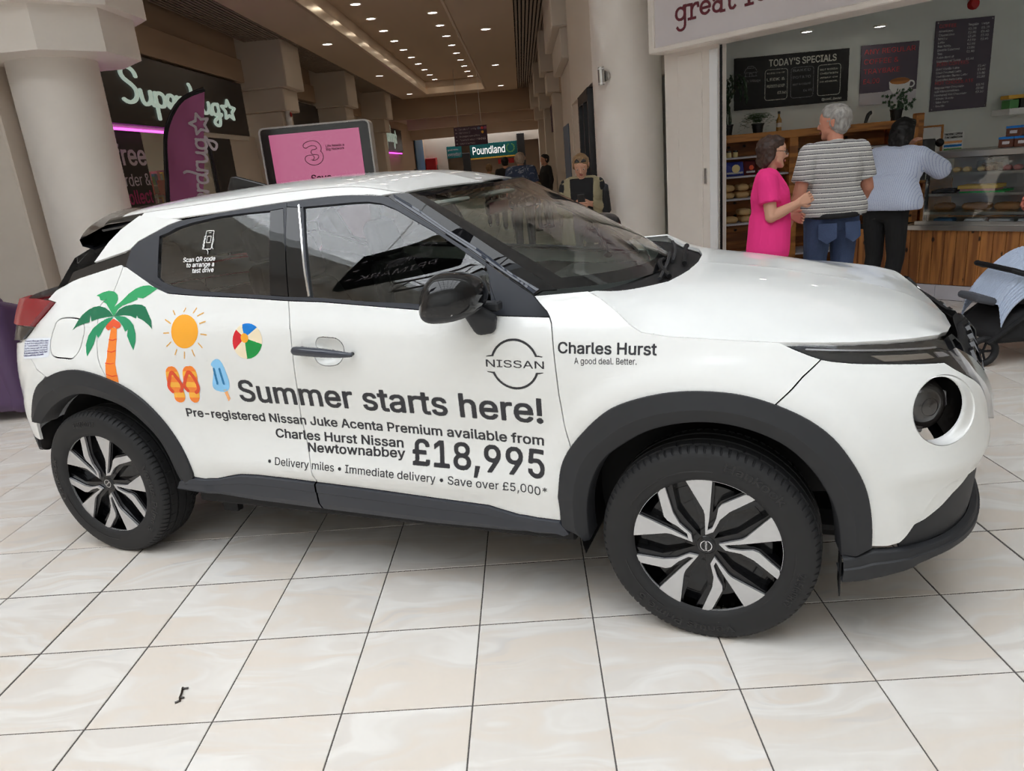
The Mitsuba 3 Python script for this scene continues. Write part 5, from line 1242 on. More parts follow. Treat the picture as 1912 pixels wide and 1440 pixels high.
# the discount shop across the end
def shopfront():
    p = thing('shop_sign', 'teal shop sign reading Poundland across the end of the arcade', 'shop sign')
    obj('board', box(-.98, 1.72, 41.0, 41.15, 1.98, 2.73, .01), 'teal_sign', p)
    k = text_on(p, 'Poundland', .40, frame([-.83, 40.995, 2.17], [1, 0, 0], [0, 0, 1]), 'letter_white', True, 1.85); scene[k]['emitter'] = glow((.5, .5, .5))
    wr = [Point(1.33 + .22 * math.cos(a), 2.38 + .22 * math.sin(a)).buffer(.045) for a in np.linspace(-4.2, 1.1, 13)]
    obj('wreath', put(prism(unary_union(wr), .003), FACE(40.995)), 'prod5', p)
    obj('lower_edge', box(-.98, 1.72, 40.98, 41.0, 1.90, 1.98), 'prod4', p)
    p2 = thing('shop_sign', 'small teal sign with the word everyday, left of the larger teal sign', 'shop sign')
    obj('board', box(-2.3, -1.45, 41.0, 41.15, 2.08, 2.72, .01), 'teal_sign', p2); text_on(p2, 'everyday!', .19, frame([-2.24, 40.995, 2.2], [1, 0, 0], [0, 0, 1]), 'letter_grey', False, .74); text_on(p2, 'great value', .09, frame([-2.24, 40.995, 2.5], [1, 0, 0], [0, 0, 1]), 'letter_grey', False, .6)
    struct('wall_end_002', cat_([box(-3.75, -2.3, 41.02, 41.2, 0, 3.9), box(-2.3, 3.2, 41.02, 41.2, 2.73, 3.9)]), 'wall_cream')
    for i, x in enumerate((-1.42, 1.73)):
        c = thing('pillar', 'black pillar %s of the teal shop sign' % ('left', 'right')[i], 'pillar'); obj('shaft', box(x, x + .42, 40.8, 41.1, 0, 3.1 if i else 2.3, .02), 'shop_dark', c)
    struct('wall_shop_002', cat_([box(-4, 4, 47, 47.2, 0, 4), box(-4.2, -4, 41, 47.2, 0, 4), box(4, 4.2, 41, 47.2, 0, 4), box(-4, 4, 41.2, 47.2, 3.6, 3.8)]), 'shop_white')
    r = np.random.default_rng(5)
    for j, (y, x0, x1) in enumerate(((43.0, -2.2, .2), (43.6, .5, 2.8), (46.4, -3.6, 3.6))):
        s = thing('shelf_unit', 'crowded shelf of packs inside the shop at the end, %s' % ('left one', 'right one', 'along its back wall')[j], 'shelf')
        zt = 1.55 if j < 2 else 2.5
        obj('frame', cat_([box(x0, x1, y + .3, y + .34, 0, zt)] + [box(x0, x1, y, y + .3, z, z + .03) for z in np.arange(.3, zt, .42)]), 'shop_white', s)
        b = {i: [] for i in range(7)}
        for z in np.arange(.33, zt, .42):
            xx = x0
            while xx < x1 - .2:
                w = r.uniform(.1, .26); b[r.integers(7)].append(box(xx, xx + w - .02, y + .02, y + .25, z, z + r.uniform(.18, .36))); xx += w
        for i in range(7): obj('packs', cat_(b[i]), PRC[i], s, kind='stuff')
    for i, x in enumerate((-1.6, .2, 1.8)):
        t = thing('strip_light', 'light panel inside the shop at the end, %s' % ('left', 'middle', 'right')[i], 'ceiling light'); k = obj('diffuser', box(x - .6, x + .6, 42.6, 46, 3.55, 3.598), 'shop_white', t); scene[k]['emitter'] = glow((3.0, 2.6, 1.9))
    for i, x in enumerate((.55, 1.05)):
        b2 = thing('hanging_banner', 'orange sale board hanging behind the end shop entrance, %s' % ('left', 'right')[i], 'banner'); obj('board', box(x, x + .42, 41.6, 41.64, 1.55, 1.82), 'prod0', b2); obj('cord', tube([(x + .2, 41.62, 1.82), (x + .2, 41.62, 3.59)], .008), 'shop_dark', b2)
shopfront()
# right-hand side of the arcade: black shop window, dark doorway
bw = struct('window_4', box(2.72, 2.74, 5.9, 7.1, .05, 2.15), 'glass_shop')
obj('frame', cat_([box(2.66, 2.80, 5.95, 7.25, 2.15, 2.28, .01), box(2.66, 2.80, 7.1, 7.25, 0, 2.2), box(2.66, 2.80, 6.45, 6.53, 0, 2.2), box(2.66, 2.80, 5.85, 5.95, 0, 2.2), box(2.66, 2.80, 5.9, 7.2, 0, .12)]), 'black_frame', bw)
struct('wall_right_002', cat_([box(2.74, 3.2, 7.25, 9.3, 0, 3.0), box(3.6, 3.8, 5.9, 9.0, 0, 3.0), box(2.7, 3.8, 5.5, 9.0, 2.3, 4.3)]), 'wall_cream')
pn = thing('wall_panel', 'tall blue-grey panel on the wide pillar behind the woman with the phone', 'panel'); obj('panel', box(2.702, 2.717, 10.1, 11.6, .9, 2.1, .004), 'blue_panel', pn)
dw = struct('door_1', box(2.90, 2.94, 17.6, 19.6, 0, 2.3), 'shop_dark'); obj('fascia', box(2.84, 2.94, 17.2, 19.9, 2.3, 3.0), 'purple_sign', dw)
# up and down wall lamp on the white column
wl = thing('wall_lamp', 'steel up and down wall lamp on the round cream column beside the café', 'wall lamp')
lx, ly, lz = 2.752, 5.30, 2.31
obj('back_plate', lathe([(0, .01), (.05, .008), (.055, 0)], 24).apply_transform(frame([2.80, 5.275, lz], [1, -.8, 0], [0, 0, 1])), 'stainless', wl, smooth=35)
obj('arm', tube([(2.80, 5.30, lz), (lx, ly - .05, lz)], .018), 'screen_black', wl)
obj('barrel', lathe([(0, -.085), (.030, -.085), (.032, -.08), (.032, .08), (.030, .085), (0, .085)], 24, (lx, ly - .06, lz)), 'stainless', wl, smooth=35)
for s in (-1, 1):
    obj('ring', lathe([(.030, s * .075), (.0345, s * .07), (.0345, s * .062)], 24, (lx, ly - .06, lz)), 'letter_white', wl)
    scene[f'wall_lamp_beam_{1 if s > 0 else 2:03d}'] = {'type': 'spot', 'to_world': T4().look_at(origin=[lx, ly - .06, lz + s * .10], target=[lx + .10, ly + .02, lz + s * 1.0], up=[0, 1, 0]), 'intensity': rgb((3.2, 3.4, 3.8)), 'cutoff_angle': 22, 'beam_width': 12}
# armchair at the far left, cosmetics shop window behind it
ar = thing('armchair', 'purple leatherette tub armchair at the left edge behind the car', 'armchair')
a2 = np.radians(np.linspace(20, 340, 40))
ax_, ay_ = -2.52, 2.9
outer = [np.stack([ax_ + .44 * np.sign(np.cos(a2 + math.pi * 0)) * np.abs(np.cos(a2)) ** .7 * 1.0, ay_ + .42 * np.sign(np.sin(a2)) * np.abs(np.sin(a2)) ** .7, np.full(40, z)], 1) for z in (.06, .40, .88, .98)]
ins_ = [np.stack([ax_ + .30 * np.sign(np.cos(a2)) * np.abs(np.cos(a2)) ** .7, ay_ + .28 * np.sign(np.sin(a2)) * np.abs(np.sin(a2)) ** .7, np.full(40, z)], 1) for z in (.97, .45)]
obj('back', cat_([tri(m3.Manifold.batch_hull([m3.Manifold.sphere(.09, 20).translate(q) for q in ((-2.92, 2.62, .16), (-2.1, 2.62, .16), (-2.90, 2.66, .88), (-2.12, 2.66, .88), (-2.92, 2.72, .16), (-2.1, 2.72, .16))]))]), 'leatherette', ar, smooth=50)
for sx_ in (-2.95, -2.07):
    obj('arm', tri(m3.Manifold.batch_hull([m3.Manifold.sphere(.085, 20).translate(q) for q in ((sx_, 2.62, .14), (sx_, 3.3, .14), (sx_, 2.62, .84), (sx_, 3.3, .62))])), 'leatherette', ar, smooth=50)
obj('seat', box(-2.9, -2.12, 2.72, 3.38, .1, .46, .06), 'leatherette', ar, smooth=50)
struct('window_5', box(-3.45, -3.44, 3.2, 4.42, .1, 3.0), 'glass_shop')
obj('frame', cat_([box(-3.48, -3.40, 4.36, 4.44, 0, 3.1), box(-3.48, -3.40, 3.2, 4.4, 3.0, 3.1), box(-3.48, -3.40, 3.2, 4.4, 0, .12)]), 'black_frame', 'window_5')
for z in (.98, 1.25, 1.52):
    text_on('window_5', 'sally', .07, frame([-3.436, 4.10, z], [0, 1, 0], [0, 0, 1]), 'red_plastic', True)
struct('wall_left_004', cat_([box(-5.2, -5.0, 2.0, 5.4, 0, 3.2), box(-5.0, -3.5, 5.2, 5.4, 0, 3.2), box(-5.0, -3.5, 2.0, 2.2, 0, 3.2), box(-5.2, -3.4, 2.0, 5.4, 3.1, 3.3), box(-3.6, -3.4, 2.0, 3.2, 0, 3.2)]), 'wall_cream')
st = thing('display_stand', 'dark display stand inside the window at the far left edge', 'stand'); obj('board', box(-4.5, -4.2, 3.6, 4.0, 0, 1.5, .02), 'shop_dark', st)
# hanging directory behind the photographer, seen mirrored in the door window

hs_dir = thing('direction_sign', 'black hanging sign of store names above the photographer, seen mirrored in the door window', 'sign')
obj('board', box(-1.85, .15, -1.78, -1.70, 3.02, 4.05, .01), 'sign_black', hs_dir)
SGN = lambda x, z: frame([x, -1.698, z], [-1, 0, 0], [0, 0, 1])
text_on(hs_dir, 'NEXT', .20, SGN(-.05, 3.72), 'letter_grey', False, .75); text_on(hs_dir, 'DUNNES', .15, SGN(-.45, 3.46), 'letter_grey', False, .72); text_on(hs_dir, 'STORES', .06, SGN(-.85, 3.37), 'letter_grey'); text_on(hs_dir, 'PRIMARK', .15, SGN(-.25, 3.14), 'letter_grey', False, 1.25)
for i in range(3): obj('arrow', put(prism(Polygon([(0, .03), (.05, .07), (.05, .045), (.11, .045), (.11, .015), (.05, .015), (.05, -.01)]), .003), SGN(-1.62, 3.75 - .28 * i)), 'letter_grey', hs_dir)
for x in (-1.5, -.2): obj('rod', tube([(x, -1.74, 4.05), (x, -1.74, 6.9)], .012, 6), 'stainless', hs_dir)

# ---------------------------------------------------------------- the café in its slanted corner unit
DX, DY = .648, -.762
def K(s, b, z): return np.array([3.31 + DX * s + .762 * b, 4.86 + DY * s + .648 * b, z])   # along the front, back into the shop, up
def KF(s, b, z): return frame(K(s, b, z), [DX, DY, 0], [0, 0, 1])
def kbox(s0, s1, b0, b1, z0, z1, bevel=0.0):
    m = box(s0, s1, -b1, -b0, z0, z1, bevel); M = np.eye(4); M[:3, 0] = [DX, DY, 0]; M[:3, 1] = [-.762, -.648, 0]; M[:3, 3] = [3.31, 4.86, 0]
    return put(m, M)
C0 = (5.48, 4.42)
def cbox(s0, s1, b0, b1, z0, z1, bevel=0.0):
    m = box(s0, s1, -b1, -b0, z0, z1, bevel); M = np.eye(4); M[:3, 0] = [DX, DY, 0]; M[:3, 1] = [-.762, -.648, 0]; M[:3, 3] = [C0[0], C0[1], 0]
    return put(m, M)
def CP(s, b, z): return np.array([C0[0] + DX * s + .762 * b, C0[1] + DY * s + .648 * b, z])
mat('cafe_wall', srgb(206, 210, 206), .7, spec=.2); mat('sign_pale', srgb(205, 198, 200), .45); mat('maroon', srgb(98, 38, 48), .5)
mat('chalk_black', (.012, .012, .013), .75); mat('chalk', srgb(200, 198, 190), .9); mat('chalk_dim', srgb(120, 120, 125), .9); mat('poster_grey', srgb(82, 74, 86), .6); mat('poster_pale', srgb(190, 186, 192), .6)
mat('neon_red', srgb(190, 70, 75), .6); mat('menu_text', srgb(200, 200, 202), .6)
def pine(p, n, uv):
    along = p.z
    across = p.x * DX + p.y * DY
    pl = dr.floor(across / .0985); r = mikit.cell_rand(pl, 3, 5)
    g = mikit.fbm(across * 34 + r * 9, along * 2.2 + r * 30, r * 7, 3)
    c = mikit.mix(srgb(176, 116, 60), srgb(132, 78, 38), mikit.smoothstep(.35, .7, g))
    f, s, w = mikit.voronoi(across * 7 + r * 5, along * 4.2 + r * 11)
    knot = mikit.smoothstep(.13, .05, f) * mikit.smoothstep(.45, .55, w)
    return mikit.mix(c, srgb(48, 24, 12), knot) * (.85 + .25 * r)
mat('pine_planks', mikit.proc(pine), .5)
def pine2(p, n, uv):
    g = mikit.fbm(p.x * 3 + p.y * 2, p.z * 26, p.y * 9, 3)
    f, s, w = mikit.voronoi(p.x * 4.5 + p.y, p.z * 6)
    return mikit.mix(mikit.mix(srgb(186, 124, 62), srgb(140, 84, 40), mikit.smoothstep(.35, .7, g)), srgb(50, 26, 12), mikit.smoothstep(.12, .05, f) * mikit.smoothstep(.5, .6, w))
mat('pine_shelf', mikit.proc(pine2), .5)
scene['glass_case'] = {'type': 'thindielectric', 'int_ior': 1.5, 'specular_transmittance': rgb((.90, .93, .92))}
# shell of the unit
struct('wall_cafe', cat_([box(3.6, 9.2, 6.3, 6.5, 0, 3.4), box(3.45, 3.6, 5.0, 6.4, 0, 3.4), box(9.0, 9.2, 2.0, 6.4, 0, 3.4)]), 'cafe_wall')
struct('ceiling_005', cat_([kbox(.05, 4.6, .12, 1.55, 2.62, 2.8), box(3.5, 9.2, 2.2, 6.4, 3.1, 3.3)]), 'cafe_wall')
pan = struct('wall_cafe_002', cat_([kbox(0, .60, .0, .12, 0, 2.42)]), 'column_paint')
obj('panel', kbox(.16, .43, -.012, .0, .1, 2.37, .004), 'column_paint', pan); obj('door_stile', kbox(.515, .60, -.02, .0, 0, 2.37, .004), 'letter_white', pan); obj('seal', kbox(.600, .607, .02, .05, 0, 2.40), 'black_frame', pan); obj('lock', kbox(.45, .475, -.018, -.005, 1.22, 1.36, .003), 'stainless', pan)
fs = thing('shop_sign', 'pale grey café fascia sign with maroon slab lettering', 'shop sign')
obj('board', kbox(.02, 4.4, -.16, .10, 2.45, 3.9), 'sign_pale', fs); obj('lower_trim', kbox(-.02, 4.4, -.19, .12, 2.41, 2.455, .008), 'column_paint', fs); obj('side_trim', kbox(-.03, .03, -.19, .12, 2.41, 3.9, .008), 'column_paint', fs)
def slab(ch):
    """slab-serif letters by strokes; small-letter height 1"""
    t = np.radians
    arc = lambda cx, cy, r, a0, a1, ry=None: [(cx + r * math.cos(a), cy + (ry or r) * math.sin(a)) for a in np.linspace(t(a0), t(a1), 18)]
    return {'g': ([arc(.46, .5, .40, 0, 360), [(.88, .98), (.88, -.25)] + arc(.50, -.25, .38, 0, -150), [(.80, .96), (1.06, .96)]], 1.15),
            'r': ([[(.25, 0), (.25, .95)], [(0, .95), (.25, .95)], [(0, 0), (.55, 0)], [(.25, .55), (.38, .82), (.60, .95), (.82, .93), (.84, .74)]], .92),
            'e': ([[(.08, .5), (.88, .5)] + arc(.48, .5, .40, 0, 320)], 1.02),
            'a': ([arc(.42, .36, .34, 0, 360, .32), [(.14, .84), (.3, .95), (.55, .95), (.76, .8), (.76, .0)], [(.76, 0), (1.0, 0)]], 1.06),
            't': ([[(.3, 1.35), (.3, .25), (.4, .04), (.6, 0), (.75, .12)], [(.04, .95), (.66, .95)]], .85),
            'f': ([[(.62, 1.5), (.5, 1.6), (.36, 1.5), (.3, 1.3), (.3, 0)], [(.05, .95), (.62, .95)], [(.06, 0), (.58, 0)]], .75),
            'o': ([arc(.48, .5, .40, 0, 360)], 1.04), 'd': ([arc(.44, .5, .38, 0, 360), [(.84, 1.6), (.84, 0)], [(.84, 0), (1.02, 0)], [(.66, 1.6), (.84, 1.6)]], 1.1), ' ': ([], .62)}[ch]
x = 0
for ch in 'great food':
    ls, adv = slab(ch)
    if ls: obj('letter', put(prism(unary_union([LineString(np.array(l) * .118 + [x, 0]).buffer(.0105, cap_style=3) for l in ls]), .006), KF(.268 + .0, -.161, 2.632)), 'maroon', fs)
    x += adv * .126
# boards and posters on the back wall
BW = lambda x, z, y=6.298: frame([x, y, z], [1, 0, 0], [0, 0, 1])
cb_ = thing('chalkboard', 'long black chalkboard headed TODAY\'S SPECIALS on the café wall', 'chalkboard')
obj('board', box(4.36, 5.63, 6.27, 6.297, 1.91, 2.46), 'chalk_black', cb_)
text_on(cb_, 'TODAY\'S SPECIALS', .068, BW(4.74, 2.345, 6.269), 'chalk', True, .75)
for i, (x0, ls) in enumerate(((4.70, (('SOUP OF THE DAY', .014), ('LEEK &', .030), ('POTATO SOUP', .030), ('£3.50', .026))), (4.99, (('BAKED', .026), ('POTATO', .026), ('BEEF & CHEESE', .020), ('£4.95', .026))), (5.29, (('SALT \'N CHILLI', .018), ('CHICKEN', .018), ('WRAP OR', .015), ('SALAD BOWL', .015))))):
    obj('chalk_box', put(prism(rrect(x0, x0 + .25, 1.99, 2.31, .03).exterior.buffer(.0022), .001), BW(0, 0, 6.269)), 'chalk' if i != 1 else 'chalk_dim', cb_)
    for j, (s, h) in enumerate(ls): text_on(cb_, s, h, BW(x0 + .02 if s[0] != '£' else x0 + .14, 2.265 - .072 * j - (.012 if i == 2 else 0) + (.03 * j if i == 2 else 0), 6.269), 'chalk' if i != 1 else 'chalk_dim', width=None if s[0] == '£' else .20)
text_on(cb_, '@deli_bean', .026, BW(5.34, 1.935, 6.269), 'chalk', width=.22); text_on(cb_, 'French Village', .026, BW(4.40, 2.20, 6.269), 'chalk_dim', width=.25)
hs = [[(4.47, 2.26), (4.61, 2.26)], [(4.48, 2.26), (4.48, 2.30), (4.60, 2.30), (4.60, 2.26)], [(4.465, 2.30), (4.49, 2.345), (4.59, 2.345), (4.615, 2.30), (4.465, 2.30)], [(4.50, 2.345), (4.51, 2.365), (4.57, 2.365), (4.58, 2.345)], [(4.525, 2.26), (4.525, 2.29), (4.555, 2.29), (4.555, 2.26)]]
obj('house_drawing', put(stroke(hs, .004, .001), BW(0, 0, 6.269)), 'chalk_dim', cb_)
pg_ = thing('wall_poster', 'grey café poster with a coffee cup and outlined red capitals', 'poster')
obj('sheet', box(5.77, 6.40, 6.28, 6.297, 1.97, 2.47), 'poster_grey', pg_); obj('lower_sheet', box(5.77, 6.40, 6.28, 6.297, 1.84, 1.97), 'poster_pale', pg_)
for i, s in enumerate(('ANY REGULAR', 'COFFEE &', 'TRAYBAKE', '£4.00')): text_on(pg_, s, .052, BW(5.80, 2.375 - .102 * i, 6.279), 'neon_red', False, (.56, .38, .40, .18)[i])
obj('cup', put(prism(Polygon([(6.09, 2.07), (6.33, 2.07), (6.32, 2.0), (6.28, 1.945), (6.14, 1.945), (6.10, 2.0)]).union(Point(6.34, 2.03).buffer(.04).difference(Point(6.34, 2.03).buffer(.024))), .002), BW(0, 0, 6.279)), 'letter_white', pg_)
obj('saucer', put(prism(trimesh and Polygon([(6.21 + .18 * math.cos(a), 1.95 + .045 * math.sin(a)) for a in np.linspace(0, 6.28, 30)]), .001), BW(0, 0, 6.279)), 'poster_pale', pg_)
obj('coffee', put(prism(Polygon([(6.21 + .11 * math.cos(a), 2.07 + .035 * math.sin(a)) for a in np.linspace(0, 6.28, 30)]), .003), BW(0, 0, 6.279)), 'pine_shelf', pg_)
me = thing('menu_board', 'tall grey café menu board listing coffee prices', 'menu board')
obj('board', box(6.57, 7.20, 6.28, 6.297, 1.71, 2.65), 'poster_grey', me)
for x in (6.59, 7.18):
    for z in (1.73, 2.63): obj('screw', put(lathe([(0, .004), (.006, .003), (.007, 0)], 10), BW(x, z, 6.279)), 'stainless', me)
MENU = [('H', 'COFFEE', 'Regular', 'Large'), ('', 'Americano', '£2.70', '£3.20'), ('', 'Cappuccino', '£2.90', '£3.40'), ('', 'Mocha', '£3.00', '£3.50'), ('', 'Latte', '£2.90', '£3.40'), ('', 'Flat White', '£2.90', ''), ('', 'Double Espresso', '£2.00', ''), ('', 'Tea', '£1.60', ''), ('', 'Extra Shot of', '', ''), ('', 'Espresso or Syrup', '£0.40', ''),
        ('H', 'ICED COFFEES', '', ''), ('', 'Iced Vanilla Latte', '', '£3.40'), ('', 'Iced Caramel Latte', '', '£3.40'), ('', 'Iced Kinder Bueno Latte', '', '£3.80'), ('', 'Iced Mint Aero Latte', '', '£3.80'), ('H', 'HOT CHOCOLATE', '', ''), ('', 'Regular Hot Chocolate', '', '£2.70'), ('', '  add Marshmallows', '', '£0.40'), ('', 'Flavoured Hot Chocolate', '', '£3.10'), ('', '- Kinder Bueno', '', ''), ('', '- Mint Aero', '', ''), ('', '- Bounty', '', '')]
z = 2.575
for kind, a, b, c in MENU:
    h = .036 if kind else .0225
    text_on(me, a.strip(), h, BW(6.605, z, 6.279), 'neon_red' if kind else 'menu_text', False)
    if b: text_on(me, b, .0225, BW(6.925, z, 6.279), 'menu_text')
    if c: text_on(me, c, .0225, BW(7.065, z, 6.279), 'menu_text')
    z -= .0385 if not kind else .043
pc = thing('notice', 'small notice headed PREVENT CROSS CONTAMINATION on the café wall', 'notice')
obj('sheet', box(6.75, 6.98, 6.285, 6.297, 1.22, 1.47), 'white_board', pc); text_on(pc, 'PREVENT CROSS', .022, BW(6.765, 1.435, 6.284), 'chalk_black', True, .20); text_on(pc, 'CONTAMINATION', .022, BW(6.765, 1.40, 6.284), 'chalk_black', True, .20)
for z, m in ((1.345, 'vinyl_tan'), (1.305, 'vinyl_blue'), (1.265, 'prod5')): obj('band', box(6.765, 6.965, 6.28, 6.285, z, z + .025), m, pc)
wb = thing('notice_board', 'small white board in a wooden frame on the café wall', 'notice board'); obj('board', box(6.40, 6.72, 6.285, 6.297, 1.22, 1.54), 'white_board', wb)
for q in ((6.38, 6.40, 1.2, 1.56), (6.72, 6.74, 1.2, 1.56), (6.38, 6.74, 1.54, 1.56)): obj('frame', box(q[0], q[1], 6.27, 6.297, q[2], q[3]), 'pine_shelf', wb)
til = thing('till', 'black till screen in front of the framed white board', 'till'); obj('screen', box(6.28, 6.52, 6.0, 6.05, 1.18, 1.42, .01), 'screen_black', til); obj('stand', box(6.36, 6.44, 6.02, 6.08, .98, 1.2), 'screen_black', til); obj('scanner', tri(m3.Manifold.sphere(.045, 18).translate([6.56, 6.0, 1.37])), 'screen_black', til)
cpb = thing('back_counter', 'low wooden back counter under the café till', 'counter'); obj('top', box(6.28, 8.9, 5.75, 6.28, .92, .96), 'pine_shelf', cpb); obj('front', box(6.30, 8.9, 5.8, 6.28, 0, .92), 'pine_shelf', cpb)
# the wooden shelf unit
su = thing('shelf_unit', 'tall pine shelf unit with bread and snacks along the café wall', 'shelf')
obj('top_board', box(3.72, 6.14, 5.66, 6.28, 1.565, 1.645, .004), 'pine_shelf', su)
obj('back', box(3.72, 6.12, 6.24, 6.28, 0, 1.57), 'pine_shelf', su)
for x in (3.72, 4.79, 6.06): obj('post', box(x, x + .09, 5.68, 6.24, 0, 1.57), 'pine_shelf', su)
for x0, x1, zs in ((3.81, 4.79, (1.41, 1.21, .97, .70, .32)), (4.88, 6.06, (1.40, 1.165, .70, .32))):
    for z in zs: obj('shelf', box(x0, x1, 5.70, 6.24, z - .02, z, .003), 'stainless' if False else 'poster_pale', su)
post = thing('wooden_post', 'rough pine post at the right end of the shelf unit', 'post'); obj('post', box(6.16, 6.25, 5.76, 5.84, 0, 1.70, .006), 'pine_shelf', post)
mat('bread', srgb(205, 170, 120), .7); mat('bread_brown', srgb(140, 95, 55), .7); mat('paper_white', srgb(215, 212, 205), .7); mat('pack_blue', srgb(60, 70, 150), .3); mat('pack_maroon', srgb(95, 35, 40), .3); mat('pack_brown', srgb(90, 45, 30), .3); mat('jar_label', srgb(225, 205, 150), .5); mat('jar_lid', (.02, .018, .016), .4); mat('cake_pink', srgb(190, 120, 120), .7)
scene['film'] = {'type': 'thindielectric', 'int_ior': 1.4, 'specular_transmittance': rgb((.95, .95, .93))}
for i, x in enumerate((4.165, 4.235)):
    j = thing('jar', 'small dark-lidded jar on the top shelf of the pine unit, %s of two' % ('left', 'right')[i], 'jar', 'jars on the top shelf'); obj('body', lathe([(0, 0), (.026, 0), (.028, .01), (.028, .045), (.024, .055), (0, .055)], 20, (x, 5.78, 1.41)), 'jar_label', j, smooth=40); obj('lid', lathe([(0, .055), (.026, .055), (.026, .072), (0, .072)], 20, (x, 5.78, 1.41)), 'jar_lid', j)
def bag(x, y, z, w, d, h):
    return tri(m3.Manifold.batch_hull([m3.Manifold.sphere(.012, 10).translate(q) for q in ((x, y, z + .012), (x + w, y, z + .012), (x + .01, y + .012, z + h), (x + w - .01, y + .012, z + h), (x + w / 2, y - d * .6, z + h * .5), (x, y + d, z + .012), (x + w, y + d, z + .012))]))
for x, w, m, lab in ((4.12, .20, 'pack_blue', 'blue snack bag on the second shelf'), (4.335, .115, 'pack_maroon', 'maroon snack bag beside the blue one'), (4.465, .11, 'pack_brown', 'brown snack bag, rightmost on the second shelf')):
    b = thing('snack_bag', lab, 'snack bag', None); obj('bag', bag(x, 5.78, 1.21, w, .05, .14), m, b, smooth=40)
    obj('print', put(prism(Point(x + w * .55, 1.29).buffer(w * .22), .003), frame([0, 5.737, 0], [1, 0, 0], [0, 0, 1])), 'jar_label' if m != 'pack_maroon' else 'vinyl_nut', b); obj('band', put(prism(sbox(x + .01, 1.235, x + w - .01, 1.255), .002), frame([0, 5.745, 0], [1, 0, 0], [0, 0, 1])), 'poster_pale', b)
def loaf(x, y, z, w, d, h):
    return tri(m3.Manifold.batch_hull([m3.Manifold.sphere(h * .45, 14).translate(q) for q in ((x + h * .45, y + h * .45, z + h * .46), (x + w - h * .45, y + h * .45, z + h * .46), (x + h * .45, y + d, z + h * .46), (x + w - h * .45, y + d, z + h * .46), (x + w / 2, y + d / 2, z + h * .56))]))
n_ = 0
for z, xs_ in ((.97, ((4.09, .15, 0), (4.25, .15, 0), (4.41, .15, 0), (4.57, .15, 0), (4.10, .14, 1), (4.26, .14, 1), (4.42, .14, 1))), (.70, ((4.08, .2, 0), (4.30, .16, 0), (4.47, .2, 0), (4.28, .15, 1)))):
    for q_, (x, w, lv) in enumerate(xs_):
        b = thing('bread_pack', 'pale wrapped bread rolls, %s from the left in the %s layer on the %s shelf' % (ORD[q_ if lv == 0 else q_ - sum(1 for t in xs_ if t[2] == 0)], 'lower' if lv == 0 else 'upper', 'third' if z > .8 else 'fourth'), 'bread', 'wrapped bread on the pine unit'); obj('rolls', loaf(x, 5.76, z + lv * .078, w - .01, .16, .075), 'bread', b, smooth=50)
        if lv: obj('label', put(prism(rrect(x + .02, x + .12, 0, .06, .02), .001), frame([0, 5.80, z + .14], [1, 0, 0], [0, 1, 0])), 'paper_white', b)
for i, (x, z) in enumerate(((4.93, 1.40), (5.06, 1.40), (5.52, 1.40), (5.50, 1.165), (5.63, 1.165), (5.76, 1.165), (4.92, 1.165), (5.05, 1.165))):
    b = thing('pastry_bag', 'white paper bag of pastries on the right half of the pine unit, %s one' % ORD[i], 'paper bag', 'paper bags on the pine unit'); obj('bag', loaf(x, 5.76, z, .11, .12, .05), 'paper_white', b, smooth=50)
# things standing on top of the shelf unit
mat('leaf_dark', srgb(38, 62, 40), .5); mat('leaf_fern', srgb(58, 88, 48), .55); mat('leaf_ivy', srgb(40, 70, 42), .5); mat('pot_black', (.012, .012, .013), .45); mat('bottle_amber', srgb(165, 120, 50), .15, coat=.7)
def blade_leaf(base, tip, w, droop=.0, n=8):
    """a narrow folded leaf from base to tip, bending down"""
    b, t = np.array(base, float), np.array(tip, float); L_ = np.linspace(0, 1, n)
    c = b + (t - b) * L_[:, None]; c[:, 2] -= droop * L_ ** 2
    d = t - b; side = np.cross(d, [0, 0, 1]); side /= np.linalg.norm(side) + 1e-9
    ww = w * np.sin(np.pi * np.clip(L_ * .92 + .06, 0, 1)) ** .7
    V = np.vstack([c - side * ww[:, None], c + [0, 0, .12 * w], c + side * ww[:, None]]); F = []
    for k in range(n - 1):
        for o in (0, n): F += [[o + k, o + n + k, o + n + k + 1], [o + k, o + n + k + 1, o + k + 1]]
    return trimesh.Trimesh(V, F, process=False)
def pot(x, y, z, r, h, parent): obj('pot', lathe([(0, 0), (r * .75, 0), (r, h), (r * 1.06, h), (r * 1.06, h - .015), (r * .9, h - .02), (0, h - .02)], 24, (x, y, z)), 'pot_black', parent, smooth=35)
pm = thing('palm_plant', 'potted palm with dark arching fronds at the left end of the shelf top', 'plant'); px0, py0, pz0 = 4.21, 6.0, 1.645
pot(px0, py0, pz0, .058, .115, pm); r = np.random.default_rng(3)
for i in range(15):
    a = r.uniform(0, 6.28); ln = r.uniform(.16, .30); up = r.uniform(.34, .58)
    p = smooth_line([(px0, py0, pz0 + .10), (px0 + math.cos(a) * ln * .25, py0 + math.sin(a) * ln * .25, pz0 + .10 + up * .75), (px0 + math.cos(a) * ln * .7, py0 + math.sin(a) * ln * .5, pz0 + .10 + up), (px0 + math.cos(a) * ln, py0 + math.sin(a) * ln * .6, pz0 + .06 + up * .75)], 16)
    obj('stem', tube(p, np.linspace(.004, .0015, 16), 5), 'leaf_dark', pm)
    fr = []
    for k in range(5, 16):
        for s in (-1, 1):
            t_ = p[min(k + 1, 15)] - p[k - 1]; t_ /= np.linalg.norm(t_); sd = np.cross(t_, [0, 0, 1]) * s
            fr.append(blade_leaf(p[k], p[k] + (sd * .7 + t_ * .6) * .14 * (1.15 - k / 20), .010, .03, 5))
    obj('frond', cat_(fr), 'leaf_dark', pm, kind='stuff')
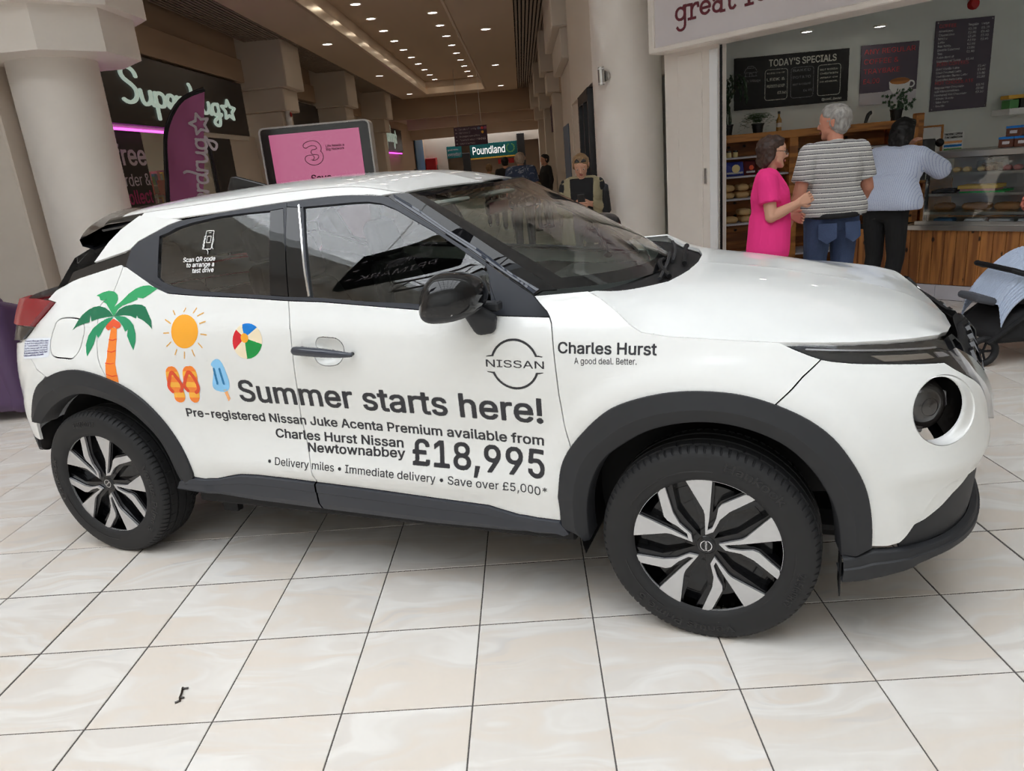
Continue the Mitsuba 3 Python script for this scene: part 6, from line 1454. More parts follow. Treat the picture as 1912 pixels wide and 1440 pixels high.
fe = thing('fern', 'potted fern with hanging green fronds on the shelf top', 'plant'); fx, fy = 4.50, 5.86; pot(fx, fy, 1.645, .065, .10, fe)
for i in range(46):
    a = r.uniform(0, 6.28); ln = r.uniform(.12, .25)
    p = smooth_line([(fx, fy, 1.73), (fx + math.cos(a) * ln * .5, fy + math.sin(a) * ln * .35, 1.80 + r.uniform(0, .06)), (fx + math.cos(a) * ln, fy + math.sin(a) * ln * .6, 1.70 + r.uniform(-.03, .07))], 9)
    obj('frond', cat_([blade_leaf(p[k], p[k] + np.array([math.cos(a + s * 1.2), math.sin(a + s * 1.2), -.2]) * .042 * (1.1 - k / 12), .009, .0, 4) for k in range(1, 9) for s in (-1, 1)]), 'leaf_fern', fe, kind='stuff')
iv = thing('ivy_plant', 'potted ivy in a dark pot at the right end of the shelf top', 'plant'); ix, iy = 6.02, 5.92; pot(ix, iy, 1.645, .065, .12, iv)
for i in range(70):
    a = r.uniform(0, 6.28); rr_ = r.uniform(.02, .17); h = r.uniform(-.06, .17) * (1 - rr_ * 2)
    c = np.array([ix + math.cos(a) * rr_ + (.08 if i % 4 == 0 else 0), iy + math.sin(a) * rr_ * .6 - .02, 1.80 + h]); rot = r.uniform(0, 6.28); sz_ = r.uniform(.018, .03)
    pts = np.array([(0, 1.1), (.35, .45), (.95, .4), (.5, -.1), (.6, -.7), (0, -.4), (-.6, -.7), (-.5, -.1), (-.95, .4), (-.35, .45)]) * sz_
    leaf = prism(Polygon(pts), .0012); obj('leaf', put(leaf, frame(c, [math.cos(rot), .4 * math.sin(rot), r.uniform(-.5, .5)], [-.3 * math.sin(rot), r.uniform(-.4, .4), 1])), 'leaf_ivy', iv)
bo = thing('bottle', 'slim amber bottle with a black cap and pale label on the shelf top', 'bottle'); obj('glass', lathe([(0, 0), (.026, 0), (.028, .006), (.028, .11), (.024, .125), (.011, .15), (.011, .18), (0, .18)], 24, (4.735, 5.88, 1.645)), 'bottle_amber', bo, smooth=40); obj('cap', lathe([(0, .178), (.0135, .178), (.0135, .205), (0, .205)], 18, (4.735, 5.88, 1.645)), 'jar_lid', bo); obj('label', lathe([(.0285, .04), (.0285, .085)], 24, (4.735, 5.88, 1.645)), 'paper_white', bo)
hd_ = thing('hand_scanner', 'black and white curved hand-held scanner on the shelf top', 'scanner'); obj('body', tube(smooth_line([(5.66, 5.85, 1.645), (5.675, 5.85, 1.70), (5.705, 5.85, 1.745), (5.72, 5.85, 1.75)], 12), np.linspace(.016, .022, 12), 10), 'pot_black', hd_, smooth=40); obj('edge', tube(smooth_line([(5.685, 5.835, 1.65), (5.705, 5.835, 1.70), (5.728, 5.835, 1.74)], 10), .006, 8), 'letter_white', hd_)
# serving counter: pine planks, tiled plinth, glass case with food
co = thing('counter', 'slanted café serving counter of vertical pine planks with a tiled plinth', 'counter')
for k in range(24):
    s = -.66 + .0985 * k; obj('plank', cbox(s + .0015, s + .097, -.012, .012, .145, .643, .003), 'pine_planks', co)
obj('carcass', cbox(-.66, 1.70, .012, .62, .0, .64), 'trim_dark', co)
for k in range(5): s = -.66 + .47 * k; obj('plinth_tile', cbox(s, s + .467, -.004, .012, .004, .14, .002), 'poster_pale', co)
obj('ledge', cbox(-.02, 1.70, -.05, .70, .643, .69, .004), 'stainless', co)
dc = thing('display_case', 'glass food display case on the slanted café counter', 'display case')
obj('top', cbox(.08, 1.70, .10, .70, 1.265, 1.325, .006), 'stainless', dc)
for z0, b0 in ((1.115, .12), (.935, .10), (.775, .06)): obj('shelf', cbox(.10, 1.70, b0, .66, z0, z0 + .022), 'stainless', dc)
obj('lower_rail', cbox(.05, 1.70, .0, .04, .69, .72), 'stainless', dc); obj('back', cbox(.10, 1.70, .67, .69, .70, 1.27), 'poster_pale', dc)
for s in (.09, 1.66): obj('post', cbox(s, s + .025, .08, .11, .69, 1.27), 'shop_dark', dc)
obj('front_glass', put(prism(sbox(0, 0, 1.6, .56), .004), frame(CP(.1, .045, .70), [DX, DY, 0], np.array([.762, .648, 0]) * .10 + np.array([0, 0, 1]))), 'glass_case', dc)
obj('side_glass', cbox(.095, .099, .06, .66, .70, 1.26), 'glass_case', dc)
def food(name, label, cat, mesh, m, group=None, **k):
    t = thing(name, label, cat, group); obj('body', mesh, m, t, smooth=50); return t
def cloaf(s, b, z, w, d, h): 
    return put(loaf(0, 0, 0, w, d, h), frame(CP(s, b, z), [DX, DY, 0], [.762, .648, 0]))
for i, (s, w) in enumerate(((.12, .17), (.36, .24), (.62, .2), (.86, .22), (1.12, .2))): food('baguette', 'wrapped brown baguette on the lower glass shelf, number %s from the left end' % ('one', 'two', 'three', 'four', 'five')[i], 'bread', cloaf(s, .2, .797, w, .08, .07), 'bread_brown', 'wrapped baguettes in the case')
for i, s in enumerate((.26, .34, .46, .52, .66, .74, .95, 1.05)): food('pastry', 'small pastry on the top glass shelf of the case, %s from its left end' % ORD[i], 'pastry', cloaf(s, .2, 1.137, .065, .06, .045), ('bread', 'bread', 'bread', 'bread_brown', 'cake_pink', 'cake_pink', 'bread', 'cake_pink')[i], 'pastries on the top glass shelf')
cd_ = thing('cake_dome', 'clear cake dome with a black knob on the top glass shelf', 'cake dome'); obj('dome', cbox(.42, .62, .3, .5, 1.137, 1.225, .012), 'glass_case', cd_); obj('knob', put(tri(m3.Manifold.sphere(.018, 14)), frame(CP(.5, .4, 1.235), [1, 0, 0], [0, 1, 0])), 'jar_lid', cd_); obj('cake', cbox(.45, .59, .33, .47, 1.137, 1.20, .01), 'bread_brown', cd_)
tr1 = thing('food_tray', 'yellow and green boxed tray on the middle glass shelf', 'tray'); obj('tray', cbox(.36, .72, .14, .36, .957, .97), 'vinyl_green', tr1); obj('box', cbox(.34, .66, .14, .36, .99, 1.02, .004), 'prod4', tr1); obj('food', cbox(.36, .64, .15, .35, .97, .99), 'cake_pink', tr1)
tr2 = thing('food_tray', 'black food tray at the left end of the middle glass shelf', 'tray'); obj('tray', cbox(.12, .32, .14, .40, .957, .985, .008), 'trim_dark', tr2)
for i, s in enumerate((.16, .42, .62, .84)): food('wrapped_bundle', 'clear-wrapped bundle in the lowest part of the case, %s from the left' % ('first', 'second', 'third', 'fourth')[i], 'bag', cloaf(s, .12, .692, .17, .10, .045), 'poster_pale' if i else 'blue_print')
for i, (s, b, z) in enumerate(((.58, .3, 1.325), (.70, .3, 1.325), (.63, .3, 1.412))):
    t = thing('cake_box', 'black and blue printed cake box on the case, %s' % ('left one below', 'right one below', 'topmost')[i], 'box', None); obj('carton', cbox(s, s + .115, b, b + .16, z, z + .085, .004), 'pack_brown', t); obj('band', cbox(s - .001, s + .116, b - .002, b + .16, z + .068, z + .087), 'vinyl_blue', t); obj('print', cbox(s + .03, s + .085, b - .003, b, z + .025, z + .05), 'poster_pale', t)
ws_ = thing('wall_shelf', 'white wall shelf with snack boxes at the right of the café', 'shelf'); obj('board', box(7.28, 8.4, 5.98, 6.297, 1.60, 1.665), 'white_board', ws_)
for i, (x, w, h, m) in enumerate(((7.32, .10, .09, 'prod5'), (7.44, .12, .10, 'jar_lid'), (7.58, .16, .09, 'paper_white'), (7.30, .22, .04, 'prod4'), (7.54, .2, .04, 'vinyl_blue'))):
    z = 1.665 if i < 3 else 1.765; t = thing('snack_box', ('green', 'black', 'white', 'orange', 'blue')[i] + ' snack box on the white wall shelf', 'box'); obj('carton', box(x, x + w, 6.05, 6.2, z, z + h, .004), m, t)
for i, (x, y) in enumerate(((4.99, 5.83), (5.81, 5.96))):
    t = thing('ceiling_light', 'small bright downlight in the café soffit, %s one' % ('left', 'right')[i], 'ceiling light'); at = T4().translate([x, y, 2.612]).scale([.55, .55, 1]); obj('ring', ring_ply, None, t, at=at); k = obj('lens', lens_ply, None, t, at=T4().translate([x, y, 2.609]).scale([.55, .55, 1])); scene[k]['emitter'] = glow((22, 21, 18))
be = thing('alarm_beacon', 'red alarm beacon under the café ceiling', 'alarm'); obj('lens', lathe([(0, 0), (.05, .0), (.055, .03), (.04, .06), (0, .065)], 20).apply_transform(frame([6.5, 5.5, 2.68], [1, 0, 0], [0, 0, 1])), 'red_plastic', be, smooth=40); obj('mount', box(6.47, 6.53, 5.48, 5.54, 2.70, 3.1), 'letter_white', be)

# ---------------------------------------------------------------- people
mat('skin_light', srgb(196, 148, 124), .55, spec=.3); mat('skin_ruddy', srgb(186, 128, 106), .55, spec=.3); mat('lip', srgb(165, 88, 82), .5); mat('eye_white', srgb(215, 210, 205), .3); mat('eye_dark', (.02, .014, .01), .2)
mat('skin_red', srgb(172, 100, 84), .55, spec=.3)
def hairmat(name, a, b, f=60):
    def fn(p, n, uv): return mikit.mix(a, b, mikit.fbm(p.x * f + p.y * f, p.z * f * .25, p.y * f, 3))
    mat(name, mikit.proc(fn), .55, spec=.4)
hairmat('hair_brown', srgb(70, 46, 36), srgb(30, 20, 16)); hairmat('hair_grey', srgb(176, 172, 166), srgb(92, 88, 86)); hairmat('hair_black', srgb(26, 22, 22), srgb(8, 7, 7)); hairmat('hair_blond', srgb(168, 136, 98), srgb(86, 62, 42)); hairmat('hair_white', srgb(186, 168, 150), srgb(140, 118, 104))
mat('cloth_pink', srgb(226, 58, 128), .85, spec=.1); mat('cloth_navy', srgb(34, 38, 52), .9); mat('cloth_black', (.012, .012, .013), .9); mat('cloth_white', srgb(225, 222, 220), .85); mat('cloth_khaki', srgb(150, 140, 112), .9); mat('cloth_grey', srgb(70, 72, 78), .9); mat('shoe', srgb(50, 46, 44), .6)
def polo(p, n, uv):
    t = p.z * 29.0 + .35 * mikit.noise(p.x * 4, p.y * 4, p.z * 2)
    f = t - dr.floor(t)
    c = mikit.mix(srgb(158, 156, 154), srgb(212, 210, 206), mikit.smoothstep(.30, .36, f) * mikit.smoothstep(.58, .52, f))
    return mikit.mix(c, srgb(62, 62, 72), mikit.smoothstep(.58, .62, f) * mikit.smoothstep(.76, .72, f))
mat('cloth_striped', mikit.proc(polo), .88)
def denim(p, n, uv): return mikit.mix(srgb(44, 56, 84), srgb(66, 82, 114), mikit.fbm(p.x * 9, p.y * 9, p.z * 5, 3)) * (.85 + .3 * mikit.noise(p.x * 260, p.y * 260, p.z * 260))
mat('cloth_denim', mikit.proc(denim), .85)
def stripe2(p, n, uv):
    a = (p.x * .648 - p.y * .762) * 62; f = a - dr.floor(a)
    return mikit.mix(srgb(196, 204, 224), srgb(160, 172, 204), mikit.smoothstep(.78, .84, f))
mat('cloth_blouse', mikit.proc(stripe2), .85)
def hawaii(p, n, uv):
    a = mikit.fbm(p.x * 26 + 3 * mikit.noise(p.x * 12, p.z * 12, 1), p.z * 26 - p.x * 9, p.y * 6, 3)
    return mikit.mix(srgb(58, 72, 100), srgb(142, 150, 166), mikit.smoothstep(.58, .66, a))
mat('cloth_hawaii', mikit.proc(hawaii), .85)

def sph(c, r): return m3.Manifold.sphere(r, 20).translate([float(v) for v in c])
def bone(a, b, ra, rb): return m3.Manifold.batch_hull([sph(a, ra), sph(b, rb)])
def blob(*qs): return m3.Manifold.batch_hull([sph(q[:3], q[3]) for q in qs])
def melt(parts, L=.022, it=14, cut=None):
    m = m3.Manifold.batch_boolean(parts, m3.OpType.Add)
    if cut is not None: m = cut(m)
    m = m.refine_to_length(L).to_mesh()
    t = trimesh.Trimesh(m.vert_properties[:, :3], m.tri_verts, process=True)
    trimesh.smoothing.filter_taubin(t, lamb=.5, nu=.52, iterations=it)
    return t
BASE = dict(pelvis=(0, 0, .95), waist=(.01, 0, 1.08), chest=(.01, 0, 1.27), neck=(-.01, 0, 1.43), head=(.02, 0, 1.575))
for s, q in ((1, 'l'), (-1, 'r')):
    BASE.update({q + 'hip': (0, s * .095, .90), q + 'knee': (.03, s * .105, .49), q + 'ankle': (-.01, s * .105, .085), q + 'shoulder': (-.01, s * .180, 1.385), q + 'elbow': (-.03, s * .235, 1.11), q + 'wrist': (.04, s * .245, .875)})
def person(label, x, y, face, H, pose, shirt, trousers, hair, skin='skin_light', fat=1.0, sleeve=.55, hem=.86, head_turn=0, head_nod=0, style='short', loose=.0, hands='relaxed', glasses=False, group=None, fine=True, chest_w=1.0, shorts=False, shoes=True, jacket=None):
    k = H / 1.70
    J = {n: np.array(v, float) for n, v in BASE.items()}
    for n, v in pose.items(): J[n] = np.array(v, float)
    J = {n: v * k for n, v in J.items()}
    p = thing('person', label, 'person', group)
    M = np.eye(4); a = math.radians(face); M[:3, 0] = [math.cos(a), math.sin(a), 0]; M[:3, 1] = [-math.sin(a), math.cos(a), 0]; M[:3, 3] = [x, y, 0]
    w = lambda m: put(m, M)
    L_ = .022 if fine else .035
    ch, wa, pe, ne, hd = J['chest'], J['waist'], J['pelvis'], J['neck'], J['head']
    def torso(e):
        s1, s2 = J['lshoulder'], J['rshoulder']
        side = (s1 - s2); side[2] *= .5; side /= np.linalg.norm(side)
        f = fat
        up = blob((*(s1 * .82 + s2 * .18), .062 + e), (*(s2 * .82 + s1 * .18), .062 + e), (*(ch + side * .085 * chest_w), .10 * f ** .5 + e), (*(ch - side * .085 * chest_w), .10 * f ** .5 + e), (*(ne + [0, 0, -.05]), .055 + e))
        mid = blob((*(ch + side * .075 * chest_w), .10 * f ** .5 + e), (*(ch - side * .075 * chest_w), .10 * f ** .5 + e), (*(wa + side * .065 * f + [.01 * f, 0, 0]), .092 * f + e), (*(wa - side * .065 * f + [.01 * f, 0, 0]), .092 * f + e))
        low = blob((*(wa + side * .065 * f), .092 * f + e), (*(wa - side * .065 * f), .092 * f + e), (*(pe + side * .085 * f), .098 * f + e), (*(pe - side * .085 * f), .098 * f + e))
        return [up, mid, low]
    Rot = trimesh.transformations.euler_matrix(0, math.radians(head_nod), math.radians(head_turn), 'sxyz')[:3, :3]
    hp = lambda q: hd + Rot @ (np.array(q) * k)
    head = [m3.Manifold.sphere(1, 40).scale([.092 * k, .074 * k, .105 * k]), ]
    def head_parts():
        out = [blob((*hp((-.02, 0, .03)), .082 * k), (*hp((.025, 0, .035)), .072 * k), (*hp((.03, 0, -.01)), .064 * k)),
               blob((*hp((.03, .022, -.04)), .042 * k), (*hp((.03, -.022, -.04)), .042 * k), (*hp((.062, 0, -.085)), .022 * k), (*hp((.0, 0, -.05)), .05 * k)),
               blob((*hp((.086, 0, .012)), .009 * k), (*hp((.104, 0, -.022)), .011 * k), (*hp((.084, .012, -.026)), .008 * k), (*hp((.084, -.012, -.026)), .008 * k)),
               blob((*hp((.078, .03, .028)), .012 * k), (*hp((.082, .0, .03)), .010 * k), (*hp((.078, -.03, .028)), .012 * k))]
        for s in (-1, 1): out.append(blob((*hp((-.012, s * .078, .012)), .012 * k), (*hp((-.018, s * .082, -.012)), .009 * k), (*hp((-.022, s * .084, .022)), .010 * k)))
        return out
    skin_parts = torso(-.012) + head_parts() + [bone(ne - [0, 0, .02], hp((-.012, 0, -.04)), .056 * k, .052 * k)]
    for q, s in (('l', 1), ('r', -1)):
        sh, el, wr = J[q + 'shoulder'], J[q + 'elbow'], J[q + 'wrist']; hi, kn, an = J[q + 'hip'], J[q + 'knee'], J[q + 'ankle']
        skin_parts += [bone(sh, el, .052 * k * fat ** .4, .041 * k * fat ** .4), bone(el, el * .7 + wr * .3, .040 * k, .041 * k * fat ** .3), bone(el * .7 + wr * .3, wr, .041 * k * fat ** .3, .026 * k)]
        skin_parts += [bone(hi, kn, .082 * k, .055 * k), bone(kn, kn * .6 + an * .4, .052 * k, .054 * k), bone(kn * .6 + an * .4, an, .054 * k, .034 * k), blob((*an, .034 * k), (*(an + np.array([.13, s * .012, -.055]) * k), .026 * k), (*(an + np.array([-.04, 0, -.05]) * k), .030 * k))]
        d = wr - el; d /= np.linalg.norm(d); side = np.array([0, -s, 0.0]); n_ = side - d * (side @ d); n_ /= np.linalg.norm(n_); t = np.cross(d, n_) * s
        if t[0] < 0 and hands == 'relaxed': t = -t
        pc = wr + d * .055 * k
        skin_parts.append(blob((*(wr + d * .012 * k + t * .014 * k), .017 * k), (*(wr + d * .012 * k - t * .014 * k), .017 * k), (*(wr + d * .085 * k + t * .03 * k), .0125 * k), (*(wr + d * .085 * k - t * .03 * k), .0125 * k)))
        if fine:
            for i, (o, ln) in enumerate(((.030, .070), (.010, .078), (-.010, .073), (-.030, .056))):
                b0 = wr + (d * .088 + t * o) * k; b1 = b0 + (d * .86 + n_ * .5) * ln * .52 * k; b2 = b1 + (d * .45 + n_ * .9) * ln * .48 * k
                skin_parts += [bone(b0, b1, .0102 * k, .0094 * k), bone(b1, b2, .0094 * k, .0082 * k)]
            b0 = wr + (d * .030 + t * .026) * k; b1 = b0 + (d * .7 + t * .72 + n_ * .2) * .036 * k; b2 = b1 + (d * .9 + t * .1 + n_ * .4) * .032 * k
            skin_parts += [bone(b0, b1, .0130 * k, .0105 * k), bone(b1, b2, .0105 * k, .0088 * k)]
    obj('body', w(melt(skin_parts, .016 if fine else .03, 8)), skin, p, smooth=True)
    # clothes
    if shirt:
        sp = torso(.012 + loose * .4)
        if loose:
            side = J['lshoulder'] - J['rshoulder']; side[2] = 0; side /= np.linalg.norm(side); fw = np.cross(side, [0, 0, 1])
            z1 = hem * k - pe[2] + .05
            sp.append(blob(*[(*(wa + side * s * .075 * fat), .095 * fat + loose) for s in (-1, 1)], *[(*(pe + np.array([0, 0, z1]) + side * s * (.10 * fat + loose * .6)), .10 * fat + loose) for s in (-1, 1)]))
        for q in 'lr':
            sh, el, wr = J[q + 'shoulder'], J[q + 'elbow'], J[q + 'wrist']
            if sleeve <= 1:
                d = (el - sh) / np.linalg.norm(el - sh); e = sh + (el - sh) * sleeve; xx = np.cross(d, [.3, .9, .1]); xx /= np.linalg.norm(xx)
                rr = (.056 * fat ** .4 + .012) * k + loose * .25
                disc_ = m3.Manifold.cylinder(.012, rr, rr, 24).transform(np.column_stack([xx, np.cross(d, xx), d, e - d * .012]).tolist())
                sp.append(m3.Manifold.batch_hull([sph(sh, .066 * k * fat ** .4 + loose * .25), disc_]))
            else: sp += [bone(sh, el, .064 * k + loose * .4, .058 * k + loose * .6), bone(el, el + (wr - el) * (sleeve - 1), .058 * k + loose * .6, .040 * k + loose * .2)]
        def cut(m): return m.trim_by_plane([0, 0, 1], hem * k)
        key = obj('shirt', w(melt(sp, L_, 7, cut)), shirt, p, smooth=True)
        if fine: obj('collar', w(melt([bone(ne + np.array([.045 * math.cos(t_), .05 * math.sin(t_), .012 + .012 * -math.cos(t_)]) * k, ne + np.array([.045 * math.cos(t_ + .5), .05 * math.sin(t_ + .5), .012 + .012 * -math.cos(t_ + .5)]) * k, .018 * k, .018 * k) for t_ in np.arange(.7, 5.4, .5)], .014, 5)), shirt, p, smooth=True)
    if jacket:
        jp = torso(.022)
        for q in 'lr':
            sh, el, wr = J[q + 'shoulder'], J[q + 'elbow'], J[q + 'wrist']
            jp += [bone(sh, el, .066 * k, .060 * k), bone(el, el * .15 + wr * .85, .060 * k, .046 * k)]
        jp.append(blob((*(wa + [0, .10, 0]), .11), (*(wa - [0, .10, 0]), .11), (*(pe + [0, .12, -.16]), .12), (*(pe - [0, .12, .16]), .12)))
        def opened(m):
            m = m - m3.Manifold.batch_hull([m3.Manifold.cube([.5, q_, .02], False).translate([.03, -q_ / 2, z_]) for q_, z_ in ((.17, .60 * k), (.15, 1.30 * k), (.24, 1.46 * k))])
            return m.trim_by_plane([0, 0, 1], .74 * k)
        obj('jacket', w(melt(jp, L_, 5, opened)), jacket, p, smooth=True)
    tp = [blob((*(pe + np.array([0, .075, .06]) * k * fat), .088 * fat * k), (*(pe + np.array([0, -.075, .06]) * k * fat), .088 * fat * k), (*J['lhip'], .096 * k * fat ** .6), (*J['rhip'], .096 * k * fat ** .6))]
    for q in 'lr':
        hi, kn, an = J[q + 'hip'], J[q + 'knee'], J[q + 'ankle']; e = kn if shorts else an
        tp.append(bone(hi, kn, .094 * k * fat ** .5, .072 * k)); 
        if not shorts: tp.append(bone(kn, an + [0, 0, .02], .072 * k, .058 * k))
    obj('trousers', w(melt(tp, L_, 6)), trousers, p, smooth=True)
    if shoes:
        for q, s in (('l', 1), ('r', -1)):
            an = J[q + 'ankle']; obj('shoe', w(melt([blob((*(an + np.array([-.045, 0, -.045]) * k), .040 * k), (*(an + np.array([.03, 0, -.03]) * k), .042 * k), (*(an + np.array([.14, s * .012, -.055]) * k), .030 * k), (*(an + np.array([.02, 0, -.06]) * k), .025 * k))], .02, 4).slice_plane([0, 0, .0], [0, 0, 1]) if False else melt([blob((*(an + np.array([-.045, 0, -.042]) * k), .040 * k), (*(an + np.array([.03, 0, -.03]) * k), .042 * k), (*(an + np.array([.14, s * .012, -.052]) * k), .030 * k))], .02, 4)), 'shoe', p, smooth=True)
    # hair, face
    hs_ = [blob((*hp((-.030, 0, .042)), .090 * k), (*hp((.012, 0, .058)), .078 * k), (*hp((-.035, 0, -.005)), .080 * k))]
    if style in ('bob', 'long'): hs_ += [blob((*hp((-.02, s * .055, .03)), .045 * k), (*hp((-.015, s * .068, -.05)), .032 * k), (*hp((-.05, s * .05, -.06)), .04 * k), (*hp((-.06, 0, -.04)), .055 * k)) for s in (-1, 1)] + [blob((*hp((.045, .02, .088)), .038 * k), (*hp((.045, -.03, .085)), .036 * k), (*hp((-.02, 0, .09)), .05 * k))]
    if style == 'long': hs_ += [blob((*hp((-.06, .03, 0)), .06 * k), (*hp((-.06, -.03, 0)), .06 * k), (*hp((-.075, .04, -.17)), .05 * k), (*hp((-.075, -.04, -.17)), .05 * k))]
    if style == 'tied': hs_ += [blob((*hp((.03, .02, .085)), .034 * k), (*hp((.03, -.02, .085)), .034 * k), (*hp((-.03, 0, .08)), .05 * k))] + [blob((*hp((.03, s * .066, .03)), .018 * k), (*hp((.025, s * .078, -.06)), .016 * k), (*hp((-.01, s * .085, -.14)), .020 * k)) for s in (-1, 1)] + [blob((*hp((-.10, 0, .06)), .045 * k), (*hp((-.12, 0, .03)), .04 * k))]
    if style == 'thin': hs_ = [blob((*hp((-.035, 0, .025)), .086 * k), (*hp((-.035, 0, -.02)), .078 * k))]
    def hcut(m):
        nrm = Rot @ np.array([-1, 0, .75]); nrm /= np.linalg.norm(nrm)
        m1 = m.trim_by_plane(nrm.tolist(), float(nrm @ hp((.052 if style not in ('bob', 'tied') else .062, 0, .052))))
        low = Rot @ np.array([-.55, 0, 1.0]); low /= np.linalg.norm(low)
        if style in ('short', 'thin'): m1 = m1.trim_by_plane(low.tolist(), float(low @ hp((-.03, 0, -.075))))
        return m1
    hm_ = melt(hs_, .012 if fine else .02, 4, hcut)
    v = np.array(hm_.vertices); hm_.vertices = v + hm_.vertex_normals * ((meshkit.noise(v * 55, 3) - .5) * .014)[:, None]
    obj('hair', w(hm_), hair, p, smooth=True)
    if fine:
        for s in (-1, 1):
            obj('eye', w(put(trimesh.creation.icosphere(2, .0115 * k), trimesh.transformations.translation_matrix(hp((.0765, s * .031, .008))))), 'eye_white', p, smooth=True)
            obj('iris', w(put(trimesh.creation.icosphere(2, .0060 * k), trimesh.transformations.translation_matrix(hp((.0845, s * .031, .007))))), 'eye_dark', p, smooth=True)
            obj('eyebrow', w(tri(blob((*hp((.0865, s * .018, .034)), .0035 * k), (*hp((.082, s * .044, .034)), .003 * k)))), hair, p)
        obj('mouth', w(tri(blob((*hp((.0865, .016, -.056)), .004 * k), (*hp((.0915, 0, -.053)), .0055 * k), (*hp((.0865, -.016, -.056)), .004 * k), (*hp((.090, 0, -.060)), .005 * k)))), 'lip', p, smooth=True)
    if glasses:
        g = []
        for s in (-1, 1):
            g.append(tube([hp((.098 - .01 * abs(math.sin(t_)) * 0, s * .032 + .024 * math.cos(t_), .006 + .019 * math.sin(t_))) for t_ in np.linspace(0, 2 * np.pi, 22)], .0020 * k, 6))
            g.append(tube([hp((.096, s * .056, .012)), hp((.03, s * .082, .018)), hp((-.02, s * .084, .014))], .0020 * k, 6))
        g.append(tube([hp((.099, -.008, .010)), hp((.099, .008, .010))], .002 * k, 6)); obj('glasses', w(cat_(g)), 'eye_dark', p)
    return p, M, J, hp
A_, MA, JA, hA = person('woman in a bright pink shirt and glasses, in front of the bread shelves', 3.62, 2.72, -18, 1.585, dict(relbow=(.02, -.25, 1.135), rwrist=(.20, -.17, 1.215), lelbow=(.02, .22, 1.13), lwrist=(.17, .10, 1.10)), 'cloth_pink', 'cloth_navy', 'hair_brown', fat=1.12, sleeve=.62, hem=.83, style='bob', loose=.035, glasses=True, head_turn=8)
B_, MB_, JB, hB = person('grey-haired man in a striped polo shirt and jeans, seen from behind', 4.20, 3.05, 93, 1.765, dict(lelbow=(-.05, .265, 1.115), lwrist=(-.045, .345, .885), relbow=(.02, -.265, 1.12), rwrist=(.16, -.24, .93)), 'cloth_striped', 'cloth_denim', 'hair_grey', 'skin_ruddy', fat=1.16, sleeve=.72, hem=.945, head_turn=48, loose=.02, chest_w=1.15)
obj('belt', put(melt([blob(*[(.0 + .16 * math.cos(t_), .185 * math.sin(t_), .985, .02), (.0 + .16 * math.cos(t_ + .35), .185 * math.sin(t_ + .35), .985, .02)]) for t_ in np.arange(0, 6.28, .35)], .02, 3), MB_), 'cloth_black', B_, smooth=True)
for s in (-1, 1): obj('back_pocket', put(put(prism(Polygon([(-.065, .07), (.065, .07), (.065, -.04), (0, -.08), (-.065, -.04)]), .006), frame([-.150, s * .095, .865], [-.25 * s, -1, 0], [.12, 0, 1])), MB_), 'cloth_denim', B_)
C_, MC_, JC, hC = person('woman with long dark hair and a pale blue blouse, leaning on the café counter', 5.02, 3.93, 38, 1.70, dict(pelvis=(.0, 0, .93), waist=(.05, 0, 1.06), chest=(.15, 0, 1.22), neck=(.20, 0, 1.375), head=(.245, 0, 1.515), lhip=(0, .095, .88), rhip=(0, -.095, .88), lshoulder=(.16, .185, 1.335), rshoulder=(.16, -.185, 1.325), lknee=(.05, .10, .48), lankle=(-.02, .12, .085), rknee=(.03, -.10, .48), rankle=(-.10, -.10, .085), relbow=(.36, -.27, 1.20), rwrist=(.56, -.17, 1.23), lelbow=(.40, .16, 1.22), lwrist=(.36, .03, 1.38)), 'cloth_blouse', 'cloth_black', 'hair_black', fat=1.12, sleeve=1.85, hem=.90, style='long', loose=.05, head_turn=-8)
D_, MD_, JD, hD = person('person at the right edge in a white shirt pushing the stroller', 5.72, 2.60, 178, 1.76, dict(lelbow=(-.02, .27, 1.12), lwrist=(.16, .23, .98), relbow=(.0, -.25, 1.12), rwrist=(.16, -.22, .98)), 'cloth_white', 'cloth_grey', 'hair_brown', 'skin_red', fat=1.08, sleeve=.95, hem=.86, loose=.03, shorts=True)
E_, ME_, JE, hE = person('fair-haired woman in a khaki jacket looking down at her phone beside the round column', 2.49, 5.1, -97, 1.585, dict(lelbow=(.0, .235, 1.13), lwrist=(.20, .075, 1.19), relbow=(.0, -.235, 1.13), rwrist=(.20, -.075, 1.19)), 'cloth_black', 'cloth_black', 'hair_blond', style='tied', head_nod=26, sleeve=.3, hem=.9, jacket='cloth_khaki')
ph_ = thing('mobile_phone', 'dark mobile phone held by the woman in the khaki jacket', 'phone'); obj('case', put(put(box(-.037, .037, -.075, .075, -.005, .005, .004), frame([.285, 0, 1.155], [0, 1, 0], [.65, 0, .75])), ME_), 'screen_black', ph_)
obj('sunglasses', put(cat_([tri(blob((*hE((.075, s * .012, .088)), .007), (*hE((.062, s * .055, .086)), .007), (*hE((.058, s * .036, .108)), .007))) for s in (-1, 1)]), ME_), 'screen_black', E_)
obj('shoulder_bag', put(tri(blob((.06, .235, 1.20, .03), (.06, .235, 1.02, .04), (-.04, .245, 1.02, .04), (-.02, .235, 1.25, .03))), ME_), 'cloth_black', E_, smooth=30)
F_, MF_, JF, hF = person('bald-topped man in a blue patterned shirt, seen from behind beyond the car', 1.87, 10.5, 92, 1.74, dict(), 'cloth_hawaii', 'cloth_navy', 'hair_white', 'skin_light', fat=1.22, sleeve=.75, hem=.80, style='thin', loose=.04)
G1 = person('dark-haired shopper far off, in front of the man in the blue patterned shirt', 1.50, 15.5, 90, 1.70, dict(), 'cloth_black', 'cloth_navy', 'hair_black', fine=False)
G2 = person('small fair-haired shopper in pale clothes far off near the end shop', 1.05, 17.0, 90, 1.58, dict(), 'cloth_khaki', 'cloth_navy', 'hair_blond', fine=False)
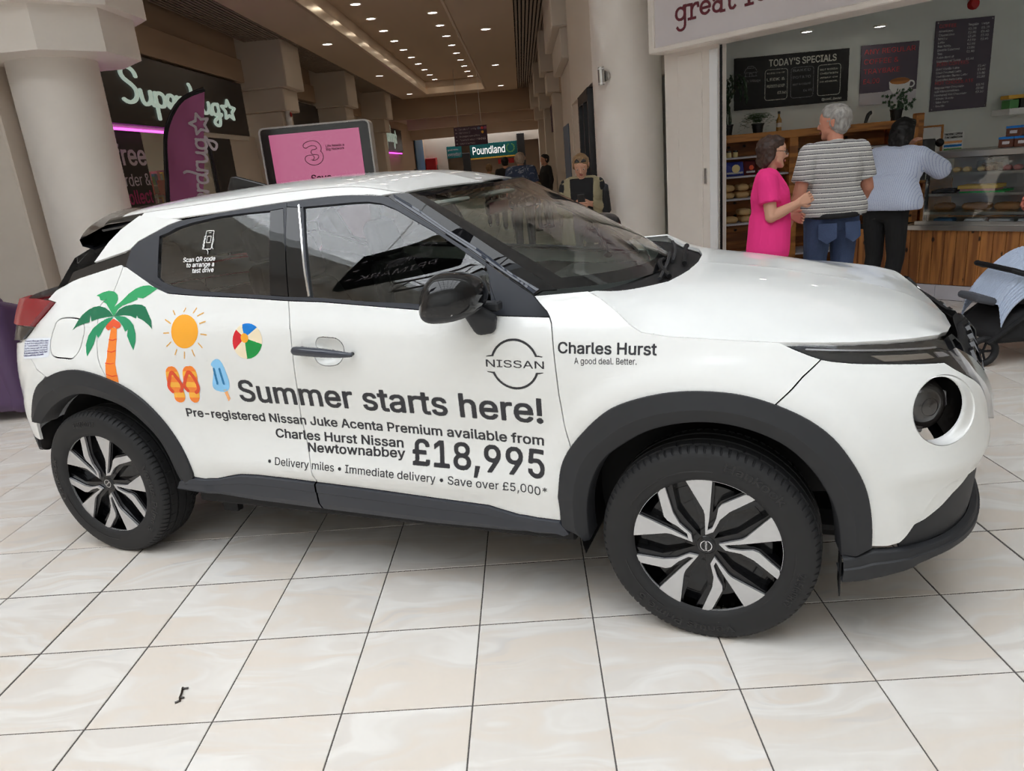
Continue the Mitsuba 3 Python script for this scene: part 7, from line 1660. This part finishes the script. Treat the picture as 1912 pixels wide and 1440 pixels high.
G3 = person('distant dark-haired shopper at the left near the end shop', -1.25, 20.0, 80, 1.62, dict(), 'cloth_grey', 'cloth_navy', 'hair_black', fine=False)
G4 = person('dark-clothed woman standing far off by the slim pillars on the right', 2.45, 15.2, 200, 1.68, dict(relbow=(.05, -.25, 1.12), rwrist=(.22, -.15, 1.2)), 'cloth_black', 'cloth_black', 'hair_black', fine=False, sleeve=1.8)
G5 = person('child in a pale top beside the dark-clothed woman far off', 2.22, 14.6, 180, 1.25, dict(), 'cloth_khaki', 'cloth_grey', 'hair_brown', fine=False)
# ---- stroller with a knitted blanket
sr = thing('stroller', 'black stroller beside the nose of the car', 'stroller')
SX = lambda f, l, z: np.array([5.34 - f, 2.28 - l, z])      # pushed to the left
def st_tube(pts, r=.014, n='frame', m='trim_dark'): obj(n, tube(pts, r, 8), m, sr, smooth=40)
for s in (-.24, .24):
    st_tube([SX(-.30, s, .98), SX(-.12, s, .62), SX(.50, s, .17)], .016)
    st_tube([SX(-.22, s, .16), SX(.02, s, .50), SX(.10, s, .60)], .015)
    obj('hub', put(lathe([(0, -.03), (.075, -.03), (.08, 0), (.075, .03), (0, .03)], 28), frame(SX(.03, s, .50), [1, 0, 0], [0, 0, 1])), 'shop_dark', sr, smooth=35)
    em_ = prism(LineString(smooth_line([(-.022, .02), (-.024, -.012), (-.012, -.022), (0, -.008), (.002, .012), (.012, .020), (.022, .008), (.020, -.02)], 30)).buffer(.0065), .003)
    if s > 0: obj('emblem', put(em_, frame(SX(.03, s + .031, .50), [1, 0, 0], [0, 0, 1])), 'letter_white', sr)
    for f, r_ in ((.50, .105), (-.24, .15)):
        wc = SX(f, s * (1.0 if f < 0 else .8), r_)
        kx = obj('wheel', put(trimesh.creation.torus(r_ - .022, .022, 32, 10), frame(wc, [1, 0, 0], [0, 0, 1])), 'rubber', sr, smooth=40)
        for i in range(5):
            a = 2 * np.pi * i / 5; obj('spoke', tube([wc, wc + np.array([math.cos(a), 0, math.sin(a)]) * (r_ - .025)], .008, 6), 'trim_dark', kx)
st_tube([SX(-.30, -.24, .98), SX(-.37, -.24, 1.06), SX(-.37, .24, 1.06), SX(-.30, .24, .98)], .020, 'handle', 'rubber')
st_tube([SX(.28, -.24, .60), SX(.36, -.2, .63), SX(.36, .2, .63), SX(.28, .24, .60)], .018, 'bumper_bar')
obj('seat', tri(blob((*SX(-.12, -.18, .60), .05), (*SX(-.12, .18, .60), .05), (*SX(.10, -.18, .42), .05), (*SX(.10, .18, .42), .05), (*SX(.34, -.16, .45), .04), (*SX(.34, .16, .45), .04))), 'cloth_black', sr, smooth=40)
obj('basket', tri(blob((*SX(-.3, -.2, .22), .06), (*SX(-.3, .2, .22), .06), (*SX(.40, -.18, .20), .05), (*SX(.40, .18, .20), .05), (*SX(-.3, -.2, .46), .06), (*SX(-.3, .2, .46), .06), (*SX(.30, .18, .30), .05), (*SX(.30, -.18, .30), .05))), 'cloth_black', sr, smooth=40)
ft = obj('foot_rest', tri(blob((*SX(.50, -.1, .44), .025), (*SX(.50, .1, .44), .025), (*SX(.42, -.12, .42), .025), (*SX(.42, .12, .42), .025))), 'cloth_grey', sr, smooth=40)
mat('knit_blue', srgb(176, 188, 208), .95, spec=.1)
def blanket():
    n, m_ = 150, 120
    u, v = np.linspace(0, 1, n), np.linspace(0, 1, m_)
    spine = smooth_line([SX(-.20, 0, .66), SX(-.02, 0, .715), (SX(.14, 0, .70)), SX(.27, 0, .60), SX(.36, 0, .50), SX(.41, 0, .40)], n)
    V = np.zeros((n, m_, 3))
    for j in range(m_):
        l = (v[j] - .5) * .62
        drop = np.clip(abs(l) - .17, 0, 1) ** 1.0
        V[:, j] = spine + np.stack([0 * u, -np.sign(l) * np.minimum(abs(l), .17 + drop * .35) * np.ones(n), -drop * 1.05 * (1 - .35 * np.sin(u * 7 + l * 5) * .4) - .03 * np.sin(u * 9 + l * 14) * abs(l)], 1)
    a = np.gradient(V, axis=0); b = np.gradient(V, axis=1); N = np.cross(a, b); N /= np.linalg.norm(N, axis=-1, keepdims=True) + 1e-9
    if N[n // 2, m_ // 2, 2] < 0: N = -N
    U_, V_ = np.meshgrid(u, v, indexing='ij')
    rows = V_ * 26; ph = np.floor(rows)
    knit = np.abs(np.sin(np.pi * (rows % 1))) ** .6 * (.55 + .45 * np.abs(np.sin(np.pi * (U_ * 30 + .5 * (ph % 2) + .25 * np.cos(np.pi * 2 * (rows % 1))))))
    V = V + N * (.012 * knit + .004)[..., None]
    F = []; i, j = np.meshgrid(np.arange(n - 1), np.arange(m_ - 1), indexing='ij'); k = (i * m_ + j).ravel()
    F = np.vstack([np.stack([k, k + 1, k + m_ + 1], 1), np.stack([k, k + m_ + 1, k + m_], 1)])
    return trimesh.Trimesh(V.reshape(-1, 3), F, process=False)
bk = thing('blanket', 'pale blue chunky knitted blanket draped over the stroller', 'blanket'); obj('knit', blanket(), 'knit_blue', bk, smooth=True)
sc_ = thing('floor_scrap', 'tiny dark twig-like scrap on a near floor tile at the lower left', 'scrap')
obj('twig', cat_([tube([(.642 + a, -.680 + b, .004) for a, b in l], .0035, 5) for l in ([(0, .035), (.008, .01), (.012, -.012), (.02, -.03)], [(.0, .03), (.02, .032)], [(.012, -.012), (.026, -.014)], [(.018, -.028), (.006, -.036)])]), 'eye_dark', sc_)
